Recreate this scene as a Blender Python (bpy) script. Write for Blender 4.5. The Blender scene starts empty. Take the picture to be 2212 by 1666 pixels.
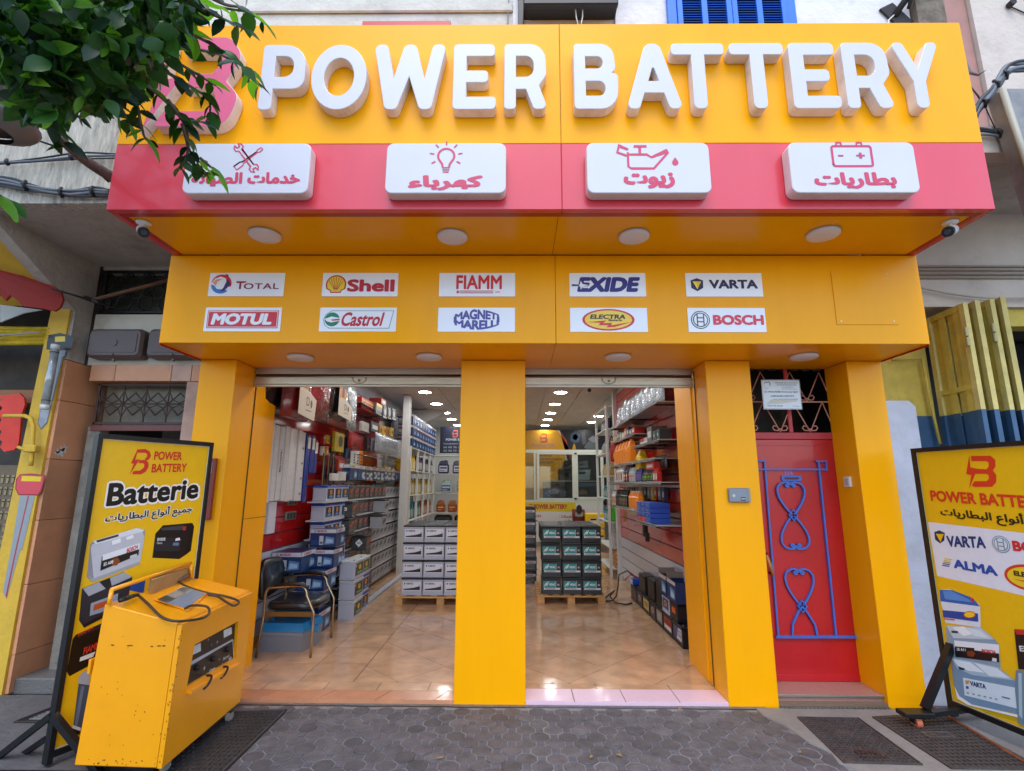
import bpy, bmesh, math, random
from mathutils import Vector, Matrix
random.seed(11)
R = math.radians
sc = bpy.context.scene
COL = sc.collection

# ------------------------------------------------------------------ camera
F_PX, PITCH, YAW, ROLL, CAMX, CAMD, CAMH = 1102.55, .1927, -.0095, .0042, -.0137, 4.1645, 1.6
_fw = Vector((math.cos(PITCH)*math.sin(YAW), math.cos(PITCH)*math.cos(YAW), math.sin(PITCH)))
_rt = Vector((math.cos(YAW), -math.sin(YAW), 0))
_up = _rt.cross(_fw)
_r2 = _rt*math.cos(ROLL) + _up*math.sin(ROLL)
_u2 = _up*math.cos(ROLL) - _rt*math.sin(ROLL)
cam_data = bpy.data.cameras.new('camera')
cam = bpy.data.objects.new('camera', cam_data)
COL.objects.link(cam)
cam.matrix_world = Matrix(((_r2.x, _u2.x, -_fw.x, CAMX), (_r2.y, _u2.y, -_fw.y, -CAMD), (_r2.z, _u2.z, -_fw.z, CAMH), (0, 0, 0, 1)))
cam_data.sensor_width = 36
cam_data.lens = 36*F_PX/2212
cam_data.clip_start = .05
cam_data.clip_end = 500
sc.camera = cam
# ------------------------------------------------------------------ sky, sun, exposure
SUN_EL, SUN_AZ = 60, 10          # high sun behind thin cloud, in front of the shop
world = bpy.data.worlds.new("World")
sc.world = world
world.use_nodes = True
_nt = world.node_tree
_bg = _nt.nodes['Background']
_sky = _nt.nodes.new('ShaderNodeTexSky')
_sky.sky_type = 'NISHITA'
_sky.sun_disc = False
_sky.sun_elevation = R(SUN_EL)
_sky.sun_rotation = R(180 - SUN_AZ)
_sky.dust_density = 1.0
_sky.air_density = 1.0
_nt.links.new(_sky.outputs[0], _bg.inputs[0])
_bg.inputs[1].default_value = .15
sun_data = bpy.data.lights.new('sun', 'SUN')
sun_data.energy = .62
sun_data.angle = R(30)
sun_data.color = (1, .98, .95)
sun = bpy.data.objects.new('sun', sun_data)
COL.objects.link(sun)
# direction the light comes from: azimuth measured from -Y towards +X... light travels to the facade
_d = Vector((-math.sin(R(SUN_AZ))*math.cos(R(SUN_EL)), -math.cos(R(SUN_AZ))*math.cos(R(SUN_EL)), math.sin(R(SUN_EL))))
sun.rotation_euler = _d.to_track_quat('Z', 'Y').to_euler()
sun.location = (0, -6, 9)
sc.view_settings.view_transform = 'Standard'
sc.view_settings.look = 'None'
sc.view_settings.exposure = 1.42
sc.view_settings.gamma = 1
sc.view_settings.use_curve_mapping = False
sc.render.engine = 'CYCLES'
sc.cycles.use_denoising = True
sc.cycles.max_bounces = 8
sc.cycles.diffuse_bounces = 4
sc.cycles.glossy_bounces = 4
sc.cycles.sample_clamp_indirect = 6
sc.cycles.caustics_reflective = False
sc.cycles.caustics_refractive = False

# ------------------------------------------------------------------ helpers
def ray(px, py):
 a = px*2212/2560 - 1106
 b = py*2212/2560 - 833
 cr, sr = math.cos(ROLL), math.sin(ROLL)
 a, b = a*cr + b*sr, -a*sr + b*cr
 return _rt*a - _up*b + _fw*F_PX
def at(px, py, X=None, Y=None, Z=None):
 """the point of a plane that a spot of the photograph (2560 wide) shows"""
 d = ray(px, py)
 o = Vector((CAMX, -CAMD, CAMH))
 t = (X - o.x)/d.x if X is not None else (Y - o.y)/d.y if Y is not None else (Z - o.z)/d.z
 return o + d*t
def atp(px, py, p0, n):
 d = ray(px, py)
 o = Vector((CAMX, -CAMD, CAMH))
 return o + d*((Vector(p0) - o).dot(n)/d.dot(n))

def lin(h):
 if not isinstance(h, str):
  return tuple(h)[:3]
 h = h.lstrip('#')
 if len(h) == 3:
  h = ''.join(c*2 for c in h)
 out = []
 for i in (0, 2, 4):
  c = int(h[i:i+2], 16)/255
  out.append(c/12.92 if c <= .04045 else ((c + .055)/1.055)**2.4)
 return tuple(out)

MATS = {}
def mat(name, col=None, rough=.5, metal=0., var=.06, scale=6., bump=0., bscale=40., coat=0., spec=.5, emit=0., obj_var=0., dirt=0., dirtcol=(.12, .09, .06), stretch=None, wpos=False):
 """a procedural material: base colour with a soft noise, optional relief and dirt patches"""
 if name in MATS:
  return MATS[name]
 m = bpy.data.materials.new(name)
 m.use_nodes = True
 nt = m.node_tree
 b = nt.nodes['Principled BSDF']
 col = lin(col)
 b.inputs['Roughness'].default_value = rough
 b.inputs['Metallic'].default_value = metal
 b.inputs['Specular IOR Level'].default_value = spec
 b.inputs['Coat Weight'].default_value = coat
 b.inputs['Coat Roughness'].default_value = .08
 if emit:
  b.inputs['Emission Color'].default_value = (*col, 1)
  b.inputs['Emission Strength'].default_value = emit
 tc = nt.nodes.new('ShaderNodeTexCoord')
 mp = nt.nodes.new('ShaderNodeMapping')
 if wpos:
  nt.links.new(nt.nodes.new('ShaderNodeNewGeometry').outputs['Position'], mp.inputs[0])
 else:
  nt.links.new(tc.outputs['Object'], mp.inputs[0])
 if stretch:
  mp.inputs['Scale'].default_value = stretch
 last = None
 if var or dirt or obj_var:
  n = nt.nodes.new('ShaderNodeTexNoise')
  n.inputs['Scale'].default_value = scale
  n.inputs['Detail'].default_value = 5
  n.inputs['Roughness'].default_value = .6
  nt.links.new(mp.outputs[0], n.inputs[0])
  mx = nt.nodes.new('ShaderNodeMix')
  mx.data_type = 'RGBA'
  mx.inputs[6].default_value = (*[c*(1 - var) for c in col], 1)
  mx.inputs[7].default_value = (*[min(1, c*(1 + var)) for c in col], 1)
  mr = nt.nodes.new('ShaderNodeMapRange')
  mr.inputs[1].default_value = .3
  mr.inputs[2].default_value = .7
  nt.links.new(n.outputs[0], mr.inputs[0])
  nt.links.new(mr.outputs[0], mx.inputs[0])
  last = mx.outputs[2]
  if obj_var:
   oi = nt.nodes.new('ShaderNodeObjectInfo')
   hs = nt.nodes.new('ShaderNodeHueSaturation')
   m1 = nt.nodes.new('ShaderNodeMapRange')
   m1.inputs[3].default_value = 1 - obj_var
   m1.inputs[4].default_value = 1 + obj_var
   nt.links.new(oi.outputs['Random'], m1.inputs[0])
   nt.links.new(m1.outputs[0], hs.inputs['Value'])
   nt.links.new(last, hs.inputs['Color'])
   last = hs.outputs[0]
  if dirt:
   n2 = nt.nodes.new('ShaderNodeTexNoise')
   n2.inputs['Scale'].default_value = scale*.6
   n2.inputs['Detail'].default_value = 9
   n2.inputs['Roughness'].default_value = .72
   nt.links.new(mp.outputs[0], n2.inputs[0])
   m2 = nt.nodes.new('ShaderNodeMapRange')
   m2.inputs[1].default_value = .52
   m2.inputs[2].default_value = .68
   m2.inputs[4].default_value = dirt
   nt.links.new(n2.outputs[0], m2.inputs[0])
   mx2 = nt.nodes.new('ShaderNodeMix')
   mx2.data_type = 'RGBA'
   nt.links.new(m2.outputs[0], mx2.inputs[0])
   nt.links.new(last, mx2.inputs[6])
   mx2.inputs[7].default_value = (*dirtcol, 1)
   last = mx2.outputs[2]
  nt.links.new(last, b.inputs['Base Color'])
 else:
  b.inputs['Base Color'].default_value = (*col, 1)
 if bump:
  n3 = nt.nodes.new('ShaderNodeTexNoise')
  n3.inputs['Scale'].default_value = bscale
  n3.inputs['Detail'].default_value = 6
  nt.links.new(mp.outputs[0], n3.inputs[0])
  bp = nt.nodes.new('ShaderNodeBump')
  bp.inputs['Strength'].default_value = bump
  bp.inputs['Distance'].default_value = .02
  nt.links.new(n3.outputs[0], bp.inputs['Height'])
  nt.links.new(bp.outputs[0], b.inputs['Normal'])
 MATS[name] = m
 return m
def ink(h, rough=.35):
 key = 'ink_' + (h if isinstance(h, str) else '_'.join('%.3f' % x for x in h)).lstrip('#')
 return mat(key, h, rough, var=.03, scale=20)

class MB:
 """collects shapes and links them as one mesh object"""
 def __init__(self):
  self.v, self.f, self.mi, self.mats, self.sm = [], [], [], [], []
 def _m(self, m):
  if m is None:
   m = self.mats[-1] if self.mats else mat('plain_grey', '#888888')
  if m not in self.mats:
   self.mats.append(m)
  return self.mats.index(m)
 def add(self, vs, fs, m=None, smooth=False):
  k = len(self.v)
  i = self._m(m)
  self.v += [tuple(x) for x in vs]
  for f in fs:
   self.f.append([k + j for j in f])
   self.mi.append(i)
   self.sm.append(smooth)
  return self
 def poly(self, pts, m=None):
  return self.add(pts, [list(range(len(pts)))], m)
 def box(self, x0, x1, y0, y1, z0, z1, m=None, b=0.):
  x0, x1 = min(x0, x1), max(x0, x1)
  y0, y1 = min(y0, y1), max(y0, y1)
  z0, z1 = min(z0, z1), max(z0, z1)
  b = min(b, (x1-x0)*.45, (y1-y0)*.45, (z1-z0)*.45)
  if b <= 0:
   vs = [(x, y, z) for z in (z0, z1) for y in (y0, y1) for x in (x0, x1)]
   return self.add(vs, [(0, 2, 3, 1), (4, 5, 7, 6), (0, 1, 5, 4), (2, 6, 7, 3), (0, 4, 6, 2), (1, 3, 7, 5)], m)
  vs = []
  idx = {}
  lo, hi = (x0, y0, z0), (x1, y1, z1)
  for c in range(8):
   s = [(c >> k) & 1 for k in range(3)]
   for ax in range(3):
    p = []
    for k in range(3):
     e = hi[k] if s[k] else lo[k]
     if k != ax:
      e += -b if s[k] else b
     p.append(e)
    idx[(c, ax)] = len(vs)
    vs.append(tuple(p))
  fs = []
  for ax in range(3):
   o = [k for k in range(3) if k != ax]
   for side in (0, 1):
    q = []
    for (u, w) in ((0, 0), (1, 0), (1, 1), (0, 1)):
     c = (side << ax) | (u << o[0]) | (w << o[1])
     q.append(idx[(c, ax)])
    fs.append(q)
   for u in (0, 1):
    for w in (0, 1):
     c0 = (u << o[0]) | (w << o[1])
     c1 = c0 | (1 << ax)
     fs.append([idx[(c0, o[0])], idx[(c1, o[0])], idx[(c1, o[1])], idx[(c0, o[1])]])
  for c in range(8):
   fs.append([idx[(c, 0)], idx[(c, 1)], idx[(c, 2)]])
  return self.add(vs, fs, m)
 def prism(self, pts, n, m=None, smooth=False):
  """closed outline pts (3D, planar) pushed along vector n"""
  n = Vector(n)
  a = [Vector(p) for p in pts]
  k = len(a)
  vs = a + [p + n for p in a]
  fs = [list(range(k))[::-1], list(range(k, 2*k))]
  fs += [(i, (i+1) % k, k + (i+1) % k, k + i) for i in range(k)]
  return self.add(vs, fs, m, smooth)
 def hull(self, a, b, m=None):
  """two outlines of equal length joined"""
  k = len(a)
  return self.add(list(a) + list(b), [list(range(k))[::-1], list(range(k, 2*k))] + [(i, (i+1) % k, k + (i+1) % k, k + i) for i in range(k)], m)
 def tube(self, pts, r, m=None, n=8, closed=False, flat=1.):
  pts = [Vector(p) for p in pts]
  k = len(pts)
  rs = r if isinstance(r, (list, tuple)) else [r]*k
  ref = None
  vs = []
  for i, p in enumerate(pts):
   if closed:
    t = pts[(i+1) % k] - pts[(i-1) % k]
   else:
    t = pts[min(i+1, k-1)] - pts[max(i-1, 0)]
   if t.length < 1e-9:
    t = Vector((0, 0, 1))
   t.normalize()
   if ref is None:
    ref = Vector((0, 0, 1)) if abs(t.z) < .9 else Vector((1, 0, 0))
   u = ref - t*ref.dot(t)
   if u.length < 1e-6:
    u = t.orthogonal()
   u.normalize()
   ref = u
   w = t.cross(u)
   for j in range(n):
    a = 2*math.pi*j/n
    vs.append(p + u*math.cos(a)*rs[i]*flat + w*math.sin(a)*rs[i])
  fs = []
  for i in range(k if closed else k-1):
   for j in range(n):
    a, b = i*n + j, i*n + (j+1) % n
    c, d = ((i+1) % k)*n + (j+1) % n, ((i+1) % k)*n + j
    fs.append((a, b, c, d))
  if not closed:
   fs.append(list(range(n))[::-1])
   fs.append(list(range((k-1)*n, k*n)))
  return self.add(vs, fs, m, True)
 def cyl(self, a, b, r0, r1=None, m=None, n=16):
  a, b = Vector(a), Vector(b)
  r1 = r0 if r1 is None else r1
  t = (b - a).normalized()
  u = t.orthogonal().normalized()
  w = t.cross(u)
  vs = [a + (u*math.cos(2*math.pi*j/n) + w*math.sin(2*math.pi*j/n))*r0 for j in range(n)]
  vs += [b + (u*math.cos(2*math.pi*j/n) + w*math.sin(2*math.pi*j/n))*r1 for j in range(n)]
  self.add(vs, [(j, (j+1) % n, n + (j+1) % n, n + j) for j in range(n)], m, True)
  self.add(vs, [list(range(n))[::-1], list(range(n, 2*n))], m)
  return self
 def lathe(self, o, prof, m=None, n=20, axis=(0, 0, 1)):
  o = Vector(o)
  t = Vector(axis).normalized()
  u = t.orthogonal().normalized()
  w = t.cross(u)
  vs = []
  for r, h in prof:
   for j in range(n):
    a = 2*math.pi*j/n
    vs.append(o + t*h + (u*math.cos(a) + w*math.sin(a))*max(r, 1e-5))
  fs = [(i*n + j, i*n + (j+1) % n, (i+1)*n + (j+1) % n, (i+1)*n + j) for i in range(len(prof)-1) for j in range(n)]
  return self.add(vs, fs, m, True)
 def obj(self, name, parent=None, label=None, cat=None, group=None, kind=None):
  me = bpy.data.meshes.new(name)
  me.from_pydata(self.v, [], self.f)
  for m in self.mats:
   me.materials.append(m)
  me.polygons.foreach_set('material_index', self.mi)
  me.polygons.foreach_set('use_smooth', self.sm)
  me.update()
  bm = bmesh.new()
  bm.from_mesh(me)
  bmesh.ops.recalc_face_normals(bm, faces=bm.faces) if not getattr(self, 'keep', False) else None
  bm.to_mesh(me)
  bm.free()
  o = bpy.data.objects.new(name, me)
  COL.objects.link(o)
  return attach(o, parent, label, cat, group, kind)

def wloc(o):
 v = Vector((0, 0, 0))
 while o is not None:
  v = v + o.location
  o = o.parent
 return v
def attach(o, parent=None, label=None, cat=None, group=None, kind=None):
 if parent is not None:
  o.parent = parent
  o.location = -wloc(parent)
 if label:
  o['label'] = label
 if cat:
  o['category'] = cat
 if group:
  o['group'] = group
 if kind:
  o['kind'] = kind
 return o
def thing(name, label, cat, loc=(0, 0, 0), group=None):
 o = bpy.data.objects.new(name, None)
 o.empty_display_size = .1
 COL.objects.link(o)
 o.location = loc
 o['label'] = label
 o['category'] = cat
 if group:
  o['group'] = group
 return o
def dup(root, loc=None, rz=None, label=None, group=None):
 r = root.copy()
 COL.objects.link(r)
 if loc is not None:
  r.location = loc
 if rz is not None:
  r.rotation_euler = (0, 0, rz)
 if label:
  r['label'] = label
 if group:
  r['group'] = group
 for ch in list(root.children):
  c = ch.copy()
  COL.objects.link(c)
  c.parent = r
  for g in list(ch.children):
   d = g.copy()
   COL.objects.link(d)
   d.parent = c
 return r

# ---- lettering ---------------------------------------------------------
FORMS = {'ء': ('\uFE80',)*4, 'أ': ('\uFE83', '\uFE84', '\uFE83', '\uFE84'), 'ا': ('\uFE8D', '\uFE8E', '\uFE8D', '\uFE8E'),
   'ة': ('\uFE93', '\uFE94', '\uFE93', '\uFE94'), 'د': ('\uFEA9', '\uFEAA', '\uFEA9', '\uFEAA'), 'ر': ('\uFEAD', '\uFEAE', '\uFEAD', '\uFEAE'),
   'ز': ('\uFEAF', '\uFEB0', '\uFEAF', '\uFEB0'), 'و': ('\uFEED', '\uFEEE', '\uFEED', '\uFEEE')}
for _c, _s in (('ب', 0xFE8F), ('ت', 0xFE95), ('ج', 0xFE9D), ('خ', 0xFEA5), ('ص', 0xFEB9), ('ط', 0xFEC1), ('ع', 0xFEC9), ('غ', 0xFECD), ('ك', 0xFED9), ('ل', 0xFEDD), ('م', 0xFEE1), ('ن', 0xFEE5), ('ه', 0xFEE9), ('ي', 0xFEF1)):
 FORMS[_c] = tuple(chr(_s + k) for k in range(4))
NOJOIN = set('ءأاةدرزو')
def arabic(s):
 out = []
 for i, ch in enumerate(s):
  if ch not in FORMS:
   out.append(ch)
   continue
  prev = i > 0 and s[i-1] in FORMS and s[i-1] not in NOJOIN and ch != 'ء'
  nxt = i < len(s)-1 and s[i+1] in FORMS and ch not in NOJOIN and s[i+1] != 'ء'
  out.append(FORMS[ch][(3 if nxt else 1) if prev else (2 if nxt else 0)])
 return ''.join(out[::-1])
_TG = {}
def glyphs(body, off=0., space=1.):
 """flat filled outlines of a piece of writing in a unit box; weight is added by overlaying shifted copies"""
 key = (body, off, space)
 if key not in _TG:
  cu = bpy.data.curves.new('writing', 'FONT')
  cu.body = body
  cu.space_character = space
  cu.resolution_u = 3
  cu.fill_mode = 'FRONT'
  o = bpy.data.objects.new('writing', cu)
  COL.objects.link(o)
  me = o.to_mesh()
  vs0 = [tuple(v.co) for v in me.vertices]
  fs0 = [list(p.vertices) for p in me.polygons]
  o.to_mesh_clear()
  bpy.data.objects.remove(o)
  bpy.data.curves.remove(cu)
  sh = [(0, 0)]
  if off > .012:
   n = 8 if off > .028 else 4
   sh += [(off*math.cos(2*math.pi*(i+.5)/n), off*math.sin(2*math.pi*(i+.5)/n)) for i in range(n)]
  vs, fs = [], []
  for q, (dx, dy) in enumerate(sh):
   k = len(vs)
   vs += [(v[0]+dx, v[1]+dy) for v in vs0]
   fs += [[k+i for i in f] for f in fs0]
  if not vs:
   _TG[key] = ([], [], 1, 1)
  else:
   x0, x1 = min(v[0] for v in vs), max(v[0] for v in vs)
   y0, y1 = min(v[1] for v in vs), max(v[1] for v in vs)
   _TG[key] = ([((v[0]-x0)/(x1-x0), (v[1]-y0)/(y1-y0)) for v in vs], fs, (x1-x0)/(y1-y0), max(1, len(fs0)))
 return _TG[key]

class Print:
 """flat print on a panel: panel coordinates run along xd and yd from corner o (metres)"""
 EPS = .0007
 def __init__(self, mb, o, xd, yd):
  self.mb, self.o, self.x, self.y = mb, Vector(o), Vector(xd).normalized(), Vector(yd).normalized()
  self.n = self.x.cross(self.y)
 def P(self, x, y, l):
  return self.o + self.x*x + self.y*y + self.n*(self.EPS*l)
 def px(self, a, b):
  q = atp(a, b, self.o, self.n) - self.o
  return (q.dot(self.x), q.dot(self.y))
 def poly(self, pts, col, l=1):
  self.mb.add([self.P(x, y, l) for x, y in pts], [list(range(len(pts)))], ink(col) if not hasattr(col, 'node_tree') else col)
 def rect(self, x0, y0, x1, y1, col, l=1):
  self.poly([(x0, y0), (x1, y0), (x1, y1), (x0, y1)], col, l)
 def rrect(self, x0, y0, x1, y1, r, col, l=1):
  self.poly(rpoly([(x0, y0, r), (x1, y0, r), (x1, y1, r), (x0, y1, r)]), col, l)
 def oval(self, cx, cy, rx, ry, col, l=1, n=28):
  self.poly([(cx + rx*math.cos(2*math.pi*i/n), cy + ry*math.sin(2*math.pi*i/n)) for i in range(n)], col, l)
 def line(self, pts, w, col, l=1, closed=False):
  pts = [Vector(p) for p in pts]
  if closed:
   pts = pts + [pts[0], pts[1]]
  vs = []
  for i, p in enumerate(pts):
   t = pts[min(i+1, len(pts)-1)] - pts[max(i-1, 0)]
   if t.length < 1e-9:
    t = Vector((1, 0))
   t.normalize()
   nn = Vector((-t.y, t.x))*w/2
   # keep the width through a corner
   if 0 < i < len(pts)-1:
    d = (pts[i]-pts[i-1]).normalized()
    c = max(.45, abs(d.dot(t)))
    nn = nn/c
   vs += [(p + nn), (p - nn)]
  for i in range(len(pts)-1):
   k = l + .08*(i % 4)
   self.mb.add([self.P(*vs[j], k) for j in (2*i, 2*i+1, 2*i+3, 2*i+2)], [(0, 1, 2, 3)], ink(col))
 def text(self, body, x, y, w, h, col, l=2, off=0., shear=0., space=1., arc=0.):
  g, fs, asp, nf = glyphs(body, off, space)
  if not g:
   return
  vs = []
  for a, b in g:
   hh = h
   yy = b*h
   if arc > 0:
    yy = b*h*(1 - arc*(2*a-1)**2)
   elif arc < 0:
    yy = h - (1-b)*h*(1 + arc*(2*a-1)**2)
   vs.append((x + a*w + shear*yy, y + yy))
  out, of = [], []
  for k, f in enumerate(fs):
   of.append([len(out) + j for j in range(len(f))])
   out += [self.P(vs[i][0], vs[i][1], l + .09*(k//nf) + .02*(k % 3)) for i in f]
  self.mb.add(out, of, ink(col) if not hasattr(col, 'node_tree') else col)

def rpoly(pts, seg=5):
 """closed outline with a rounded corner of its own radius at every point (x, y, r)"""
 out = []
 n = len(pts)
 for i in range(n):
  x, y, r = pts[i]
  a, b, c = Vector(pts[i-1][:2]), Vector((x, y)), Vector(pts[(i+1) % n][:2])
  if r <= 0:
   out.append((x, y))
   continue
  u, w = (a-b), (c-b)
  lu, lw = u.length, w.length
  u.normalize()
  w.normalize()
  ang = math.acos(max(-1, min(1, u.dot(w))))
  if ang > math.pi - .02:
   out.append((x, y))
   continue
  t = min(r/math.tan(ang/2), lu*.499, lw*.499)
  rr = t*math.tan(ang/2)
  bis = (u+w).normalized()
  cen = b + bis*(rr/math.sin(ang/2))
  p0, p1 = b + u*t, b + w*t
  a0 = math.atan2(p0.y-cen.y, p0.x-cen.x)
  a1 = math.atan2(p1.y-cen.y, p1.x-cen.x)
  da = a1 - a0
  while da > math.pi:
   da -= 2*math.pi
  while da < -math.pi:
   da += 2*math.pi
  for k in range(seg+1):
   q = a0 + da*k/seg
   out.append((cen.x + rr*math.cos(q), cen.y + rr*math.sin(q)))
 return out
def solid(name, outer, holes, origin, sx, sz, depth, m_face, m_side, parent, bevel=.004, label=None):
 """an upright raised letter: outline in x/z scaled by sx, sz, standing out towards -Y from origin"""
 cu = bpy.data.curves.new(name, 'CURVE')
 cu.dimensions = '2D'
 cu.fill_mode = 'BOTH'
 for ring in [outer] + holes:
  s = cu.splines.new('POLY')
  s.points.add(len(ring)-1)
  for p, q in zip(s.points, ring):
   p.co = (q[0]*sx, q[1]*sz, 0, 1)
  s.use_cyclic_u = True
 cu.extrude = depth/2 - bevel
 cu.bevel_depth = bevel
 cu.bevel_resolution = 1
 cu.offset = -bevel
 o = bpy.data.objects.new(name, cu)
 COL.objects.link(o)
 me = bpy.data.meshes.new_from_object(o)
 bpy.data.objects.remove(o)
 bpy.data.curves.remove(cu)
 me.materials.clear()
 me.materials.append(m_face)
 me.materials.append(m_side)
 for v in me.vertices:
  x, y, z = v.co
  v.co = (origin[0] + x, origin[1] - depth/2 - z, origin[2] + y)
 for p in me.polygons:
  p.material_index = 0 if abs(p.normal.y) > .9 else 1
  p.use_smooth = False
 me.update()
 ob = bpy.data.objects.new(name, me)
 COL.objects.link(ob)
 return attach(ob, parent, label)

def clip(poly, x0, x1, y0, y1):
 for ax, lim, sgn in ((0, x0, 1), (0, x1, -1), (1, y0, 1), (1, y1, -1)):
  out = []
  for i in range(len(poly)):
   p, q = poly[i-1], poly[i]
   ip, iq = (p[ax]-lim)*sgn >= 0, (q[ax]-lim)*sgn >= 0
   if ip != iq:
    t = (lim-p[ax])/(q[ax]-p[ax])
    out.append((p[0]+(q[0]-p[0])*t, p[1]+(q[1]-p[1])*t))
   if iq:
    out.append(q)
  poly = out
  if len(poly) < 3:
   return []
 return poly

def B_logo(pr, x, y, w, h, col, l=2):
 """the shop's mark: a slanting B whose spine is a lightning bolt"""
 def q(a, b):
  return (x + a*w, y + b*h)
 pr.poly([q(*p) for p in rpoly([(.30, 1, 0), (.84, 1, .16), (.98, .74, .2), (.80, .52, .0), (.62, .52, 0), (.62, .44, 0), (.76, .62, .08), (.78, .80, .06), (.70, .83, .04), (.27, .83, 0)], 4)], col, l)
 pr.poly([q(*p) for p in rpoly([(.42, .585, 0), (.80, .585, .05), (1.0, .40, .18), (.92, .0, .22), (.10, 0, 0), (.24, .17, 0), (.68, .17, .08), (.76, .30, .08), (.70, .415, .05), (.36, .415, 0)], 4)], col, l+.6)
 pr.poly([q(.26, 1.02), (x + .0*w, y + .40*h), q(.19, .44), q(.02, -.08), q(.40, .56), q(.20, .54)], col, l+1.2)
def hexagon_mark(pr, cx, cy, s, l=2):
 """dark cube with a yellow inverted pyramid"""
 pr.poly([(cx-.9*s, cy+.65*s), (cx, cy+1*s), (cx+.9*s, cy+.65*s), (cx+.85*s, cy-.5*s), (cx, cy-1*s), (cx-.85*s, cy-.5*s)], '#16224f', l)
 pr.poly([(cx-.62*s, cy+.5*s), (cx+.62*s, cy+.5*s), (cx, cy-.72*s)], '#f5c400', l+1)
 pr.poly([(cx-.62*s, cy+.5*s), (cx, cy+.28*s), (cx, cy-.72*s)], '#ffe24a', l+2)
def armature_mark(pr, cx, cy, s, col='#30404f', l=2, bg='#eef0f4'):
 """ring with an anchor-shaped armature inside"""
 pr.oval(cx, cy, s, s, col, l)
 pr.oval(cx, cy, s*.90, s*.90, bg, l+1)
 pr.oval(cx, cy, s*.80, s*.80, col, l+2)
 pr.oval(cx, cy, s*.69, s*.69, bg, l+3)
 for sg in (-1, 1):
  pr.rect(cx+sg*.34*s-.06*s, cy-.68*s, cx+sg*.34*s+.06*s, cy+.68*s, col, l+4)
 pr.rect(cx-.34*s, cy+.16*s, cx+.34*s, cy+.28*s, col, l+4.5)
 pr.rect(cx-.34*s, cy-.28*s, cx+.34*s, cy-.16*s, col, l+4.5)
# ------------------------------------------------------------------ materials
YEL = mat('yellow_panel', '#f9a900', .3, var=.03, scale=1.6, coat=.0, spec=.22, stretch=(2.5, 2.5, .5), dirt=.12, dirtcol=(.55, .26, .005))
RED = mat('red_panel', '#d53240', .3, var=.05, scale=1.5, coat=.5, spec=.6, stretch=(2.5, 2.5, .6), dirt=.1, dirtcol=(.4, .12, .12))
REDTRIM = mat('red_trim', '#b3121c', .3)
WHITE_ACR = mat('white_letter_acrylic', '#cccad2', .32, var=.02, scale=5)
WHITE_SIDE = mat('letter_return', '#e6ddd8', .5, var=.07, scale=9, dirt=.35, dirtcol=(.35, .28, .24))
PINK_FACE = mat('logo_face', '#df5f80', .35, var=.03)
SEAM = mat('panel_seam', '#4a3206', .6)
LAMP_W = mat('lamp_diffuser', '#e4dbdc', .45, var=.02)
ASPHALT_C = mat('concrete_apron', '#6b6865', .85, var=.18, scale=3, bump=.35, bscale=60, dirt=.5, dirtcol=(.09, .085, .08))
PAVER = mat('paver_stone', '#565254', .72, var=.3, scale=9, bump=.6, bscale=70, obj_var=.22, wpos=True, dirt=.6, dirtcol=(.06, .055, .055))
PAVER_S = mat('paver_small', '#56545a', .75, var=.25, scale=12, bump=.3, bscale=90)
GROUT = mat('paver_joint', '#7f7b79', .95, var=.2, scale=30, bump=.4)
IRON = mat('cast_iron', '#4c4645', .6, .35, var=.2, scale=10, bump=.3, bscale=70, dirt=.35, dirtcol=(.13, .09, .06))
IRON_D = mat('iron_dark', '#2c2a2b', .7, .2, var=.2)
STEEL = mat('galvanised_steel', '#b6b2a8', .33, .85, var=.1, scale=4, stretch=(1, 8, 8), bump=.08, dirt=.18, dirtcol=(.2, .17, .13))
BLACK = mat('black_plastic', '#141417', .42, var=.1)
RUBBER = mat('rubber', '#1d1d1e', .7)
RENDER_W = mat('old_white_render', '#c9c4bb', .9, var=.1, scale=4, bump=.6, bscale=16, dirt=.35, dirtcol=(.26, .23, .2))
WHITEWASH = mat('whitewashed_wall', '#d9d6d8', .88, var=.08, scale=3, bump=.5, bscale=14, dirt=.35, dirtcol=(.4, .38, .35))
BEIGE = mat('beige_render', '#c9bdb2', .9, var=.09, scale=3, bump=.35, bscale=18, dirt=.3, dirtcol=(.25, .2, .17))
GREYPL = mat('grey_plaster', '#b5ada3', .92, var=.14, scale=3.5, bump=.5, bscale=20, dirt=.5, dirtcol=(.16, .14, .12))
YELWALL = mat('yellow_painted_wall', '#d3aa36', .7, var=.1, scale=4, bump=.3, bscale=18, dirt=.4, dirtcol=(.42, .3, .08))
OLIVE = mat('peeling_yellow_paint', '#c6ae4c', .75, var=.16, scale=7, bump=.6, bscale=14, dirt=.5, dirtcol=(.3, .28, .15))
NAVY = mat('navy_paint', '#305273', .5, var=.15, scale=6, dirt=.25, dirtcol=(.09, .12, .16))
TERRA = mat('terracotta_tile', '#d0936c', .45, var=.1, scale=3, obj_var=.1, bump=.08, dirt=.2, dirtcol=(.25, .13, .09))
GLASSD = mat('dark_opening', '#0b0b0c', .4)

def structure(mb, name, **k):
 return mb.obj(name, kind='structure', **k)

# ------------------------------------------------------------------ ground
mb = MB()
mb.box(-14, 14, -3.3, .42, -.35, -.018, ASPHALT_C)
structure(mb, 'pavement_base')
mb = MB()
mb.box(-300, 300, -300, -3.3, -.4, -.12, mat('road_asphalt', '#85827c', .9, var=.2, scale=3, bump=.3))
mb.box(-60, -14, -3.2, 40, -.4, -.05)
mb.box(14, 60, -3.2, 40, -.4, -.05)
structure(mb, 'ground')

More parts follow.
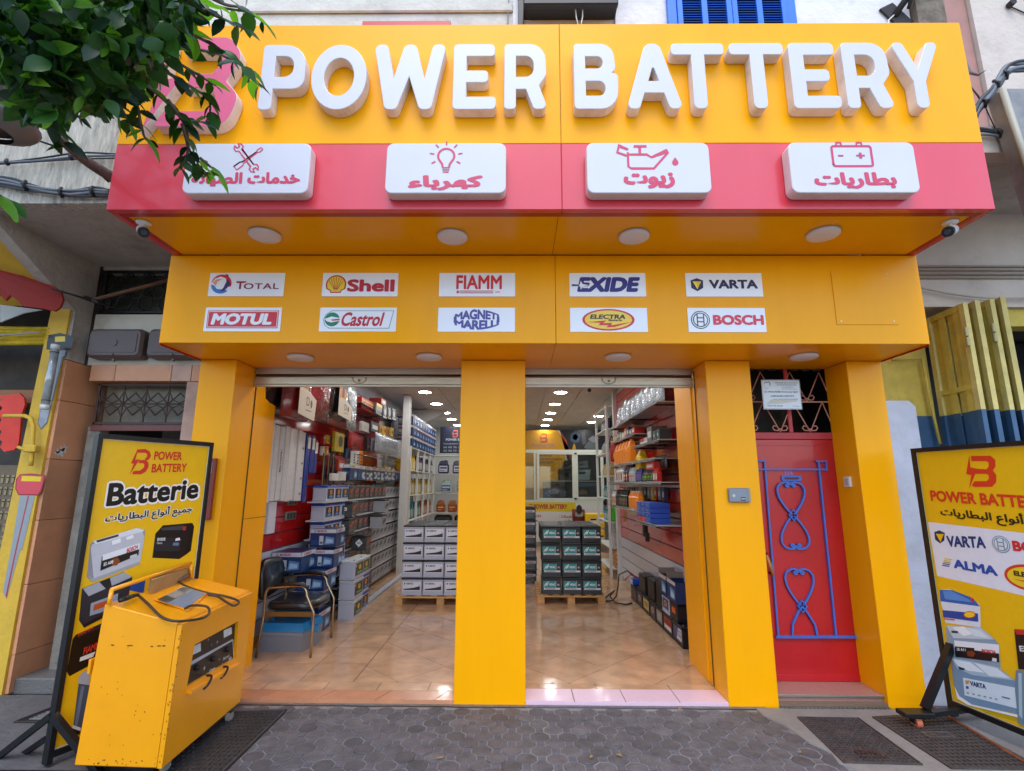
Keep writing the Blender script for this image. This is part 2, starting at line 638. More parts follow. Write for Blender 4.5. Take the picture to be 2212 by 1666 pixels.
# octagonal pavers with small squares between them, each paver a piece
PITCH_P = .129
pave = thing('paver_pavement', 'grey octagon pavers with small squares laid between the yellow pillars and the street', 'paving', (0, -.45, 0))
bed = MB()
XL0, XR0 = -3.3, 1.93
def edge_r(y):
 return 1.80 + .03*math.sin(y*17) + .02*math.sin(y*41) + max(0, -y-.28)*.28
bed.add([(-14, -3.2, -.006), (2.35, -3.2, -.006), (2.02, -.9, -.006), (1.80, -.03, -.006), (-14, -.03, -.006)], [(0, 1, 2, 3, 4)], GROUT)
bed.obj('joint_bed', pave)
def octa(s, c, z):
 h = s/2
 return [(-h+c, -h, z), (h-c, -h, z), (h, -h+c, z), (h, h-c, z), (h-c, h, z), (-h+c, h, z), (-h, h-c, z), (-h, -h+c, z)]
def paver_mesh(s, c):
 m = MB()
 a, b, d = octa(s, c, -.02), octa(s, c, -.003), octa(s-.007, c-.002, 0)
 m.add(a+b+d, [(i, (i+1) % 8, 8+(i+1) % 8, 8+i) for i in range(8)] + [(8+i, 8+(i+1) % 8, 16+(i+1) % 8, 16+i) for i in range(8)] + [list(range(16, 24))], PAVER)
 return m
proto = paver_mesh(PITCH_P*.945, PITCH_P*.945*.2929).obj('paver', pave)
cells, small, far = [], [], []
ny = 22
HP = PITCH_P/math.sqrt(2)
for j in range(34):
 for i in range(-34, 12):
  cells.append((-.04 + i*2*HP + (HP if j % 2 else 0), -.105 - j*HP))
first = True
near = []
for x, y in cells:
 if x > edge_r(y) + .03 or x < -6:
  continue
 if -2.4 < x and y > -1.15:
  near.append((x, y))
 else:
  far.append((x, y))
near.sort(key=lambda c: abs(c[0])*.3 - c[1])
far += near[290:]
for x, y in near[:290]:
 if first:
  o = proto
  first = False
 else:
  o = proto.copy()
  COL.objects.link(o)
 o.location = Vector((x, y, random.uniform(-.0040, .0016))) - pave.location
 o.rotation_euler = (random.uniform(-.022, .022), random.uniform(-.022, .022), random.uniform(-.03, .03))
sm = MB()
for x, y in near + far:
 if y < -3:
  continue
 h = .0235
 zz = random.uniform(-.004, -.001)
 cx, cy = x+HP, y
 sm.add([(cx-h, cy-h, zz), (cx+h, cy-h, zz), (cx+h, cy+h, zz), (cx-h, cy+h, zz)] + [(cx-h-.002, cy-h-.002, -.02), (cx+h+.002, cy-h-.002, -.02), (cx+h+.002, cy+h+.002, -.02), (cx-h-.002, cy+h+.002, -.02)],
     [(0, 1, 2, 3), (0, 4, 5, 1), (1, 5, 6, 2), (2, 6, 7, 3), (3, 7, 4, 0)], PAVER_S)
sm.obj('small_paver_squares', pave, kind='stuff')
fp = MB()
for x, y in far:
 zz = random.uniform(-.003, .001)
 b = [(x+p[0], y+p[1], p[2]+zz) for p in octa(PITCH_P*.945, PITCH_P*.277, -.012)]
 d = [(x+p[0], y+p[1], p[2]+zz) for p in octa(PITCH_P*.93, PITCH_P*.272, 0)]
 fp.add(b+d, [(i, (i+1) % 8, 8+(i+1) % 8, 8+i) for i in range(8)] + [list(range(8, 16))], PAVER_S)
fp.obj('outer_pavers', pave, kind='stuff')
# the concrete skirt over the right-hand paver edge
mb = MB()
ed = []
n = 26
for i in range(n+1):
 y = -.03 - i*.125
 ed.append((edge_r(y) - .02 + random.uniform(-.022, .022), y))
top = [(x, y, .006) for x, y in ed]
mb.add(top + [(6, ed[-1][1], .006), (6, -.03, .006)] + [(x-.012, y, -.02) for x, y in ed],
    [list(range(n+3))] + [(i, i+1, n+3+i+1, n+3+i) for i in range(n)], mat('concrete_skirt', '#7d7975', .88, var=.14, scale=4, bump=.3, bscale=70, dirt=.45, dirtcol=(.12, .11, .10)))
structure(mb, 'concrete_skirt')
# strip of cement along the threshold
mb = MB()
pts = [(-2.37, -.005)] + [(1.82, -.005)] + [(1.82 - i*.16, -.034 + random.uniform(-.012, .006)) for i in range(27)]
mb.poly([(x, y, .004) for x, y in pts], mat('cement_strip', '#6d6a67', .9, var=.2, scale=12, bump=.5, bscale=60))
structure(mb, 'cement_strip')
# cracked concrete at the left, in front of the neighbour
mb = MB()
mb.poly([(-2.05, -.05, .003), (-2.45, -.62, .003), (-2.3, -1.4, .003), (-2.6, -3.2, .003), (-14, -3.2, .003), (-14, .1, .003), (-2.38, .1, .003)], mat('left_concrete', '#615e5e', .88, var=.2, scale=3, bump=.5, bscale=22, dirt=.5, dirtcol=(.1, .09, .09)))
structure(mb, 'left_concrete')

# ------------------------------------------------------------------ shop front cladding
XL, XR = -2.68, 3.02
ZP, YF, ZF = 2.629, -.52, 3.328
front = thing('shop_facade', 'yellow clad shop front with four square pillars and a logo fascia over two openings', 'shop front', (0, 0, 0))
def seam_v(mb, x, y, z0, z1):
 mb.box(x-.0025, x+.0025, y-.0012, y+.002, z0, z1, SEAM)
def pillar(x0, x1, y1=.31, seams=()):
 m = MB()
 m.box(x0, x1, 0, y1, -.02, ZP-.002, YEL, .004)
 o = m.obj('pillar', front)
 return o
pillar(XL, -2.374, .76)
pillar(-.479, .057)
pillar(1.559, 1.928)
pillar(2.732, XR)
for x0, x1 in ((XL, -2.374), (2.732, XR)):
 pass
# inner jambs behind the shutters
m = MB()
m.box(1.559, 1.70, .40, .62, .031, 2.9, YEL, .003)
m.obj('inner_jamb', front)
m = MB()
m.box(-2.3738, -2.366, .345, .352, .04, 2.6, SEAM)
m.obj('panel_seam', front)
m = MB()
m.box(1.551, 1.5588, .27, .276, .04, 2.6, SEAM)
m.obj('panel_seam', front)
m = MB()
m.box(-2.3738, -2.3715, .352, .759, 1.30, 1.304, SEAM)
m.obj('panel_seam', front)
m = MB()
m.box(1.57, 1.90, .311, .9, .0, 2.9, YEL)
m.obj('pillar_back', front)
# fascia box with its soffit
m = MB()
m.box(XL, .2745, YF, YF+.06, ZP, ZF-.002, YEL, .003)
m.obj('fascia_panel', front)
m = MB()
m.box(.2775, XR, YF, YF+.06, ZP, ZF-.002, YEL, .003)
m.obj('fascia_panel', front)
m = MB()
m.box(.268, .284, YF+.004, YF+.05, ZP+.003, ZF-.004, SEAM)
m.obj('panel_seam', front)
m = MB()
m.box(XL+.002, .2745, YF+.06, .32, ZP+.001, ZP+.03, YEL)
m.obj('soffit_panel', front)
m = MB()
m.box(.2775, XR-.002, YF+.06, .32, ZP+.001, ZP+.03, YEL)
m.obj('soffit_panel', front)
m = MB()
m.box(XL+.001, XL+.03, YF+.06, .1, ZP+.03, ZF-.002, YEL)
m.box(XR-.03, XR-.001, YF+.06, .1, ZP+.03, ZF-.002, YEL)
m.box(XL+.03, XR-.03, .06, .1, ZP+.03, ZF-.002, YEL)
m.obj('fascia_return', front)
# red trim round the soffit edge
m = MB()
m.box(XL-.006, XL+.001, YF+.01, .0, ZP-.012, ZP+.006, REDTRIM)
m.obj('edge_trim', front)
m = MB()
m.box(XR-.001, XR+.006, YF+.01, .0, ZP-.012, ZP+.006, REDTRIM)
m.obj('edge_trim', front)
# service hatch
h0, h1 = at(2077, 679, Y=YF), at(2247, 815, Y=YF)
m = MB()
m.box(2.355, 2.805, YF-.006, YF-.0015, 2.775, 3.198, YEL, .0015)
hatch = m.obj('service_hatch', front)
m = MB()
for x in (2.385, 2.775):
 for z in (2.80, 3.172):
  m.cyl((x, YF-.009, z), (x, YF-.006, z), .006, m=STEEL, n=8)
m.obj('screws', hatch, kind='stuff')

# ---- the ten brand panels on the fascia
def brand_panel(x0, z0, x1, z1, draw, bg='#eff1f6'):
 m = MB()
 m.box(x0, x1, YF-.005, YF-.0008, z0, z1, mat('sticker_white', bg, .22, var=.01, coat=.3), .001)
 p = m.obj('brand_panel', front)
 g = MB()
 pr = Print(g, (x0, YF-.005, z0), (1, 0, 0), (0, 0, 1))
 draw(pr, x1-x0, z1-z0)
 g.obj('lettering', p)
 return p
BW, BH = .575, .188
def d_total(p, w, h):
 cx, cy, r = .095, h*.52, .078
 p.poly([(cx+r*math.cos(a), cy+r*.98*math.sin(a)) for a in [R(x) for x in range(175, -20, -12)]] + [(cx+.045+.0*r, cy-.02), (cx+.03, cy+.045), (cx-.01, cy+.06), (cx-.05, cy+.045)], '#d3202f', 1)
 p.poly([(cx+r*math.cos(a), cy+r*math.sin(a)) for a in [R(x) for x in range(185, 320, 10)]] + [(cx+.02, cy-.045), (cx-.03, cy-.04), (cx-.055, cy-.01)], '#3a78c8', 2)
 p.poly([(cx+.045, cy+.04), (cx+.072, cy+.0), (cx+.03, cy-.055), (cx-.005, cy-.062), (cx+.02, cy-.03)], '#2c2766', 3)
 p.poly([(cx-.066, cy+.01), (cx-.045, cy+.036), (cx+.01, cy+.04), (cx-.03, cy+.02), (cx-.04, cy-.015)], '#e59a7a', 4)
 p.poly([(cx+.02, cy+.082), (cx+.05, cy+.07), (cx+.045, cy+.055)], '#2c2766', 4)
 p.text('T', .21, h*.30, .062, h*.32, '#8a2b4a', 2, off=.03)
 p.text('OTAL', .268, h*.30, .268, h*.25, '#8a2b4a', 2, off=.025, space=1.1)
 p.rect(.209, h*.575, .285, h*.635, '#a8232f', 3)
def d_shell(p, w, h):
 cx, cy = .105, h*.47
 for k, (s, c) in enumerate(((1.0, '#c8201f'), (.86, '#f0cf25'))):
  pts = [(cx-.04*s, cy-.062*s), (cx-.045*s, cy-.045*s), (cx-.072*s, cy-.03*s)]
  pts += [(cx+.078*s*math.cos(a), cy+.005+.076*s*math.sin(a)) for a in [R(x) for x in range(190, -20, -14)]]
  pts += [(cx+.072*s, cy-.03*s), (cx+.045*s, cy-.045*s), (cx+.04*s, cy-.062*s)]
  p.poly(pts, c, 1+k)
 for a in range(30, 151, 20):
  p.line([(cx+.012*math.cos(R(a)), cy-.035), (cx+.062*math.cos(R(a)), cy+.004+.06*math.sin(R(a)))], .004, '#c8201f', 3.5)
 p.text('Shell', .19, h*.19, .36, h*.53, '#c01f2e', 2, off=.045, space=1.0)
def d_fiamm(p, w, h):
 p.text('FIAMM', .13, h*.30, .345, h*.60, '#d01c1f', 2, off=.03)
 p.rect(.16, h*.13, .41, h*.165, '#c0304a', 2)
 p.rect(.16, h*.205, .41, h*.24, '#c0304a', 2)
 p.rect(.425, h*.165, .46, h*.20, '#c0304a', 2)
 p.rect(.13, h*.165, .158, h*.20, '#c0304a', 2)
 p.rect(.139, h*.12, .149, h*.245, '#c0304a', 2.5)
def d_exide(p, w, h):
 p.text('EXIDE', .055, h*.19, .455, h*.63, '#22207c', 2, off=.065, shear=.22)
 p.poly([(.018, h*.47), (.08, h*.52), (.085, h*.66), (.10, h*.52), (.15, h*.47), (.10, h*.42), (.085, h*.28), (.08, h*.42)], '#eff1f6', 4)
 p.poly([(.018, h*.43), (.018, h*.51), (.075, h*.50), (.075, h*.44)], '#22207c', 5)
def d_varta(p, w, h):
 hexagon_mark(p, .085, h*.50, .052)
 p.text('VARTA', .175, h*.33, .365, h*.38, '#1b1745', 2, off=.045)
def d_motul(p, w, h):
 p.rect(.02, h*.13, w-.02, h*.87, '#d21f36', 1)
 p.rect(.026, h*.165, w-.026, h*.835, '#eff1f6', 2)
 p.rect(.030, h*.19, w-.030, h*.81, '#d21f36', 3)
 p.text('MOTUL', .05, h*.27, .455, h*.48, '#eff1f6', 4, off=.06, shear=.18)
def d_castrol(p, w, h):
 p.poly([(.075, h*.13), (w-.05, h*.13), (w-.02, h*.87), (.09, h*.87), (.045, h*.72), (.028, h*.5), (.04, h*.26)], '#2f5c49', 1)
 p.poly([(.077, h*.15), (w-.053, h*.15), (w-.0245, h*.85), (.092, h*.85), (.049, h*.71), (.032, h*.5), (.044, h*.27)], '#eff1f6', 2)
 p.oval(.095, h*.5, .056, h*.29, '#0f7f5e', 3)
 p.poly([(.04, h*.52), (.09, h*.62), (.15, h*.56), (.15, h*.44), (.09, h*.37), (.055, h*.42)], '#eff1f6', 4)
 p.poly([(.085, h*.49), (.15, h*.53), (.152, h*.46), (.10, h*.44)], '#c52336', 5)
 p.text('Castrol', .155, h*.22, .31, h*.58, '#c52336', 3, off=.03, shear=.22)
def d_magneti(p, w, h):
 p.text('MAGNETI', .125, h*.50, .33, h*.43, '#4f4796', 2, off=.05, arc=.5, space=.95)
 p.text('MARELLI', .125, h*.08, .33, h*.40, '#4f4796', 2, off=.05, arc=-.5, space=.95)
 p.rect(.118, h*.36, .140, h*.62, '#4f4796', 4)
 p.rect(.440, h*.38, .459, h*.62, '#4f4796', 4)
def d_electra(p, w, h):
 p.oval(.285, h*.5, .195, h*.45, '#d02436', 1)
 p.oval(.285, h*.5, .176, h*.385, '#f6cf3a', 2)
 p.text('ELECTRA', .148, h*.53, .262, h*.19, '#2a2426', 3, off=.05, shear=.2)
 p.text('Batterie', .285, h*.44, .10, h*.09, '#2a2426', 3, off=.04, shear=.1)
 p.poly([(.13, h*.40), (.27, h*.47), (.245, h*.36), (.31, h*.37), (.305, h*.27), (.46, h*.42), (.33, h*.20), (.265, h*.185), (.285, h*.27), (.21, h*.27), (.225, h*.37)], '#d02436', 3)
def d_bosch(p, w, h):
 armature_mark(p, .092, h*.5, .070, '#3f4a52')
 p.text('BOSCH', .185, h*.29, .375, h*.42, '#dd3448', 2, off=.05)
row_t = [(-2.355, d_total), (-1.49, d_shell), (-.603, d_fiamm), (.382, d_exide), (1.257, d_varta)]
row_b = [(-2.355, d_motul), (-1.49, d_castrol), (-.603, d_magneti), (.382, d_electra), (1.257, d_bosch)]
for x, d in row_t:
 brand_panel(x, 2.993, x+BW, 2.993+BH, d)
for x, d in row_b:
 brand_panel(x, 2.716, x+BW, 2.716+BH, d)

# ------------------------------------------------------------------ the projecting sign box
YS, ZR, ZT = -1.18, 3.801, 4.727
SX0, SX1 = -2.662, 3.016
sign = thing('shop_sign', 'large projecting sign box, orange above red, with raised white letters', 'sign', (0, YS, ZF))
m = MB()
m.box(SX0, .272, YS, YS+.05, ZR+.001, ZT, YEL, .003)
m.obj('sign_panel', sign)
m = MB()
m.box(.275, SX1, YS, YS+.05, ZR+.001, ZT, YEL, .003)
m.obj('sign_panel', sign)
m = MB()
m.box(SX0, .272, YS, YS+.05, ZF, ZR-.001, RED, .003)
m.obj('red_panel', sign)
m = MB()
m.box(.275, SX1, YS, YS+.05, ZF, ZR-.001, RED, .003)
m.obj('red_panel', sign)
m = MB()
m.box(.268, .279, YS+.003, YS+.04, ZF+.003, ZT-.003, SEAM)
m.obj('panel_seam', sign)
m = MB()
m.box(SX0+.002, SX0+.04, YS+.05, .0, ZR, ZT-.002, YEL)
m.box(SX1-.04, SX1-.002, YS+.05, .0, ZR, ZT-.002, YEL)
m.box(SX0+.04, SX1-.04, YS+.05, .0, ZT-.03, ZT-.002, YEL)
m.obj('side_panel', sign)
m = MB()
m.box(SX0+.001, SX0+.04, YS+.05, .0, ZF, ZR-.002, RED)
m.obj('side_panel', sign)
m = MB()
m.box(SX1-.04, SX1-.001, YS+.05, .0, ZF, ZR-.002, RED)
m.obj('side_panel', sign)
m = MB()
m.box(SX0+.04, SX1-.04, YS+.05, YS+.09, ZF-.0, ZF+.02, REDTRIM)
m.box(SX0+.04, SX0+.075, YS+.09, YF-.002, ZF, ZF+.02, REDTRIM)
m.box(SX1-.075, SX1-.04, YS+.09, YF-.002, ZF, ZF+.02, REDTRIM)
m.obj('edge_trim', sign)
m = MB()
m.box(SX0+.075, .255, YS+.09, YF-.001, ZF+.004, ZF+.02, YEL)
m.obj('soffit_panel', sign)
m = MB()
m.box(.259, SX1-.075, YS+.09, YF-.001, ZF+.004, ZF+.02, YEL)
m.obj('soffit_panel', sign)
m = MB()
m.box(.2555, .2585, YS+.09, YF-.001, ZF+.007, ZF+.018, SEAM)
m.obj('panel_seam', sign)

T = .185
GL = {
 'P': ([(0, 0, .06), (T, 0, .06), (T, .315, 0), (.30, .315, 0), (.62, .315, .30), (.62, 1, .34), (0, 1, .06)], [[(T, .50, 0), (.45, .50, .14), (.45, .82, .14), (T, .82, 0)]], .62),
 'E': ([(0, 0, .06), (.60, 0, .07), (.60, .19, .05), (T, .19, 0), (T, .405, 0), (.49, .405, .06), (.49, .59, .06), (T, .59, 0), (T, .81, 0), (.58, .81, .05), (.58, 1, .07), (0, 1, .06)], [], .60),
 'R': ([(0, 0, .06), (T, 0, .06), (T, .30, 0), (.34, .30, 0), (.46, 0, .07), (.68, 0, .09), (.545, .36, 0), (.66, .52, .12), (.64, 1, .32), (0, 1, .06)], [[(T, .49, 0), (.46, .49, .13), (.46, .81, .13), (T, .81, 0)]], .68),
 'B': ([(0, 0, .06), (.68, 0, .32), (.70, .52, .24), (.60, .55, 0), (.66, .60, .10), (.63, 1, .30), (0, 1, .06)], [[(T, .20, 0), (.49, .20, .10), (.49, .42, .10), (T, .42, 0)], [(T, .615, 0), (.46, .615, .09), (.46, .80, .09), (T, .80, 0)]], .70),
 'T': ([(.31, 0, .08), (.52, 0, .08), (.52, .82, 0), (.83, .82, .06), (.83, 1, .07), (0, 1, .07), (0, .82, .06), (.31, .82, 0)], [], .83),
 'W': ([(.20, 0, .08), (.37, 0, .08), (.535, .50, 0), (.70, 0, .08), (.87, 0, .08), (1.07, 1, .09), (.87, 1, .08), (.76, .48, 0), (.62, 1, .10), (.45, 1, .10), (.31, .48, 0), (.20, 1, .08), (0, 1, .09)], [], 1.07),
 'A': ([(0, 0, .09), (.21, 0, .08), (.30, .24, 0), (.61, .24, 0), (.70, 0, .08), (.91, 0, .09), (.57, 1, .14), (.34, 1, .14)], [[(.37, .42, 0), (.54, .42, 0), (.455, .66, .02)]], .91),
 'Y': ([(.30, 0, .08), (.50, 0, .08), (.50, .40, 0), (.80, 1, .09), (.60, 1, .08), (.40, .60, 0), (.20, 1, .08), (0, 1, .09), (.30, .40, 0)], [], .80),
}
def letter(ch, x0, x1, z0=3.992, z1=4.487):
 if ch == 'O':
  n = 34
  outer = [(.4+.4*math.cos(2*math.pi*i/n), .5+.5*math.sin(2*math.pi*i/n)) for i in range(n)]
  holes = [[(.4+.215*math.cos(2*math.pi*i/n), .5+.29*math.sin(2*math.pi*i/n)) for i in range(n)]]
  w = .8
 else:
  o, hs, w = GL[ch]
  outer, holes = rpoly(o), [rpoly(h) for h in hs]
 solid('letter', outer, holes, (x0, YS-.0015, z0), (x1-x0)/w, z1-z0, .08, WHITE_ACR, WHITE_SIDE, sign)
YL = YS-.08
LP = [('P', 644, 264, 765, 155), ('O', 778, 190, 917, 187), ('W', 936, 117, 1117, 117), ('E', 1131, 253, 1241, 128), ('R', 1260, 253, 1370, 253),
   ('B', 1434, 155, 1547, 218), ('A', 1566, 253, 1708, 249), ('T', 1676, 115, 1808, 115), ('T', 1821, 115, 1956, 115), ('E', 1973, 150, 2103, 241), ('R', 2108, 170, 2238, 246), ('Y', 2223, 113, 2346, 117)]
for ch, a, b, c, d in LP:
 letter(ch, at(a, b, Y=YL).x, at(c, d, Y=YL).x)
# the pink mark at the left, half behind the leaves
lg0, lg1 = at(350, 330, Y=YL).x, at(612, 120, Y=YL).x
W_, H_ = lg1-lg0, .68
Bs = rpoly([(.30, 1, .03), (.84, 1, .16), (1.0, .78, .18), (.84, .50, .04), (1.0, .34, .16), (.90, 0, .20), (.12, 0, .03), (.22, .17, 0), (.66, .17, .08), (.76, .30, .10), (.70, .42, .04), (.42, .42, .0), (.46, .58, .0), (.68, .58, .05), (.78, .72, .08), (.72, .83, .05), (.34, .83, .0)])
solid('logo_shape', Bs, [], (lg0, YS-.0015, 3.87), W_, H_, .08, PINK_FACE, WHITE_SIDE, sign)
bolt = rpoly([(.24, 1.04, .01), (.02, .40, .01), (.16, .43, 0), (.0, -.10, .005), (.37, .55, .01), (.19, .52, 0)])
solid('logo_bolt', bolt, [], (lg0-.01, YS-.0015, 3.87), W_, H_, .08, PINK_FACE, WHITE_SIDE, sign)

# ---- the four service plaques
def plaque(x0, x1, icon, txt, tw, z0=3.39, z1=3.742):
 r = rpoly([(0, 0, .045), (x1-x0, 0, .045), (x1-x0, z1-z0, .045), (0, z1-z0, .045)])
 pl = solid('plaque', r, [], (x0, YS-.0015, z0), 1, 1, .085, WHITE_ACR, WHITE_SIDE, sign, .006)
 g = MB()
 K_ = 1.17
 pr = Print(g, (x0 + (x1-x0)/2*(1-K_), YS-.0868, z0 + .253 - .25*K_), (1, 0, 0), (0, 0, 1))
 pr.P = lambda x, y, l, pr=pr: pr.o + pr.x*(x*K_) + pr.y*(y*K_) + pr.n*(pr.EPS*l)
 icon(pr, (x1-x0)/2)
 g.obj('icon', pl)
 g = MB()
 pr = Print(g, (x0, YS-.0868, z0), (1, 0, 0), (0, 0, 1))
 pr.text(arabic(txt[0]), (x1-x0)/2-tw/2+txt[1], txt[2], tw, txt[3], RI, 2, off=txt[4] if len(txt) > 4 else .035)
 g.obj('lettering', pl)
RI = '#c83a58'
def i_tools(p, c):
 def tr(pts, a, ox, oy):
  ca, sa = math.cos(a), math.sin(a)
  return [(ox+x*ca-y*sa, oy+x*sa+y*ca) for x, y in pts]
 L = .065
 wr = [(-L+.004, .010), (L-.006, .010), (L+.004, .024), (L+.022, .024), (L+.036, .012), (L+.016, .007), (L+.016, -.007), (L+.036, -.012), (L+.022, -.024), (L+.004, -.024), (L-.006, -.010),
    (-L+.006, -.010), (-L-.004, -.024), (-L-.022, -.024), (-L-.036, -.012), (-L-.016, -.007), (-L-.016, .007), (-L-.036, .012), (-L-.022, .024), (-L-.004, .024)]
 p.line(tr(wr, R(-52), c-.01, .246), .0065, RI, 3, closed=True)
 dr = [(-.085, .014), (-.045, .014), (-.035, .006), (.06, .003), (.072, .010), (.094, .007), (.094, -.007), (.072, -.010), (.06, -.003), (-.035, -.006), (-.045, -.014), (-.085, -.014)]
 q = tr(dr, R(42), c+.0, .240)
 p.line(q[:4], .0065, RI, 2)
 p.line(q, .006, RI, 2, closed=True)
def i_bulb(p, c):
 cx, cy, r = c, .255, .044
 arc = [(cx+r*math.cos(R(a)), cy+r*math.sin(R(a))) for a in range(-38, 219, 14)]
 p.line([(cx+.018, .190), (cx+.020, .205)] + arc + [(cx-.020, .205), (cx-.018, .190)], .012, RI, 2)
 for k in range(3):
  p.rect(cx-.022+.003*k, .181-.013*k, cx+.022-.003*k, .188-.013*k, RI, 3)
 for a in range(-30, 211, 40):
  ca, sa = math.cos(R(a)), math.sin(R(a))
  p.line([(cx+.066*ca, cy+.066*sa), (cx+.090*ca, cy+.090*sa)], .009, RI, 2)
def i_oil(p, c):
 b = [(-.085, .285), (-.085, .175), (.02, .175), (.105, .27), (.100, .278), (.0, .240), (-.02, .262), (-.085, .262)]
 p.line([(c-.045+x*1.05, y) for x, y in [(-.06, .275), (-.06, .19), (-.045, .178), (.07, .178), (.148, .275), (.145, .284), (.06, .245), (.038, .262), (-.06, .262)]], .012, RI, 2, closed=True)
 p.line([(c-.115, .255), (c-.165, .275), (c-.155, .315), (c-.105, .292)], .012, RI, 3)
 p.rect(c-.075, .305, c-.005, .318, RI, 3)
 p.rect(c-.050, .265, c-.036, .306, RI, 3)
 p.poly([(c+.145, .245)] + [(c+.145+.017*math.cos(R(a)), .213+.017*math.sin(R(a))) for a in range(30, -211, -24)], RI, 3)
def i_batt(p, c):
 p.line(rpoly([(c-.105, .19, .012), (c+.105, .19, .012), (c+.105, .31, .012), (c-.105, .31, .012)]), .012, RI, 2, closed=True)
 for sx in (-.065, .045):
  p.line([(c+sx-.014, .314), (c+sx-.012, .332), (c+sx+.012, .332), (c+sx+.014, .314)], .009, RI, 3)
 p.rect(c-.075, .248, c-.047, .257, RI, 3)
 p.rect(c+.022, .2485, c+.068, .2575, RI, 3)
 p.rect(c+.038, .236, c+.052, .270, RI, 3.5)
plaque(-2.125, -1.33, i_tools, ('خدمات الصيانة', -.0, .048, .10, .05), .69)
plaque(-.845, -.085, i_bulb, ('كهرباء', .0, .018, .105, .055), .47)
plaque(.425, 1.20, i_oil, ('زيوت', .0, .03, .11, .055), .32)
plaque(1.70, 2.49, i_batt, ('بطاريات', .0, .025, .115, .05), .51)

# ------------------------------------------------------------------ round lamps, cameras
def round_lamp(x, y, z, r, label, group):
 t = thing('round_lamp', label, 'lamp', (x, y, z), group)
 m = MB()
 m.lathe((x, y, z), [(0, 0), (r*1.02, 0), (r*1.02, -.008), (r*.98, -.009)], mat('lamp_rim', '#b9aca6', .5), 28)
 m.obj('rim', t)
 m = MB()
 m.lathe((x, y, z), [(r*.99, -.006), (r*.99, -.018), (r*.9, -.026), (r*.5, -.030), (0, -.031)], LAMP_W, 28)
 m.obj('diffuser', t)
nm = ['under the sign below the tools plaque', 'under the sign below the light bulb plaque', 'under the sign below the oil can plaque', 'under the sign below the battery plaque']
for (px, py), s in zip(((662, 593), (1131, 597), (1585, 596), (2058, 590)), nm):
 p = at(px, py, Z=ZF-.02)
 round_lamp(p.x, p.y, ZF+.003, .107, 'unlit round lamp ' + s, 'round lamps under the projecting sign')
nm = ['over the left shutter by the outer pillar', 'over the left shutter by the middle pillar', 'over the right shutter', 'over the red door']
for (px, py), s in zip(((751, 897), (1073, 896), (1545, 896), (2010, 895)), nm):
 p = at(px, py, Z=ZP-.02)
 round_lamp(p.x, p.y, ZP, .104, 'unlit round lamp in the lower soffit ' + s, 'round lamps under the fascia')
def camera_thing(base, aim, label):
 t = thing('security_camera', label, 'camera', base, 'security cameras on the sign corners')
 b, a = Vector(base), Vector(aim).normalized()
 W = mat('camera_white', '#dcdcdc', .35)
 m = MB()
 m.lathe(b, [(0, 0), (.045, 0), (.045, -.012), (.02, -.02), (0, -.02)], W, 18)
 m.obj('base', t)
 j = b + Vector((0, 0, -.06)) + a*.01
 m = MB()
 m.tube([b + Vector((0, 0, -.015)), b + Vector((0, 0, -.04)) - a*.005, j], .014, W, 10)
 m.obj('arm', t)
 m = MB()
 m.cyl(j - a*.05, j + a*.05, .033, .034, W, 18)
 bd = m.obj('body', t)
 m = MB()
 m.cyl(j + a*.05, j + a*.085, .0345, .033, BLACK, 18)
 m.cyl(j + a*.085, j + a*.088, .02, .018, mat('lens_glass', '#151a2c', .1, coat=1), 14)
 m.obj('lens', bd)
camera_thing((-2.53, -1.02, ZF), (.55, -.55, -.42), 'white bullet camera with black lens under the sign corner nearest the tree')
camera_thing((2.86, -1.02, ZF), (-.65, -.45, -.35), 'white bullet camera with black lens under the sign corner by the cable bundles')

# ------------------------------------------------------------------ roller shutters
def shutter(x0, x1, label):
 t = thing('roller_shutter', label, 'shutter', ((x0+x1)/2, .31, 2.46), 'raised roller shutters')
 m = MB()
 m.box(x0, x1, .315, .33, 2.575, 2.64, STEEL, .003)
 m.obj('housing', t)
 m = MB()
 m.box(x0, x1, .325, .34, 2.548, 2.574, IRON_D)
 m.tube([(x0, .322, 2.553), (x1, .322, 2.553)], .007, STEEL, 8)
 m.obj('guide_gap', t)
 m = MB()
 m.box(x0, x1, .305, .320, 2.478, 2.546, STEEL, .003)
 m.obj('bottom_slat', t)
 m = MB()
 m.box(x0, x1, .298, .322, 2.455, 2.476, STEEL, .004)
 m.obj('bottom_rail', t)
 cx = (x0+x1)/2
 m = MB()
 pts = [(cx-.062, .300, 2.545)] + [(cx+.058*math.cos(R(a)), .297, 2.525+.036*math.sin(R(a))) for a in range(180, 361, 20)] + [(cx+.062, .300, 2.545)]
 m.tube(pts, .0045, STEEL, 6)
 h = m.obj('handle', t)
 m = MB()
 m.cyl((cx, .305, 2.515), (cx, .296, 2.515), .012, m=mat('brass', '#7d6a45', .4, .8), n=12)
 m.obj('lock', h)
 m = MB()
 for dx in (-(x1-x0)/2+.05, -.08, .08, (x1-x0)/2-.07):
  for z in (2.498, 2.528):
   m.cyl((cx+dx, .305, z), (cx+dx, .302, z), .006, m=STEEL, n=8)
 m.obj('rivets', t, kind='stuff')
shutter(-2.37, -.482, 'raised steel roller shutter over the left opening above the chair')
shutter(.060, 1.556, 'raised steel roller shutter over the right opening beside the red door')
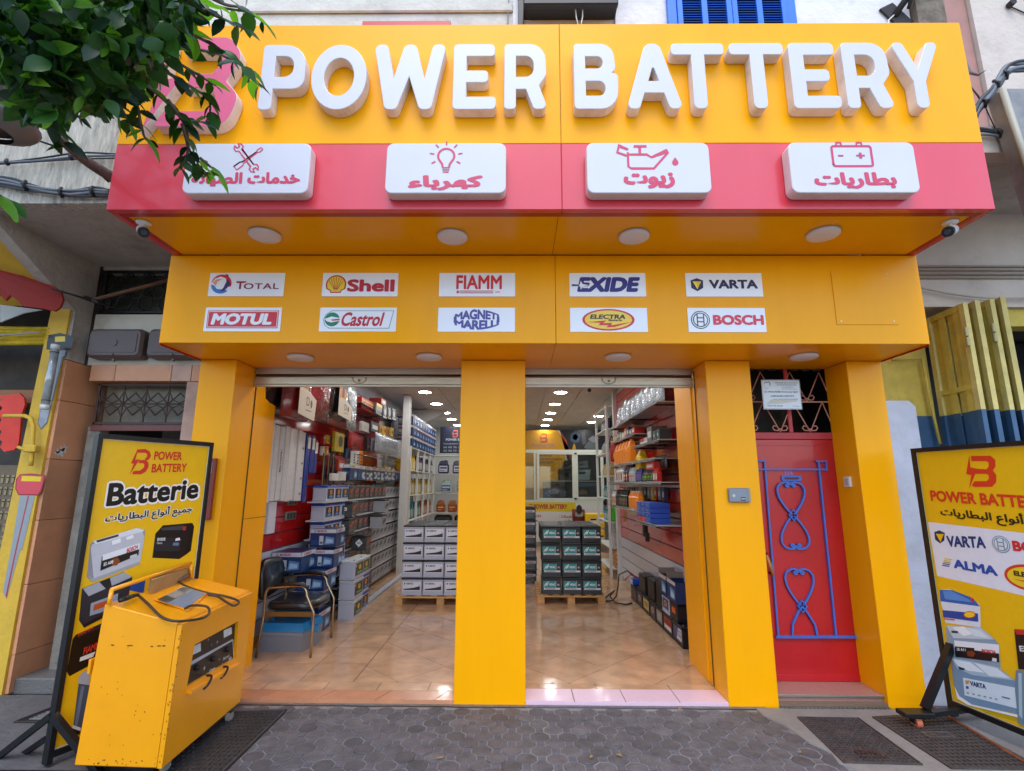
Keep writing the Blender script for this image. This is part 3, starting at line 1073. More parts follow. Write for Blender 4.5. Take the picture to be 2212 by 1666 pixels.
# ------------------------------------------------------------------ shop interior
ZFL = .03
WALLW = mat('interior_white', '#cfd0cd', .6, var=.03, scale=2)
CEIL = mat('ceiling_board', '#d3cfc6', .85, var=.08, scale=5, obj_var=.04, bump=.1, bscale=120)
CEILBAR = mat('ceiling_bar', '#7c7972', .6)
TILE = mat('floor_tile', '#c9a07a', .13, var=.24, scale=4.5, obj_var=.09, coat=.4, dirt=.25, dirtcol=(.42, .27, .17))
TILE_E = mat('floor_edge_tile', '#c58a66', .2, var=.12, scale=5, obj_var=.05, coat=.3, dirt=.2, dirtcol=(.35, .2, .13))
TILE_P = mat('threshold_granite', '#d9b9c6', .3, var=.1, scale=90, coat=.3)
TILE_J = mat('tile_joint', '#75604f', .9)
m = MB()
m.box(-2.72, 2.9, .004, 11.6, -.2, ZFL-.004, TILE_J)
floor = structure(m, 'shop_floor')
x0b = -1.33
S_ = .495
r2 = S_/math.sqrt(2)
full = None
def tile_obj(poly, mt, name='tile', z=ZFL, g=.0036):
 cx = sum(p[0] for p in poly)/len(poly)
 cy = sum(p[1] for p in poly)/len(poly)
 inner = []
 for x, y in poly:
  d = math.hypot(x-cx, y-cy)
  inner.append((cx + (x-cx)*(1-g/d*1.2), cy + (y-cy)*(1-g/d*1.2)))
 m = MB()
 k = len(poly)
 m.add([(x, y, z) for x, y in inner] + [(x, y, z-.006) for x, y in inner], [list(range(k))] + [(i, k+i, k+(i+1) % k, (i+1) % k) for i in range(k)], mt)
 return m.obj(name, floor)
n_t = 0
for j in range(0, 34):
 for i in range(0, 9):
  cx = x0b + i*2*r2 + (r2 if j % 2 else 0)
  cy = .36 + j*r2
  if cx - r2 > 2.8 or cy > 11.5:
   continue
  pl = clip([(cx-r2, cy), (cx, cy-r2), (cx+r2, cy), (cx, cy+r2)], x0b, 2.75, .345, 11.4)
  if len(pl) < 3:
   continue
  if cy > 8.5 and cx > 1:
   continue
  tile_obj(pl, TILE)
for j in range(0, 14):
 for i in range(3):
  tile_obj([(x0b-.005-(i+1)*.44, .345+j*.44), (x0b-.005-i*.44, .345+j*.44), (x0b-.005-i*.44, .345+(j+1)*.44), (x0b-.005-(i+1)*.44, .345+(j+1)*.44)], TILE)
xs = [-2.37, -1.93, -1.50, -1.06, -.62, -.19]
for a, b in zip(xs, xs[1:]):
 tile_obj([(a, .0), (b, .0), (b+.08, .175), (a+.08, .175)] if b < -.3 else [(a, .0), (-.10, .0), (-.10, .175), (a+.08, .175)], TILE_E)
for a, b in zip([-2.37, -2.0, -1.52, -1.1, -.7, -.3], [-2.0, -1.52, -1.1, -.7, -.3, .05]):
 tile_obj([(a, .18), (b, .18), (b, .34), (a, .34)], TILE)
for a, b in zip([.0, .42, .80, 1.20], [.42, .80, 1.20, 1.56]):
 tile_obj([(max(a, .0), .0), (b, .0), (b, .235), (max(a, .0), .235)], TILE_P)
for a, b in zip([.0, .62, 1.2], [.62, 1.2, 1.56]):
 tile_obj([(a, .24), (b, .24), (b, .34), (a, .34)], TILE)
m = MB()
m.box(-2.373, -.480, -.0, .003, -.1, .024, TILE_E)
m.box(.058, 1.558, -.0, .003, -.1, .024, TILE_P)
structure(m, 'threshold_edge')

LX, RX, ZC, YB = -2.65, 1.80, 3.30, 11.5
m = MB()
m.box(LX-.1, LX, .32, YB, -.1, ZC+.2, WALLW)
structure(m, 'interior_wall_left')
m = MB()
m.box(RX, RX+.1, .32, 5.3, -.1, ZC+.2, WALLW)
m.box(RX+.1, 2.85, 5.2, 5.3, -.1, ZC+.2, WALLW)
m.box(2.8, 2.9, 5.3, YB, -.1, ZC+.2, WALLW)
structure(m, 'interior_wall_right')
m = MB()
m.box(LX-.1, 2.9, YB, YB+.1, -.1, ZC+.2, WALLW)
structure(m, 'interior_wall_back')
m = MB()
m.box(LX-.1, 2.9, .35, YB+.1, ZC+.02, ZC+.2, WALLW)
ceil_o = structure(m, 'interior_ceiling')
m = MB()
m.box(-2.66, 1.9, .345, .40, 2.6, ZC+.02, WALLW)
structure(m, 'lintel')
px_w = .645
for i in range(-5, 5):
 for j in range(7):
  xa, xb = 1.16 + i*px_w, 1.16 + (i+1)*px_w
  ya = 2.8 + j*1.26
  xa, xb = max(xa, LX), min(xb, 2.8)
  if xb - xa < .05:
   continue
  mm = MB()
  mm.box(xa+.008, xb-.008, ya+.002, min(ya+1.26, YB)-.002, ZC, ZC+.015, CEIL)
  mm.obj('ceiling_panel', ceil_o)
m = MB()
m.box(-2.2, -2.08, 5.55, 5.75, ZFL, ZC, WALLW)
structure(m, 'column')
m = MB()
m.prism([(LX, 7.5, ZC), (LX, 7.5, 2.75), (-1.55, 7.5, ZC)], (0, .12, 0), WALLW)
structure(m, 'stair_beam')
# lit ceiling lamps
LIT = mat('lit_lamp_disc', '#ffffff', .4, var=0, emit=27)
LITR = mat('lit_lamp_rim', '#e8e8e8', .4)
k = 0
rowsL = [(.80, 'row beside the right opening'), (-1.72, 'row over the left rack'), (2.02, 'row over the far corner')]
ordn = ['first', 'second', 'third', 'fourth', 'fifth', 'sixth', 'seventh', 'eighth', 'ninth', 'tenth', 'eleventh', 'twelfth']
proto_l = None
for xr, nm_ in rowsL:
 ys = [8.45, 9.65] if xr > 2 else [1.2, 2.5, 3.85, 5.15, 6.55, 7.9, 9.15, 10.45]
 for q, yy in enumerate(ys):
  lb = 'round lit ceiling lamp, ' + ordn[q] + ' from the door, ' + nm_
  if proto_l is None:
   t = thing('ceiling_lamp', lb, 'lamp', (0, 0, 0), 'lit round ceiling lamps')
   m = MB()
   m.lathe((0, 0, 0), [(.13, .0), (.13, -.012), (.115, -.016)], LITR, 24)
   m.obj('rim', t)
   m = MB()
   m.lathe((0, 0, 0), [(.116, -.012), (.10, -.018), (0, -.02)], LIT, 24)
   m.obj('diffuser', t)
   t.location = (xr, yy, ZC)
   proto_l = t
  else:
   dup(proto_l, (xr, yy, ZC), 0, lb)

# ---- car batteries --------------------------------------------------------
def battery(case, lid, deco, w=.255, d=.175, h=.19, label='', loc=(0, 0, 0), group=None, lidh=.028, ribs=True):
 """front (label) faces -Y; origin under the middle of the front edge"""
 t = thing('car_battery', label, 'battery', (0, 0, 0), group)
 m = MB()
 m.box(-w/2+.004, w/2-.004, .004, d-.004, .012, h-lidh, case, .005)
 m.box(-w/2, w/2, 0, d, 0, .013, case, .002)
 if ribs:
  m.box(-w/2+.001, w/2-.001, .001, d-.001, h-lidh-.016, h-lidh-.004, case, .003)
 m.obj('case', t)
 m = MB()
 m.box(-w/2, w/2, 0, d, h-lidh, h-.006, lid, .006)
 m.box(-w/2+.02, w/2-.02, .05, d-.03, h-.006, h+.002, lid, .003)
 for sx in (-.38, .38):
  m.cyl((w*sx, .028, h-.008), (w*sx, .028, h+.006), .010, .009, mat('lead', '#77777a', .5, .6), 8)
 m.obj('lid', t)
 g = MB()
 deco(Print(g, (-w/2, .004, 0), (1, 0, 0), (0, 0, 1)), w, h)
 g.obj('label', t)
 t.location = loc
 return t
GC = mat('grey_case', '#b3b6c4', .45, var=.04)
GC2 = mat('silver_case', '#9fa2a8', .4, var=.05)
BLID = mat('blue_lid', '#1f3f9e', .4)
BKC = mat('black_case', '#17181b', .35, var=.1)
GRF = mat('wrapped_dark_case', '#3a3d3f', .22, var=.3, scale=25, bump=.5, bscale=30, coat=.6)
BLKLID = mat('black_lid', '#111113', .4)
LLID = mat('light_lid', '#c5c8c8', .4)
def dl_blue(p, w, h):
 p.rect(w*.10, h*.18, w*.92, h*.80, '#161a3d', 1)
 p.rect(w*.10, h*.18, w*.20, h*.80, '#34507f', 2)
 p.oval(w*.56, h*.56, w*.15, h*.16, '#e0a020', 2, 14)
 p.oval(w*.56, h*.56, w*.09, h*.09, '#b5662a', 3, 12)
 p.oval(w*.56, h*.30, w*.24, h*.07, '#5f9fe0', 2.5, 12)
def dl_green(p, w, h):
 p.rect(w*.10, h*.18, w*.92, h*.80, '#2c4a36', 1)
 p.oval(w*.56, h*.56, w*.13, h*.14, '#e6b21c', 2, 14)
 p.rect(w*.3, h*.26, w*.8, h*.34, '#8fb39a', 2)
 p.rect(w*.12, h*.62, w*.2, h*.76, '#c0c9c2', 2)
def dl_red(p, w, h):
 p.rect(w*.12, h*.14, w*.9, h*.80, '#55423c', 1)
 p.poly([(w*.14, h*.5), (w*.6, h*.78), (w*.88, h*.78), (w*.4, h*.42)], '#b9503c', 2)
 p.rect(w*.18, h*.2, w*.6, h*.28, '#77716c', 2)
def dl_brown(p, w, h):
 p.rect(w*.12, h*.12, w*.9, h*.82, '#453529', 1)
 p.poly([(w*.14, h*.45), (w*.6, h*.76), (w*.88, h*.76), (w*.4, h*.38)], '#6d4d35', 2)
def dl_var(p, w, h):
 p.rect(w*.08, h*.24, w*.93, h*.76, '#d9dae2', 1)
 p.poly([(w*.12, h*.29), (w*.9, h*.29), (w*.9, h*.52), (w*.6, h*.42), (w*.12, h*.35)], '#1a1a22', 2)
 p.text('VARTA', w*.24, h*.60, w*.34, h*.10, '#2b2b42', 2, off=.05)
 p.oval(w*.17, h*.65, w*.035, h*.05, '#41415e', 2, 10)
 p.rect(w*.84, h*.55, w*.885, h*.60, '#777788', 2)
def dl_midac(p, w, h):
 p.rect(w*.06, h*.34, w*.93, h*.76, '#0f1013', .5)
 p.rect(w*.08, h*.38, w*.72, h*.76, '#1c8a8c', 1)
 p.rect(w*.72, h*.40, w*.735, h*.76, '#d8dcdc', 2)
 p.line([(w*.14, h*.42), (w*.20, h*.62), (w*.23, h*.48), (w*.28, h*.70), (w*.29, h*.52), (w*.36, h*.74)], .007, '#e9eeee', 2)
 p.text('MIDAC', w*.40, h*.50, w*.29, h*.13, '#e9eeee', 2, off=.03)
 p.rect(w*.12, h*.27, w*.93, h*.37, '#d8dade', 1.5)
 p.rect(w*.2, h*.30, w*.7, h*.335, '#5a5f66', 2.5)
 p.rect(w*.79, h*.50, w*.90, h*.60, '#9aa0a6', 2)
def dl_white(p, w, h):
 p.rect(w*.1, h*.2, w*.92, h*.8, '#8d9199', 1)
 p.poly([(w*.2, h*.3), (w*.85, h*.5), (w*.85, h*.72), (w*.5, h*.6), (w*.2, h*.4)], '#24262b', 2)

# pallets
WOOD = mat('pallet_wood', '#c99a62', .75, var=.15, scale=6, stretch=(1.5, 12, 12), obj_var=.12, bump=.2, bscale=50)
def pallet(x0, x1, y0, y1, label):
 t = thing('pallet', label, 'pallet', ((x0+x1)/2, (y0+y1)/2, ZFL), 'wooden pallets')
 for a in (x0, (x0+x1)/2-.05, x1-.10):
  m = MB()
  m.box(a, a+.10, y0+.01, y1-.01, ZFL, ZFL+.085, WOOD, .004)
  m.obj('block', t)
 n = 7
 for i in range(n):
  a = y0 + (y1-y0-.1)*i/(n-1)
  m = MB()
  m.box(x0, x1, a, a+.1, ZFL+.086, ZFL+.106, WOOD, .003)
  m.obj('board', t)
 m = MB()
 for i in range(6):
  a = x0+.06 + (x1-x0-.18)*i/5
  m.box(a, a+.09, y0+.02, y1-.02, ZFL+.107, ZFL+.118, WOOD, .002)
 m.obj('top_slats', t, kind='stuff')
def pallet_load(case, lid, deco, x0, cols, y0, deep, layers, z0, w, d, h, desc, where, gap=.004, jit=0.):
 first = None
 for ly in range(layers):
  for c in range(cols):
   for r_ in range(deep):
    if r_ > 0 and ly < layers-1:
     continue
    lb = '%s battery, %s layer up, %s column, %s row deep on the %s pallet' % (desc, ordn[ly], ordn[c], ordn[r_], where)
    loc = (x0 + w/2 + c*(w+gap) + random.uniform(-jit, jit), y0 + r_*(d+gap) + random.uniform(-jit, jit), z0 + ly*(h+.0015))
    if first is None:
     first = battery(case, lid, deco, w, d, h, lb, loc, 'batteries stacked on the %s pallet' % where)
    else:
     dup(first, loc, random.uniform(-jit, jit)*2, lb)
pallet(-1.63, -.42, 3.03, 4.15, 'wooden pallet under the grey batteries behind the middle pillar')
pallet_load(GC, BLKLID, dl_var, -1.56, 4, 3.05, 5, 4, ZFL+.12, .283, .19, .226, 'grey black-lidded', 'left')
pallet(.27, 1.19, 3.14, 4.2, 'wooden pallet under the black and teal batteries')
pallet_load(BKC, BLKLID, dl_midac, .33, 3, 3.16, 5, 4, ZFL+.12, .272, .19, .224, 'black teal-labelled', 'right', jit=.006)

# slatwall panels: grooved boards in colours by height
def slatwall(X, ya, yb, face, label, zsplit, zs, name='slatwall'):
 t = thing(name, label, 'wall panel', (X, (ya+yb)/2, 0))
 for z0, z1 in zip(zs, zs[1:]):
  col = zsplit(z0)
  m = MB()
  a, b = (X, X+.018*face) if face > 0 else (X-.018, X)
  m.box(a, b, ya, yb, z0+.006, z1-.006, col, .003)
  m.obj('slat', t)
 m = MB()
 a, b = (X, X+.004) if face > 0 else (X-.004, X)
 m.box(a, b, ya, yb, zs[0], zs[-1], mat('groove_shadow', '#2a2f45', .6))
 m.obj('backing', t)
REDS = mat('red_slat', '#c01f1e', .16, var=.04, coat=.6)
WHS = mat('white_slat', '#c9ccd8', .25, var=.03, coat=.4)
slatwall(LX+.001, .765, 5.5, 1, 'slatted wall panel, red over white, behind the chair and the racks', lambda z: REDS if .90 < z < 2.9 else WHS, [.08+.166*i for i in range(0, 20)])
m = MB()
m.box(LX+.02, LX+.035, .77, 2.0, ZFL, .10, TILE_E)
structure(m, 'skirting')
slatwall(RX-.001, .63, 5.2, -1, 'slatted wall panel, red over white, behind the oil shelves', lambda z: REDS if z > .74 else WHS, [.09+.1645*i for i in range(0, 20)])
# wall sockets on the red slats
def vent(x, y0, y1, z0, z1, lb):
 t = thing('wall_socket', lb, 'socket', (x, (y0+y1)/2, z0), 'metal sockets on the red slats')
 m = MB()
 m.box(x, x+.02, y0, y1, z0, z1, mat('socket_plate', '#8d8b88', .4, .4), .004)
 m.obj('plate', t)
 for i in range(3):
  a = y0 + (y1-y0)*(.12+.29*i)
  m = MB()
  m.box(x+.0202, x+.024, a, a+(y1-y0)*.2, z0+.015, z1-.015, mat('socket_dark', '#3c3f40', .5))
  m.obj('module', t)
p0, p1 = at(709, 1308, X=LX+.02), at(737, 1282, X=LX+.02)
vent(LX+.02, p0.y, p1.y, 1.195, 1.29, 'three-gang metal socket on the red slats above the chair')
p0, p1 = at(716, 1262, X=LX+.02), at(740, 1246, X=LX+.02)
vent(LX+.02, p0.y, p1.y, 1.36, 1.44, 'small metal socket just below the white boxes')

# ---- left battery rack ----------------------------------------------------
rackm = mat('rack_edge', '#b9bcc0', .5)
XF = -2.28
rk = thing('battery_rack', 'long low rack along the wall carrying rows of car batteries', 'rack', (XF, 4.4, 0))
for kz in range(7):
 z = .10 + .2165*kz
 if kz >= 2:
  ya = 2.02
 else:
  ya = 2.62
 m = MB()
 m.box(XF-.22, XF+.006, ya, 7.5, z-.02, z-.003, rackm if kz else mat('rack_base', '#8b8f94', .5), .002)
 m.obj('shelf', rk)
m = MB()
m.box(XF-.22, XF+.0, 2.0, 2.6, .505, .53, WOOD, .002)
m.obj('ledge', rk)
m = MB()
m.box(XF-.02, XF+.02, 1.98, 2.01, ZFL, .50, WOOD, .002)
m.obj('post', rk)
m = MB()
m.box(-2.06, -1.98, 2.62, 5.6, ZFL, .065, mat('floor_rail', '#a9b1bd', .5), .003)
structure(m, 'floor_rail')
protos = {}
kinds = {'blue': (GC, BLID, dl_blue, 'grey blue-lidded'), 'redl': (GRF, GRF, dl_red, 'dark red-labelled wrapped'), 'brown': (GRF, GRF, dl_brown, 'dark brown-labelled wrapped'), 'silver': (GC2, BLKLID, dl_white, 'silver')}
for row in range(7):
 z = .10 + .2165*row - .002
 y = 2.05 if row >= 2 else 2.75
 col = 0
 while y < 7.3:
  kd = 'blue' if y < 2.6 else ('silver' if y > (4.05 if row < 6 else 4.8) else ('redl' if row > 2 else 'brown'))
  W = {'blue': .275, 'redl': .25, 'brown': .25, 'silver': .245}[kd]
  if not (kd == 'blue' and row < 2) and not (row == 6 and 2.9 < y < 3.1):
   cs, ld, dc, ds = kinds[kd]
   lb = '%s battery on the long rack, %s shelf up, %s in' % (ds, ordn[row], ordn[min(col, 11)] if col < 12 else ['thirteenth', 'fourteenth', 'fifteenth', 'sixteenth', 'seventeenth', 'eighteenth', 'nineteenth', 'twentieth', 'last', 'very last'][col-12])
   if kd not in protos:
    protos[kd] = battery(cs, ld, dc, W-.006, .175, .192, lb, (0, 0, 0), 'batteries on the long rack')
    o = protos[kd]
    o.location = (XF, y+W/2, z)
    o.rotation_euler = (0, 0, R(90))
   else:
    dup(protos[kd], (XF + random.uniform(-.008, .004), y+W/2, z), R(90)+random.uniform(-.015, .015), lb)
  y += W
  col += 1
# batteries that stand in front of the rack
def place(cs, ld, dc, w, d, h, x, y, z, rz, lb, group=None):
 t = battery(cs, ld, dc, w, d, h, lb, (x, y, z), group)
 t.rotation_euler = (0, 0, rz)
 return t
a = None
for i in range(3):
 lb = 'large light grey battery with green label, %s one up in the front floor stack' % ordn[i]
 if a is None:
  a = place(GC, LLID, dl_green, .36, .19, .222, -1.93, 2.41, ZFL, R(90), lb, 'stack of light grey batteries on the floor')
 else:
  dup(a, (-1.93-.005*i, 2.41, ZFL+.225*i), R(90-.6*i), lb)
b = place(GC, BLID, dl_blue, .33, .18, .212, -1.96, 2.80, ZFL, R(90), 'grey blue-lidded battery, lowest of the second floor stack', 'second floor stack of grey batteries')
dup(b, (-1.965, 2.80, ZFL+.215), R(90), 'grey blue-lidded battery in the middle of the second floor stack')
dup(a, (-1.97, 2.80, ZFL+.43), R(90), 'light grey green-labelled battery on top of the second floor stack', 'second floor stack of grey batteries')
dup(b, (-2.14, 2.27, .70), R(90), 'grey blue-lidded battery pushed forward above the wooden ledge', 'batteries on the wooden ledge')
for i in range(2):
 dup(b, (-2.2, 2.25+.36*i, .49), R(90), 'grey blue-lidded battery on the wooden ledge, %s from the door' % ordn[i], 'batteries on the wooden ledge')
c = place(GRF, BLKLID, dl_red, .25, .2, .2, -2.05, 3.15, .72, R(90), 'dark battery with a white diamond sticker, jutting out of the rack', 'batteries jutting out of the rack')
def sticker(parent, w, h, rot):
 g = MB()
 pr = Print(g, (parent.location.x-.10, parent.location.y-.1262, parent.location.z+.06), (1, 0, 0), (0, 0, 1))
 pts = [(-w, 0), (0, -h), (w, 0), (0, h)] if rot else [(-w, -h), (w, -h), (w, h), (-w, h)]
 pr.poly([(x, y+.04) for x, y in pts], '#d8dadc', 1)
 pr.rect(-w*.5, .034, w*.5, .046, '#3a3a3a', 2)
 o = g.obj('sticker', None)
 o.parent = parent
 o.matrix_parent_inverse = (Matrix.Translation(parent.location) @ Matrix.Rotation(parent.rotation_euler.z, 4, 'Z')).inverted()
 return o
sticker(c, .05, .055, True)
for (yy, zz, nm_) in ((2.85, 1.18, 'upper'), (2.78, .965, 'lower')):
 d_ = place(GRF, BLKLID, dl_red, .25, .2, .2, -2.18, yy, zz, R(90), 'dark wrapped battery with a square white sticker, %s of the two pulled forward' % nm_, 'batteries jutting out of the rack')
 sticker(d_, .035, .022, False)
e = place(GC2, BLKLID, dl_white, .28, .19, .2, -2.08, 4.05, .94, R(90), 'silver battery jutting out with a plain grey end, lower one', 'batteries jutting out of the rack')
dup(e, (-2.1, 4.25, 1.17), R(90), 'silver battery jutting out with a plain grey end, upper one')

# cartons ------------------------------------------------------------------
CART = mat('navy_carton', '#15305f', .35, var=.15, scale=6, coat=.3)
CARTT = mat('carton_top', '#242a3c', .5, var=.1)
def carton(x0, x1, y0, y1, z0, z1, lb, group='navy battery cartons by the chair', side='x', brand=True, rz=0):
 t = thing('carton', lb, 'carton', ((x0+x1)/2, (y0+y1)/2, z0), group)
 m = MB()
 m.box(x0, x1, y0, y1, z0, z1, CART, .003)
 m.obj('box', t)
 h = z1-z0
 g = MB()
 for (o, xd, w) in (((x0, y0-.0005, z0), (1, 0, 0), x1-x0), ((x1+.0005, y0, z0), (0, 1, 0), y1-y0)):
  pr = Print(g, o, xd, (0, 0, 1))
  pr.rect(.002, h*.78, w-.002, h*.985, '#c9ccd2', 1)
  if brand:
   armature_mark(pr, w*.18, h*.885, h*.07, '#4c5560', 2, '#c9ccd2')
   pr.text('BOSCH', w*.27, h*.825, w*.36, h*.12, '#b23a48', 2, off=.05)
  pr.poly([(w*.55, h*.12), (w*.93, h*.18), (w*.93, h*.52), (w*.6, h*.6)], '#5a8ab8', 1)
  pr.poly([(w*.60, h*.2), (w*.88, h*.24), (w*.88, h*.42), (w*.63, h*.48)], '#a9c3da', 2)
  pr.rect(w*.05, h*.1, w*.3, h*.4, '#22467e', 1)
 g.obj('print', t)
 g = MB()
 pr = Print(g, (x0, y0-.0012, z0), (1, 0, 0), (0, 0, 1))
 pr.rect((x1-x0)*.36, h*.12, (x1-x0)*.52, h*.62, '#c4c7cc', 3)
 pr.rect((x1-x0)*.38, h*.18, (x1-x0)*.50, h*.3, '#5d6066', 4)
 g.obj('sticker', t)
 return t
cs = [(-2.42, -2.12, 1.62, 1.98, ZFL, ZFL+.215, 'navy battery carton on the floor behind the blue case'),
   (-2.46, -2.16, 1.72, 2.06, ZFL+.22, ZFL+.43, 'navy battery carton second up, half behind the chair seat'),
   (-2.40, -2.10, 1.66, 2.04, ZFL+.435, ZFL+.64, 'navy battery carton with white band beside the armrest'),
   (-2.62, -2.30, 1.50, 1.90, ZFL+.645, ZFL+.855, 'navy battery carton standing highest next to the chair back'),
   (-2.36, -2.08, 1.86, 2.14, ZFL+.645, ZFL+.84, 'navy battery carton behind, touching the rack'),
   (-2.40, -2.10, 1.95, 2.25, ZFL+.86, ZFL+1.06, 'topmost wide navy carton with a row of white symbols')]
for q in cs:
 carton(*q)
# row of cartons on top of the rack, and the big pile over the cubby shelf
first = None
for i in range(9):
 y = 2.85 + i*.36
 lb = 'navy battery carton in the single row above the rack, %s from the door' % ordn[i]
 if first is None:
  first = carton(XF-.24, XF-.0, y, y+.34, 1.66, 1.87, lb, 'navy cartons in a row above the rack')
 else:
  dup(first, (first.location.x, y+.17, 1.66), 0, lb)
# ---- open shelving with bottles -------------------------------------------
SHW = mat('shelf_white', '#cfd3cf', .45, var=.03)
def cubby(x0, x1, y0, y1, zs, posts, label, open_side='x+'):
 t = thing('shelf_unit', label, 'shelves', ((x0+x1)/2, (y0+y1)/2, ZFL))
 for z in zs:
  m = MB()
  m.box(x0, x1, y0, y1, z-.018, z, SHW, .002)
  m.obj('shelf', t)
 for (x, y) in posts:
  m = MB()
  m.box(x-.022, x+.022, y-.022, y+.022, ZFL, zs[-1]+.02, SHW, .003)
  m.obj('post', t)
 return t
def jug(body, cap, w, d, h, label, loc, rz=0, group=None, labelcol=None, lc2=None, handle=True, n='oil_bottle', cat='bottle'):
 t = thing(n, label, cat, (0, 0, 0), group)
 m = MB()
 b = min(w, d)*.18
 m.box(-w/2, w/2, 0, d, 0, h*.72, body, b)
 m.hull([(-w/2+b, b*.6, h*.70), (w/2-b, b*.6, h*.70), (w/2-b, d-b*.6, h*.70), (-w/2+b, d-b*.6, h*.70)], [(-w*.05, d*.25, h*.93), (w*.38, d*.25, h*.93), (w*.38, d*.75, h*.93), (-w*.05, d*.75, h*.93)], body)
 if handle:
  m.tube([(-w*.40, d/2, h*.68), (-w*.38, d/2, h*.84), (-w*.15, d/2, h*.93), (w*.1, d/2, h*.90)], w*.07, body, 6)
 m.obj('body', t)
 m = MB()
 m.cyl((w*.18, d/2, h*.92), (w*.18, d/2, h), w*.15, m=cap, n=10)
 m.obj('cap', t)
 if labelcol:
  g = MB()
  pr = Print(g, (-w/2, -.0005, 0), (1, 0, 0), (0, 0, 1))
  pr.rect(w*.12, h*.14, w*.88, h*.58, labelcol, 1)
  if lc2:
   pr.rect(w*.18, h*.36, w*.82, h*.48, lc2, 2)
   pr.rect(w*.18, h*.20, w*.6, h*.25, lc2, 2)
  g.obj('label', t)
 t.location = loc
 t.rotation_euler = (0, 0, rz)
 return t
def pl(n_, c, r=.3, **k):
 return mat(n_, c, r, var=.04, **k)
YJ, ORJ, NVJ, GDJ, TLJ, PUJ, BKJ, LTJ, GRJ, RDJ, WHJ, AMB, SLV = (pl('yellow_plastic', '#e8bf12'), pl('orange_plastic', '#ef8a1a'), pl('navy_plastic', '#14234d'), pl('gold_plastic', '#b59a45'), pl('teal_plastic', '#1e7c86'),
 pl('purple_plastic', '#4d2a66'), pl('black_jug', '#17171a'), pl('clear_jug', '#a9bdb9', .2), pl('green_plastic', '#4fb52a'), pl('red_plastic', '#b3201f'), pl('white_plastic', '#d6d7d4'), pl('amber_plastic', '#a4521d'), pl('silver_plastic', '#8b8f92', .3, metal=.3))
def row(n, make, step, label, group, l2=None):
 """the first is built, the rest are copies set along step"""
 p0 = make(label % ordn[0])
 for i in range(1, n):
  dup(p0, p0.location + Vector(step)*i, p0.rotation_euler.z + random.uniform(-.08, .08), label % ordn[i], group)
 return p0
# left cubby unit: open towards the aisle, then a unit across the back
cx0, cx1 = -2.62, -2.08
zs = [.45, .92, 1.40, 1.88, 2.33]
cubby(cx0, cx1, 5.9, 8.9, zs, [(cx1-.02, 5.92), (cx0+.05, 5.92), (cx1-.02, 6.68), (cx1-.02, 7.43), (cx1-.02, 8.15), (cx1-.02, 8.88)], 'white cubby shelving full of oil bottles, standing behind the column')
cubby(-2.1, -.5, 8.95, 9.35, zs, [(-1.0, 8.97), (-.5, 8.97)], 'white shelving with big canisters facing the door at the back')
G1 = 'oil bottles in the cubby shelving'
for lv, (z, mts) in enumerate(((1.88, [(YJ, YJ, 'yellow'), (PUJ, PUJ, 'purple'), (NVJ, NVJ, 'navy'), (NVJ, LTJ, 'dark blue')]), (1.40, [(GDJ, BKJ, 'gold'), (GDJ, BKJ, 'olive gold'), (GDJ, BKJ, 'pale gold'), (GDJ, BKJ, 'dull gold')]), (.92, [(TLJ, TLJ, 'teal'), (TLJ, BKJ, 'deep teal'), (AMB, BKJ, 'brown'), (AMB, BKJ, 'amber')]), (.45, [(SLV, BKJ, 'grey'), (SLV, BKJ, 'dark grey'), (BKJ, BKJ, 'black'), (BKJ, BKJ, 'glossy black')]))):
 for bay in range(4):
  bm_, cm_, nm2 = mts[bay]
  row(4, lambda lb, bm_=bm_, cm_=cm_, bay=bay, z=z: jug(bm_, cm_, .12, .11, .33, lb, (cx1-.05, 6.08+.745*bay, z), R(90), G1, '#c9ccc4' if lv != 0 else '#d8d9d0', None),
   (0, .155, 0), nm2 + ' oil bottle, %s in its bay of the cubby shelving, ' + ['top', 'second', 'third', 'lowest'][lv] + ' level', G1)
row(1, lambda lb: jug(YJ, YJ, .22, .13, .38, lb, (-2.28, 5.93, 1.88), 0, None), (0, 0, 0), 'big yellow canister at the %s corner of the cubby shelving', None)
row(1, lambda lb: jug(AMB, GDJ, .2, .13, .34, lb, (-2.30, 5.93, 1.40), 0, None), (0, 0, 0), 'brown oil canister standing alone at the near end, %s of its shelf', None)
G2 = 'canisters on the back shelving'
row(4, lambda lb: jug(NVJ, BKJ, .27, .14, .34, lb, (-1.88, 9.0, 1.88), 0, G2, '#c9ccd4', '#2b3f7a'), (.37, 0, 0), 'navy oil canister on the top back shelf, %s from the column', G2)
row(4, lambda lb: jug(LTJ, LTJ, .29, .2, .33, lb, (-1.80, 9.0, 1.40), 0, G2, '#2c4a80', '#c9ccd4'), (.40, 0, 0), 'pale translucent canister with blue label, %s from the column', G2)
row(5, lambda lb: jug(AMB, GDJ, .22, .14, .30, lb, (-1.92, 9.0, .92), 0, G2, '#8c2f22', '#d9b24a'), (.29, 0, 0), 'brown and gold oil canister, %s along the back shelf', G2)
# navy cartons piled above the cubbies
first = None
for lv in range(3):
 for i in range(9):
  lb = 'navy carton in the pile above the cubbies, %s layer, %s from the door' % (ordn[lv], ordn[i])
  loc = (-2.30, 6.10+.33*i, 2.335+.22*lv)
  if first is None:
   first = carton(-2.52, -2.08, 5.93, 6.25, 2.335, 2.55, lb, 'navy cartons piled above the cubbies')
   o = first
  else:
   o = dup(first, loc, 0, lb)
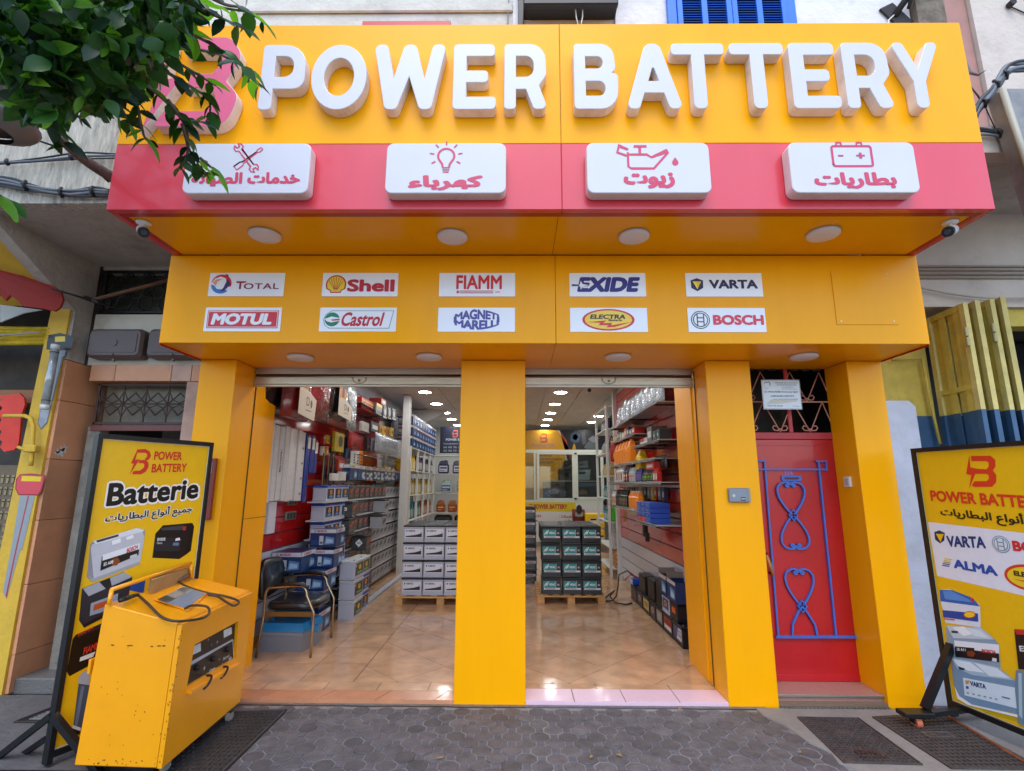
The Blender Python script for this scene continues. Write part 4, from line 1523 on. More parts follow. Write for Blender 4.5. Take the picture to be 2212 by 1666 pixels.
# dark wrapped packs low at the back
for i, x in enumerate((-1.85, -1.35, -.85)):
 t = thing('wrapped_pack', 'black plastic wrapped pack on the lower back shelf, %s from the column' % ordn[i], 'pack', (x, 9.0, .45), 'black wrapped packs')
 m = MB()
 m.box(x-.22, x+.22, 8.98, 9.3, .46, .86, mat('black_wrap', '#16171a', .18, var=.2, bump=1, bscale=18, coat=.8), .05)
 m.obj('wrap', t)
 m = MB()
 m.tube([(x-.225, 8.975, .62), (x+.225, 8.975, .60)], .006, WHJ, 6)
 m.obj('tape', t)
# dark poster over the back shelving
def flat_board(name, x0, x1, z0, z1, y, bg, label, cat, draw, th=.012, frame=None):
 t = thing(name, label, cat, ((x0+x1)/2, y, z0))
 m = MB()
 m.box(x0, x1, y, y+th, z0, z1, ink(bg), .002)
 m.obj('board', t)
 g = MB()
 draw(Print(g, (x0, y, z0), (1, 0, 0), (0, 0, 1)), x1-x0, z1-z0)
 g.obj('print', t)
 return t
def d_dark(p, w, h):
 B_logo(p, w*.16, h*.60, w*.09, h*.28, '#a34a3c', 2)
 p.text('POWER BATTERY', w*.08, h*.47, w*.34, h*.09, '#9aa0ad', 2, off=.03)
 for i, s in enumerate(('Depannage batterie a domicile', '06 00 76 15 61', '05 00 70 15 61')):
  p.text(s, w*.05, h*(.32-.13*i), w*.3, h*.07, '#8d94a5', 2, off=.02)
flat_board('poster', -2.05, -.1, 2.42, 3.12, 9.42, '#10152a', 'dark navy shop poster above the back shelving', 'poster', d_dark)

# right-hand glazed partition with the banner and board at the back
PB = 10.0
ALU = mat('partition_frame', '#c6cbc0', .4, var=.03)
def P3(px, py, y=PB):
 return at(px, py, Y=y)
def xy(px, py, y=PB):
 q = at(px, py, Y=y)
 return q.x, q.z
bx0, bz1 = xy(1300, 1075, PB+.5)
bx1, bz0 = xy(1512, 1127, PB+.5)
def d_banner(p, w, h):
 f = lambda a, b: (p.px(a, b))
 c = [f(1290, 1262), f(1290, 1076), f(1394, 1076), f(1408, 1100), f(1414, 1130), f(1412, 1165), f(1402, 1200), f(1380, 1232), f(1372, 1262)]
 p.poly(c, '#c98f12', 1)
 r = [f(1394, 1076), f(1398, 1076), f(1416, 1100), f(1424, 1130), f(1422, 1165), f(1412, 1168), f(1414, 1130), f(1408, 1100)]
 p.poly(r, '#b9c0c2', 1.5)
 r = [f(1399, 1076), f(1403, 1090), f(1428, 1128), f(1424, 1168), f(1422, 1165), f(1424, 1130), f(1416, 1100)]
 p.poly(r, '#a53a1c', 2)
 a, b = f(1349, 1107), f(1369, 1084)
 B_logo(p, a[0], a[1], b[0]-a[0], b[1]-a[1], '#a3361f', 3)
 a, b = f(1331, 1117.5), f(1387, 1111)
 p.text('POWER BATTERY', a[0], a[1], b[0]-a[0], b[1]-a[1], '#e2d7bd', 3, off=.05)
 p.text('POWER BATTERY', a[0], a[1], b[0]-a[0], b[1]-a[1], '#8f2a1c', 4, off=.02)
 # picture part: blurred engine, parts and batteries
 for q, col in (([(1428, 1085), (1438, 1079), (1450, 1086), (1448, 1104), (1436, 1110), (1426, 1100)], '#3d5470'), ([(1432, 1089), (1440, 1085), (1446, 1092), (1440, 1102), (1432, 1098)], '#1b2536'), ([(1453, 1080), (1462, 1078), (1466, 1110), (1456, 1112)], '#4a4f52'), ([(1470, 1098), (1484, 1088), (1498, 1096), (1486, 1108)], '#8a8a93'),
       ([(1460, 1118), (1474, 1100), (1496, 1114), (1496, 1124), (1464, 1122)], '#5b5f66'), ([(1430, 1124), (1436, 1104), (1440, 1124)], '#c0901c'), ([(1468, 1090), (1500, 1080), (1500, 1094), (1482, 1090)], '#2d3033')):
  p.poly([f(*z) for z in q], col, 2.4)
 # service lines and battery pictures seen through the panes
 for s, a, b in (('SERVICE', (1340, 1141.5), (1379.5, 1135)), ('EXIDE BOSCH VARTA', (1346, 1151), (1404, 1146)), ('ALMA FIAMM', (1346, 1159), (1384, 1153)), ):
  u, v = f(*a), f(*b)
  p.text(s, u[0], u[1], v[0]-u[0], v[1]-u[1], '#2c2010', 3, off=.03)
 for q, col in (([(1406, 1162), (1410, 1152), (1432, 1150), (1432, 1175), (1406, 1175)], '#17191d'), ([(1406, 1162), (1432, 1162), (1432, 1166), (1406, 1166)], '#d0d2d4'), ([(1394, 1176), (1400, 1171), (1430, 1173), (1428, 1202), (1396, 1202)], '#22242a'),
       ([(1403, 1178), (1424, 1180), (1422, 1194), (1404, 1190)], '#b6bcc0'), ([(1443, 1155), (1470, 1152), (1470, 1170), (1443, 1172)], '#5a6468'), ([(1444, 1160), (1458, 1160), (1458, 1163), (1444, 1163)], '#d4d6d2'), ([(1436, 1176), (1476, 1174), (1474, 1200), (1440, 1200)], '#7c8c90'), ([(1446, 1180), (1464, 1180), (1464, 1186), (1446, 1186)], '#cfd6d6')):
  p.poly([f(*z) for z in q], col, 3)
 u, v = f(1405, 1186), f(1420, 1182)
 p.text('VARTA', u[0], u[1], v[0]-u[0], v[1]-u[1], '#20242c', 4, off=.04)
 u, v = f(1446, 1185), f(1461, 1181)
 p.text('VARTA', u[0], u[1], v[0]-u[0], v[1]-u[1], '#20242c', 4, off=.04)
 p.rect(f(1356, 1204)[0], f(1356, 1204)[1], f(1504, 1204)[0], f(1504, 1202)[1], '#8f9690', 4)
 a, b = f(1357, 1247), f(1426, 1205)
 p.rect(a[0], a[1], b[0], b[1], '#14161d', 3)
 p.poly([f(*z) for z in ((1360, 1234), (1368, 1224), (1386, 1218), (1404, 1222), (1418, 1232), (1412, 1242), (1376, 1244))], '#474d5e', 4)
 p.poly([f(*z) for z in ((1370, 1228), (1386, 1221), (1400, 1226), (1396, 1234), (1376, 1236))], '#8a90a3', 5)
 a, b = f(1443, 1240), f(1504, 1205)
 p.rect(a[0], a[1], b[0], b[1], '#0e1a30', 3)
 p.poly([f(*z) for z in ((1444, 1208), (1504, 1208), (1504, 1214), (1444, 1218))], '#3c5878', 4)
 p.poly([f(*z) for z in ((1446, 1230), (1456, 1224), (1468, 1228), (1468, 1236), (1448, 1236))], '#6d5a30', 4)
u0, w0 = xy(1288, 1262, PB+.5)
u1, w1 = xy(1512, 1075, PB+.5)
flat_board('banner', u0, u1, w0, w1, PB+.5, '#12141c', 'wide yellow and black shop banner across the back wall', 'banner', d_banner)
t = thing('window_partition', 'white framed glazed partition in front of the back banner', 'partition', (.9, PB, 0))
m = MB()
def bar(a, b, c, d, y=PB, th=.05, mt=ALU):
 q0, q1 = at(a, d, Y=y), at(c, b, Y=y)
 mm = MB()
 mm.box(q0.x, q1.x, y, y+th, q0.z, q1.z, mt, .004)
 return mm
for q in ((1300, 1125, 1508, 1132), (1300, 1251, 1508, 1258)):
 bar(*q).obj('rail', t)
for q in ((1335, 1132, 1339, 1251), (1342, 1132, 1348, 1251), (1432, 1132, 1437, 1251), (1439, 1132, 1444, 1251), (1504, 1132, 1508, 1251)):
 bar(*q).obj('mullion', t)
bar(1348, 1133, 1432, 1136).obj('sash', t)
bar(1348, 1246, 1432, 1250).obj('sash', t)
bar(1444, 1133, 1504, 1137).obj('sash', t)
bar(1444, 1243, 1504, 1250).obj('sash', t)
bar(1436, 1132, 1442, 1136, PB-.02, .02, BLACK).obj('catch', t)
bar(1436, 1245, 1442, 1249, PB-.02, .02, BLACK).obj('catch', t)
GLS = bpy.data.materials.new('window_glass')
GLS.use_nodes = True
_n = GLS.node_tree
_n.nodes.remove(_n.nodes['Principled BSDF'])
_t, _g, _x = _n.nodes.new('ShaderNodeBsdfTransparent'), _n.nodes.new('ShaderNodeBsdfGlossy'), _n.nodes.new('ShaderNodeMixShader')
_g.inputs['Roughness'].default_value = .02
_t.inputs[0].default_value = (.86, .90, .88, 1)
_x.inputs[0].default_value = .06
_n.links.new(_t.outputs[0], _x.inputs[1])
_n.links.new(_g.outputs[0], _x.inputs[2])
_n.links.new(_x.outputs[0], _n.nodes['Material Output'].inputs[0])
for q in ((1349, 1136.5, 1431, 1246), (1444.5, 1137.5, 1503, 1243), (1302, 1133, 1334, 1250)):
 bar(*q, y=PB+.02, th=.004, mt=GLS).obj('pane', t)
m = MB()
q0, q1 = at(1300, 1260, Y=PB), at(1508, 1258, Y=PB)
m.box(-.5, q1.x, PB, PB+.08, ZFL, q1.z-.01, WALLW, .002)
m.obj('lower_wall', t)
def d_serv(p, w, h):
 f = p.px
 a, b = f(1311, 1279), f(1439, 1256)
 p.rect(0, a[1], b[0], h, '#cbb418', 1)
 a, b = f(1321, 1273.5), f(1332, 1260)
 B_logo(p, a[0], a[1], b[0]-a[0], b[1]-a[1], '#a3241c', 2)
 a, b = f(1334.5, 1272.5), f(1418, 1261)
 p.text('POWER BATTERY', a[0], a[1], b[0]-a[0], b[1]-a[1], '#a3241c', 3, off=.05)
 for s, q in (('NOS SEVICES :', (1309, 1293, 1356, 1287.5)), ('Batteries', (1313, 1304, 1344, 1299)), ('Vidange', (1311, 1315, 1341, 1309))):
  a, b = f(q[0], q[1]), f(q[2], q[3])
  p.text(s, a[0], a[1], b[0]-a[0], b[1]-a[1], '#a3241c' if 'NOS' in s else '#2a2626', 2, off=.04)
 for s, q in (('خدماتنا :', (1399, 1295, 1430, 1287)), ('-بطاريات', (1405, 1306, 1432, 1299)), ('-تغيير الزيوت', (1392, 1318, 1432, 1309))):
  a, b = f(q[0], q[1]), f(q[2], q[3])
  p.text(arabic(s), a[0], a[1], b[0]-a[0], b[1]-a[1], '#a3241c' if ':' in s else '#2a2626', 2, off=.03)
a0, a1 = xy(1304, 1330, 9.6), xy(1439, 1256, 9.6)
flat_board('services_board', a0[0], a1[0], a0[1]-.25, a1[1], 9.6, '#c8cac8', 'white services board with a yellow header behind the teal-labelled batteries', 'sign', d_serv)
# things standing beside the board
t = thing('grease_drum', 'dark red oil drum pair standing right of the services board', 'drum', (1.72, 9.2, ZFL))
q0, q1 = at(1433, 1400, Y=9.2), at(1461, 1272, Y=9.2)
zb = at(1440, 1299, Y=9.2).z
cxm, rr = (q0.x+q1.x)/2, (q1.x-q0.x)/2
m = MB()
m.lathe((cxm, 9.2, 0), [(0, .6), (rr*.92, .6), (rr, zb), (rr*1.04, zb+.01), (rr*1.04, q1.z-.02), (0, q1.z-.01)], pl('dark_red_drum', '#6a1518', .35), 22)
m.obj('body', t)
g = MB()
pr = Print(g, (cxm-rr*.7, 9.2-rr*1.06, zb), (1, 0, 0), (0, 0, 1))
pr.rrect(.0, .08, rr*1.4, q1.z-zb-.08, .04, '#8c8f88', 1)
pr.oval(rr*.7, .25, rr*.5, .12, '#23201f', 2, 16)
g.obj('label', t)
for i, (a_, b_) in enumerate(((1464, 1498), (1494, 1512))):
 for lv in range(2):
  zt = at(1470, 1283 + lv*42, Y=8.9)
  zb_ = at(1470, 1323 + lv*42, Y=8.9)
  t = thing('yellow_canister', 'yellow square oil canister, %s layer, %s of the pair behind the teal batteries' % (('upper', 'lower')[lv], ('near', 'far')[i]), 'canister', (0, 8.9, 0), 'yellow square canisters')
  m = MB()
  x0_, x1_ = at(a_, 1300, Y=8.9).x, at(b_, 1300, Y=8.9).x
  m.box(x0_, x1_, 8.9, 9.2, zb_.z+.01, zt.z, YJ, .03)
  m.obj('body', t)
  g = MB()
  pr = Print(g, (x0_, 8.9-.001, zb_.z), (1, 0, 0), (0, 0, 1))
  pr.rect((x1_-x0_)*.3, .14, (x1_-x0_)*.85, .26, '#d8d2b8', 1)
  pr.rect((x1_-x0_)*.35, .21, (x1_-x0_)*.8, .25, '#2c2a20', 2)
  g.obj('label', t)
# greyish battery pile left of the teal pallet
first = None
for lv in range(6):
 lb = 'grey battery with white band in the single pile beside the teal pallet, %s layer' % ordn[lv]
 if first is None:
  first = battery(GRF, BKC, lambda p, w, h: (p.rect(w*.05, h*.55, w*.95, h*.72, '#bfc2c4', 1), p.rect(w*.2, h*.2, w*.9, h*.45, '#55585c', 1), p.rect(w*.6, h*.6, w*.85, h*.66, '#a33', 2)), .40, .2, .2, lb, (.12, 4.6, ZFL), 'grey batteries piled beside the teal pallet')
 else:
  dup(first, (.12+random.uniform(-.01, .01), 4.6, ZFL+.203*lv), random.uniform(-.03, .03), lb)

# right shelving with bottles
rx0, rx1 = 1.60, 1.93
q = [at(1528, y_, Y=5.35).z for y_ in (1440, 1369, 1305, 1246, 1186, 1130, 1070, 1018)]
zsr = [q[0]*.0+.20] + [at(1550, y_, Y=5.06).z for y_ in (1369, 1305, 1246, 1189, 1131, 1071, 1015)]
cubby(rx0, rx1, 5.06, 6.3, zsr, [(rx0+.02, 5.08), (rx1-.02, 5.08), (rx0+.02, 6.28), (rx1-.02, 6.28)], 'tall white shelf unit by the fire extinguisher, full of cleaning bottles')
GR_ = 'bottles on the tall white shelf'
row(2, lambda lb: jug(GRJ, GRJ, .12, .1, .25, lb, (1.70, 5.09, zsr[2]), 0, GR_), (.13, 0, 0), 'bright green bottle low on the tall white shelf, %s of two', GR_)
row(2, lambda lb: jug(LTJ, WHJ, .14, .1, .26, lb, (1.69, 5.09, zsr[3]), 0, GR_), (.145, 0, 0), 'clear canister on the tall white shelf above the green bottles, %s of two', GR_)
row(2, lambda lb: jug(GDJ, YJ, .13, .1, .24, lb, (1.70, 5.09, zsr[4]), 0, GR_), (.14, 0, 0), 'straw coloured canister below the fire extinguisher, %s of two', GR_)
row(1, lambda lb: jug(BKJ, BKJ, .12, .1, .26, lb, (1.74, 5.09, zsr[6]), 0, GR_), (.14, 0, 0), 'black bottle on the highest shelf of the tall unit, the %s', GR_)
for lv, (mt_, nm2) in enumerate(((TLJ, 'teal'), (TLJ, 'blue green'), (GDJ, 'yellowish'), (SLV, 'silver'), (NVJ, 'navy'))):
 row(4, lambda lb, mt_=mt_, lv=lv: jug(mt_, WHJ, .1, .1, .22, lb, (1.63, 5.22, zsr[2+lv]), R(-90), GR_, '#b9c4bf'), (0, .16, 0), nm2 + ' bottle facing the aisle, %s from the front, ' + ordn[lv] + ' shelf of the tall unit', GR_)
for i in range(4):
 t = thing('folded_cloth_pack', 'orange pack on the lowest shelf of the tall unit, %s from the bottom' % ordn[i], 'pack', (1.78, 5.1, zsr[0]+.07*i), 'orange packs on the lowest shelf')
 m = MB()
 m.box(1.68, 1.90, 5.09, 5.3, zsr[0]+.005+.072*i, zsr[0]+.073+.072*i, pl('orange_pack', '#d08a4a', .3), .02)
 m.obj('wrap', t)
 m = MB()
 m.box(1.70, 1.88, 5.088, 5.0895, zsr[0]+.02+.072*i, zsr[0]+.04+.072*i, pl('pack_label', '#e0c9a8', .4))
 m.obj('label', t)
for i in range(4):
 for j in range(3):
  t = thing('small_box', 'small white box in the grid of boxes on the second shelf, %s layer, %s across' % (ordn[j], ordn[i]), 'box', (1.69+.055*i, 5.09, zsr[1]+.075*j), 'small white boxes on the tall unit')
  m = MB()
  m.box(1.665+.055*i, 1.717+.055*i, 5.088, 5.2, zsr[1]+.002+.075*j, zsr[1]+.073+.075*j, pl('card_white', '#c4c5c2', .5), .003)
  m.obj('body', t)
# white post where the wall steps back
m = MB()
m.box(1.72, 1.80, 4.95, 5.05, ZFL, ZC, WALLW, .004)
structure(m, 'wall_post')
# fire extinguisher
q = at(1537, 1155, Y=4.85)
q2 = at(1537, 1100, Y=4.85)
t = thing('fire_extinguisher', 'red fire extinguisher hanging on the post beside the tall white shelf', 'extinguisher', (q.x, 4.85, q.z))
m = MB()
rr, hh = .075, q2.z-q.z
m.lathe((q.x, 4.85, q.z), [(0, 0), (rr*.9, .0), (rr, .02), (rr, hh*.86), (rr*.8, hh*.94), (rr*.3, hh), (rr*.25, hh*1.06), (0, hh*1.06)], pl('extinguisher_red', '#b01217', .2, coat=.6), 22)
m.obj('cylinder', t)
m = MB()
m.box(q.x-.03, q.x+.05, 4.84, 4.86, q2.z+.02, q2.z+.045, BLACK, .004)
m.tube([(q.x+.02, 4.84, q2.z+.02), (q.x-.05, 4.82, q2.z+.06), (q.x-.08, 4.8, q2.z), (q.x-.085, 4.8, q2.z-.15)], .010, BLACK, 8)
m.obj('valve_and_hose', t)
m = MB()
m.poly([(q.x-.04, 4.85-rr*1.02, q.z+.05), (q.x+.0, 4.85-rr*1.05, q.z+.05), (q.x+.0, 4.85-rr*1.05, q.z+.14), (q.x-.04, 4.85-rr*1.02, q.z+.14)], ink('#dcc23a'))
m.obj('label', t)
# interior camera and white spotlight
camera_thing((1.25, 4.6, ZC), (-.1, -.9, -.3), 'small black and white ceiling camera inside the shop near the tall shelf')

# ---- right wall shelves: glass and wire shelves carrying products -----------
XS = 1.52
WIRE = mat('wire_shelf', '#aeb0b0', .25, .7)
def wshelf(z, y0, y1, label, xf=1.50, tilt=0):
 t = thing('wall_shelf', label, 'shelf', ((xf+RX)/2, (y0+y1)/2, z), 'thin shelves on the red wall')
 m = MB()
 m.box(xf, RX-.02, y0, y1, z-.010, z, mat('shelf_glass', '#b7c2c4', .12, .2), .001)
 m.obj('top', t)
 m = MB()
 m.tube([(xf, y0, z-.022), (xf, y1, z-.022)], .005, WIRE, 6)
 m.tube([(xf, y0, z+.004), (xf, y1, z+.004)], .004, WIRE, 6)
 m.obj('front_rail', t)
 for y in (y0+.15, (y0+y1)/2, y1-.15):
  m = MB()
  m.box(xf, RX-.018, y-.006, y+.006, z-.03, z-.011, BLACK)
  m.obj('bracket', t)
 return t
z_top = 2.62
shz = [(2.50, 1.3, 4.2, 'highest shelf of foil packs on the red wall'), (2.09, 1.3, 2.6, 'short shelf with red and dark boxes on the red wall'), (1.90, 1.5, 4.3, 'shelf of orange canisters below the foil packs'), (1.64, 1.3, 4.4, 'shelf of sprays and green black bottles on the red wall'), (1.30, 2.2, 4.4, 'lowest shelf with dark and orange bottles on the red wall')]
ordr = []
for z, y0, y1, lb in shz:
 wshelf(z, y0, y1, lb)
def onw(px, py, X=XS):
 return at(px, py, X=X)
FOIL = mat('foil_bag', '#9aa4ad', .16, .5, var=.45, scale=30, bump=1.0, bscale=26, coat=.6)
def flatpack(name, X, y0, y1, z0, z1, th, mt, label, cat, group, draw=None, side=-1, bulge=.03):
 """a soft pack lying along the wall; faces the aisle (side -1: right wall, +1: left wall)"""
 t = thing(name, label, cat, (X, (y0+y1)/2, z0), group)
 m = MB()
 n = 6
 rows = []
 for i in range(n+1):
  for j in range(n+1):
   u, v = i/n, j/n
   s = math.sin(math.pi*u)**.6*math.sin(math.pi*v)**.5 if 0 < u < 1 and 0 < v < 1 else 0
   rows.append((X + side*(th*.35 + bulge*s + random.uniform(-.004, .004)*(s > 0)), y0+(y1-y0)*u, z0+(z1-z0)*v))
 k = len(rows)
 back = [(X, y, z) for x, y, z in rows]
 fs = []
 for i in range(n):
  for j in range(n):
   a = i*(n+1)+j
   fs.append((a, a+1, a+n+2, a+n+1))
 for i in range(n):
  fs += [(i*(n+1), (i+1)*(n+1), k+(i+1)*(n+1), k+i*(n+1)), (i*(n+1)+n, (i+1)*(n+1)+n, k+(i+1)*(n+1)+n, k+i*(n+1)+n), (i, i+1, k+i+1, k+i), (n*(n+1)+i, n*(n+1)+i+1, k+n*(n+1)+i+1, k+n*(n+1)+i)]
 m.add(rows+back, fs, mt, True)
 m.obj('wrap', t)
 if draw:
  g = MB()
  if side < 0:
   pr = Print(g, (X-th*.35-bulge*1.06-.003, y1, z0), (0, -1, 0), (0, 0, 1))
  else:
   pr = Print(g, (X+th*.35+bulge*1.06+.003, y0, z0), (0, 1, 0), (0, 0, 1))
  draw(pr, y1-y0, z1-z0)
  g.obj('print', t)
 return t
# foil packs on the highest shelf
for i in range(8):
 y = 1.5 + i*.33
 def dfoil(p, w, h):
  p.rect(0, 0, w, h*.3, '#243a68', 1)
  p.rect(w*.05, h*.08, w*.7, h*.18, '#8fa0bb', 2)
 flatpack('foil_pack', XS+.13, y, y+.31, 2.505, 2.85+random.uniform(-.03, .04), .04, FOIL, 'shiny foil pack standing on the highest wall shelf, %s from the doorway' % ordn[i], 'pack', 'foil packs on the highest shelf', dfoil if i % 2 else None)
def bx(name, X0, X1, y0, y1, z0, z1, col, label, cat, group=None, prt=None, face='-x'):
 t = thing(name, label, cat, ((X0+X1)/2, (y0+y1)/2, z0), group)
 m = MB()
 m.box(X0, X1, y0, y1, z0, z1, col if hasattr(col, 'node_tree') else pl('card_' + col.lstrip('#'), col, .35), .003)
 m.obj('body', t)
 g = MB()
 if face == '-x':
  pr = Print(g, (X0-.0008, y1, z0), (0, -1, 0), (0, 0, 1))
  w = y1-y0
 elif face == '+x':
  pr = Print(g, (X1+.0008, y0, z0), (0, 1, 0), (0, 0, 1))
  w = y1-y0
 else:
  pr = Print(g, (X0, y0-.0008, z0), (1, 0, 0), (0, 0, 1))
  w = X1-X0
 (prt or (lambda p, w, h: p.rect(w*.15, h*.3, w*.85, h*.7, '#c9ccca', 1)))(pr, w, z1-z0)
 g.obj('print', t)
 return t
row(5, lambda lb: jug(ORJ, ORJ, .17, .12, .33, lb, (XS+.02, 3.05, 1.905), R(-90), 'orange canisters on the red wall'), (0, .23, 0), 'orange canister on the middle wall shelf, %s from the doorway', 'orange canisters on the red wall')
row(5, lambda lb: jug(BKJ, BKJ, .07, .06, .17, lb, (XS+.0, 2.75, 1.73), R(-90), 'dark sprays under the orange canisters', '#3b4aa0'), (0, .085, 0), 'dark spray bottle with blue label under the orange canisters, %s from the doorway', 'dark sprays under the orange canisters')
row(1, lambda lb: jug(YJ, ORJ, .20, .12, .27, lb, (XS+.0, 2.42, 1.78), R(-90), None, '#c8a80f'), (0, 0, 0), 'wide bright yellow canister with orange cap, the %s', None)
bx('spare_part_box', XS+.02, XS+.2, 1.95, 2.3, 2.095, 2.17, '#c9cbcc', 'white and red box on the short wall shelf', 'box', None, lambda p, w, h: p.rect(0, h*.5, w*.6, h*.98, '#b8232a', 1))
bx('filter_box', XS+.02, XS+.2, 1.72, 1.93, 2.095, 2.28, '#4c4a45', 'tall brown box on the short wall shelf', 'box')
for i in range(2):
 bx('bulb_box', XS+.02, XS+.15, 1.40+.15*i, 1.53+.15*i, 2.095, 2.21, '#27383a', 'dark green bulb box on the short wall shelf, %s from the doorway' % ordn[i], 'box', 'dark bulb boxes', lambda p, w, h: p.rect(w*.3, h*.4, w*.6, h*.65, '#a9c4c4', 1))
flatpack('wiper_bag', XS+.1, 1.45, 2.25, 1.79, 1.93, .05, mat('dark_foil', '#3a3836', .15, .4, var=.5, scale=30, bump=1, bscale=22, coat=.6), 'dark shiny wrapped part lying above the spray shelf', 'pack', None)
bx('red_long_box', XS, XS+.15, 1.62, 1.98, 1.80-.02, 1.865, '#c01f1c', 'long red box lying on the green and black bottles', 'box')
G4 = 'green and black bottles on the spray shelf'
row(7, lambda lb: jug(BKJ, BKJ, .062, .06, .135, lb, (XS-.02, 1.66, 1.643), R(-90), G4, '#2f7a22', '#a6c81c'), (0, .066, 0), 'small black bottle with green label, %s from the doorway on the spray shelf', G4)
row(3, lambda lb: jug(RDJ, RDJ, .055, .055, .15, lb, (XS-.02, 1.46, 1.643), R(-90), 'red spray tubes', '#d8d4d0'), (0, .06, 0), 'red and white tube beside the green and black bottles, %s from the doorway', 'red spray tubes')
row(6, lambda lb: jug(pl('violet_plastic', '#33246e'), pl('violet_plastic', '#33246e'), .05, .05, .17, lb, (XS-.02, 2.16, 1.643), R(-90), 'violet spray bottles', '#6c5fb0'), (0, .055, 0), 'violet spray bottle, %s from the doorway', 'violet spray bottles')
row(4, lambda lb: jug(LTJ, WHJ, .075, .06, .19, lb, (XS-.02, 2.56, 1.643), R(-90), 'clear bottles with pink labels', '#d7a3b0', '#b5404f'), (0, .085, 0), 'clear bottle with pink striped label, %s from the doorway', 'clear bottles with pink labels')
row(2, lambda lb: jug(pl('dkgreen_plastic', '#1c2b20'), RDJ, .13, .08, .22, lb, (XS-.02, 2.98, 1.643), R(-90), 'dark green bottles with labels', '#a63c28', '#dfe0da'), (0, .15, 0), 'dark green bottle with red label, %s from the doorway', 'dark green bottles with labels')
row(3, lambda lb: jug(WHJ, WHJ, .13, .09, .25, lb, (XS-.02, 3.34, 1.643), R(-90), 'white bottles at the far end', '#bf2f25', '#2c7a3c'), (0, .16, 0), 'white bottle with red and green label, %s from the doorway', 'white bottles at the far end')
row(5, lambda lb: jug(ORJ, WHJ, .1, .08, .23, lb, (XS-.02, 2.42, 1.30-.0), R(-90), 'orange bottles on the lowest shelf'), (0, .115, 0), 'orange bottle with white cap on the lowest wall shelf, %s from the doorway', 'orange bottles on the lowest shelf')
row(9, lambda lb: jug(BKJ, BKJ, .085, .08, .24, lb, (XS-.02, 3.06, 1.30), R(-90), 'dark bottles on the lowest shelf', '#5a4f38', '#8d8a80'), (0, .095, 0), 'black bottle with a patterned label on the lowest wall shelf, %s from the doorway', 'dark bottles on the lowest shelf')
row(3, lambda lb: jug(WHJ, RDJ, .085, .08, .23, lb, (XS-.02, 3.93, 1.30), R(-90), 'white and red bottles on the lowest shelf', '#d0502c', '#e8c02a'), (0, .1, 0), 'white and red bottle far along the lowest wall shelf, %s from the doorway', 'white and red bottles on the lowest shelf')
wshelf(2.29, 2.7, 4.4, 'shelf of mixed cartons under the foil packs', 1.56)
for i in range(9):
 c_ = (i*5) % 9
 bx('small_carton', XS+.06, XS+.2, 2.75+.175*i, 2.9+.175*i, 2.292, 2.292+random.uniform(.08, .15), ['#b3201f', '#1d3057', '#c9c7c2', '#2a2c2e', '#c9b43a', '#5f7f8a', '#d07a2a', '#7a8a5a', '#8d8f92'][c_],
    ['red', 'dark blue', 'white', 'black', 'yellow', 'grey blue', 'orange', 'olive', 'silver grey'][c_] + ' carton on the shelf under the foil packs, %s from the doorway' % ordn[i], 'box', 'mixed cartons under the foil packs')
G5 = 'hanging card packs on the red wall'
for i in range(14):
 c_ = (i*4+1) % 9
 y_ = 1.9+.17*i
 flat_ = bx('hanging_pack', RX-.10, RX-.06, y_, y_+.10, 1.42 + (i % 3)*.012, 1.58, ['#b3201f', '#1d3057', '#c9c7c2', '#2a2c2e', '#c9b43a', '#5f7f8a', '#d07a2a', '#7a8a5a', '#8d8f92'][c_],
    ['red', 'dark blue', 'white', 'black', 'yellow', 'grey blue', 'orange', 'olive', 'silver grey'][c_] + ' card pack hanging behind the lowest shelf bottles, %s from the doorway' % (ordn+['thirteenth', 'fourteenth'])[i], 'pack', G5)
# blue boxes stack (one red) nearest the door
for i in range(4):
 for j in range(3):
  colr = '#1c4fb4' if i > 0 or j == 0 else '#d8383c'
  if i == 0 and j == 0:
   colr = '#1c4fb4'
  bx('bulb_case', XS-.10, XS+.12, 1.50+.20*j, 1.69+.20*j, 1.20+.055*i, 1.252+.055*i, colr, ('blue' if colr[1] == '1' else 'red') + ' flat case in the pile by the doorway, %s layer, %s from the doorway' % (ordn[i], ordn[j]), 'case', 'flat cases piled by the doorway',
     lambda p, w, h: (p.rect(w*.3, h*.4, w*.36, h*.6, '#a9c0e8', 1), p.rect(w*.42, h*.4, w*.48, h*.6, '#a9c0e8', 1), p.rect(w*.54, h*.4, w*.60, h*.6, '#a9c0e8', 1)))
wshelf(1.197, 1.3, 2.15, 'short shelf carrying the blue and red flat cases', 1.42)
# black tester hanging from the lowest shelf
q = at(1614, 1322, X=XS+.12)
t = thing('hanging_tester', 'black plug adaptor hanging on two cords under the lowest shelf', 'adaptor', (q.x, q.y, 1.3))
m = MB()
m.box(q.x-.03, q.x+.02, q.y-.05, q.y+.05, q.z-.1, q.z+.09, BLACK, .01)
m.obj('body', t)
m = MB()
m.tube([(q.x, q.y-.02, q.z+.08), (q.x, q.y-.03, 1.15), (q.x, q.y+.02, 1.27)], .006, BLACK, 6)
m.tube([(q.x, q.y+.02, q.z+.08), (q.x, q.y+.05, 1.15), (q.x, q.y+.04, 1.27)], .006, BLACK, 6)
m.tube([(q.x, q.y-.06, q.z-.09), (q.x, q.y-.10, q.z+.05), (q.x, q.y-.06, 1.05), (q.x, q.y, 1.25)], .0045, BLACK, 6)
m.box(q.x-.03, q.x+.02, q.y-.12, q.y-.06, q.z-.15, q.z-.04, BLACK, .01)
m.obj('cord', t)
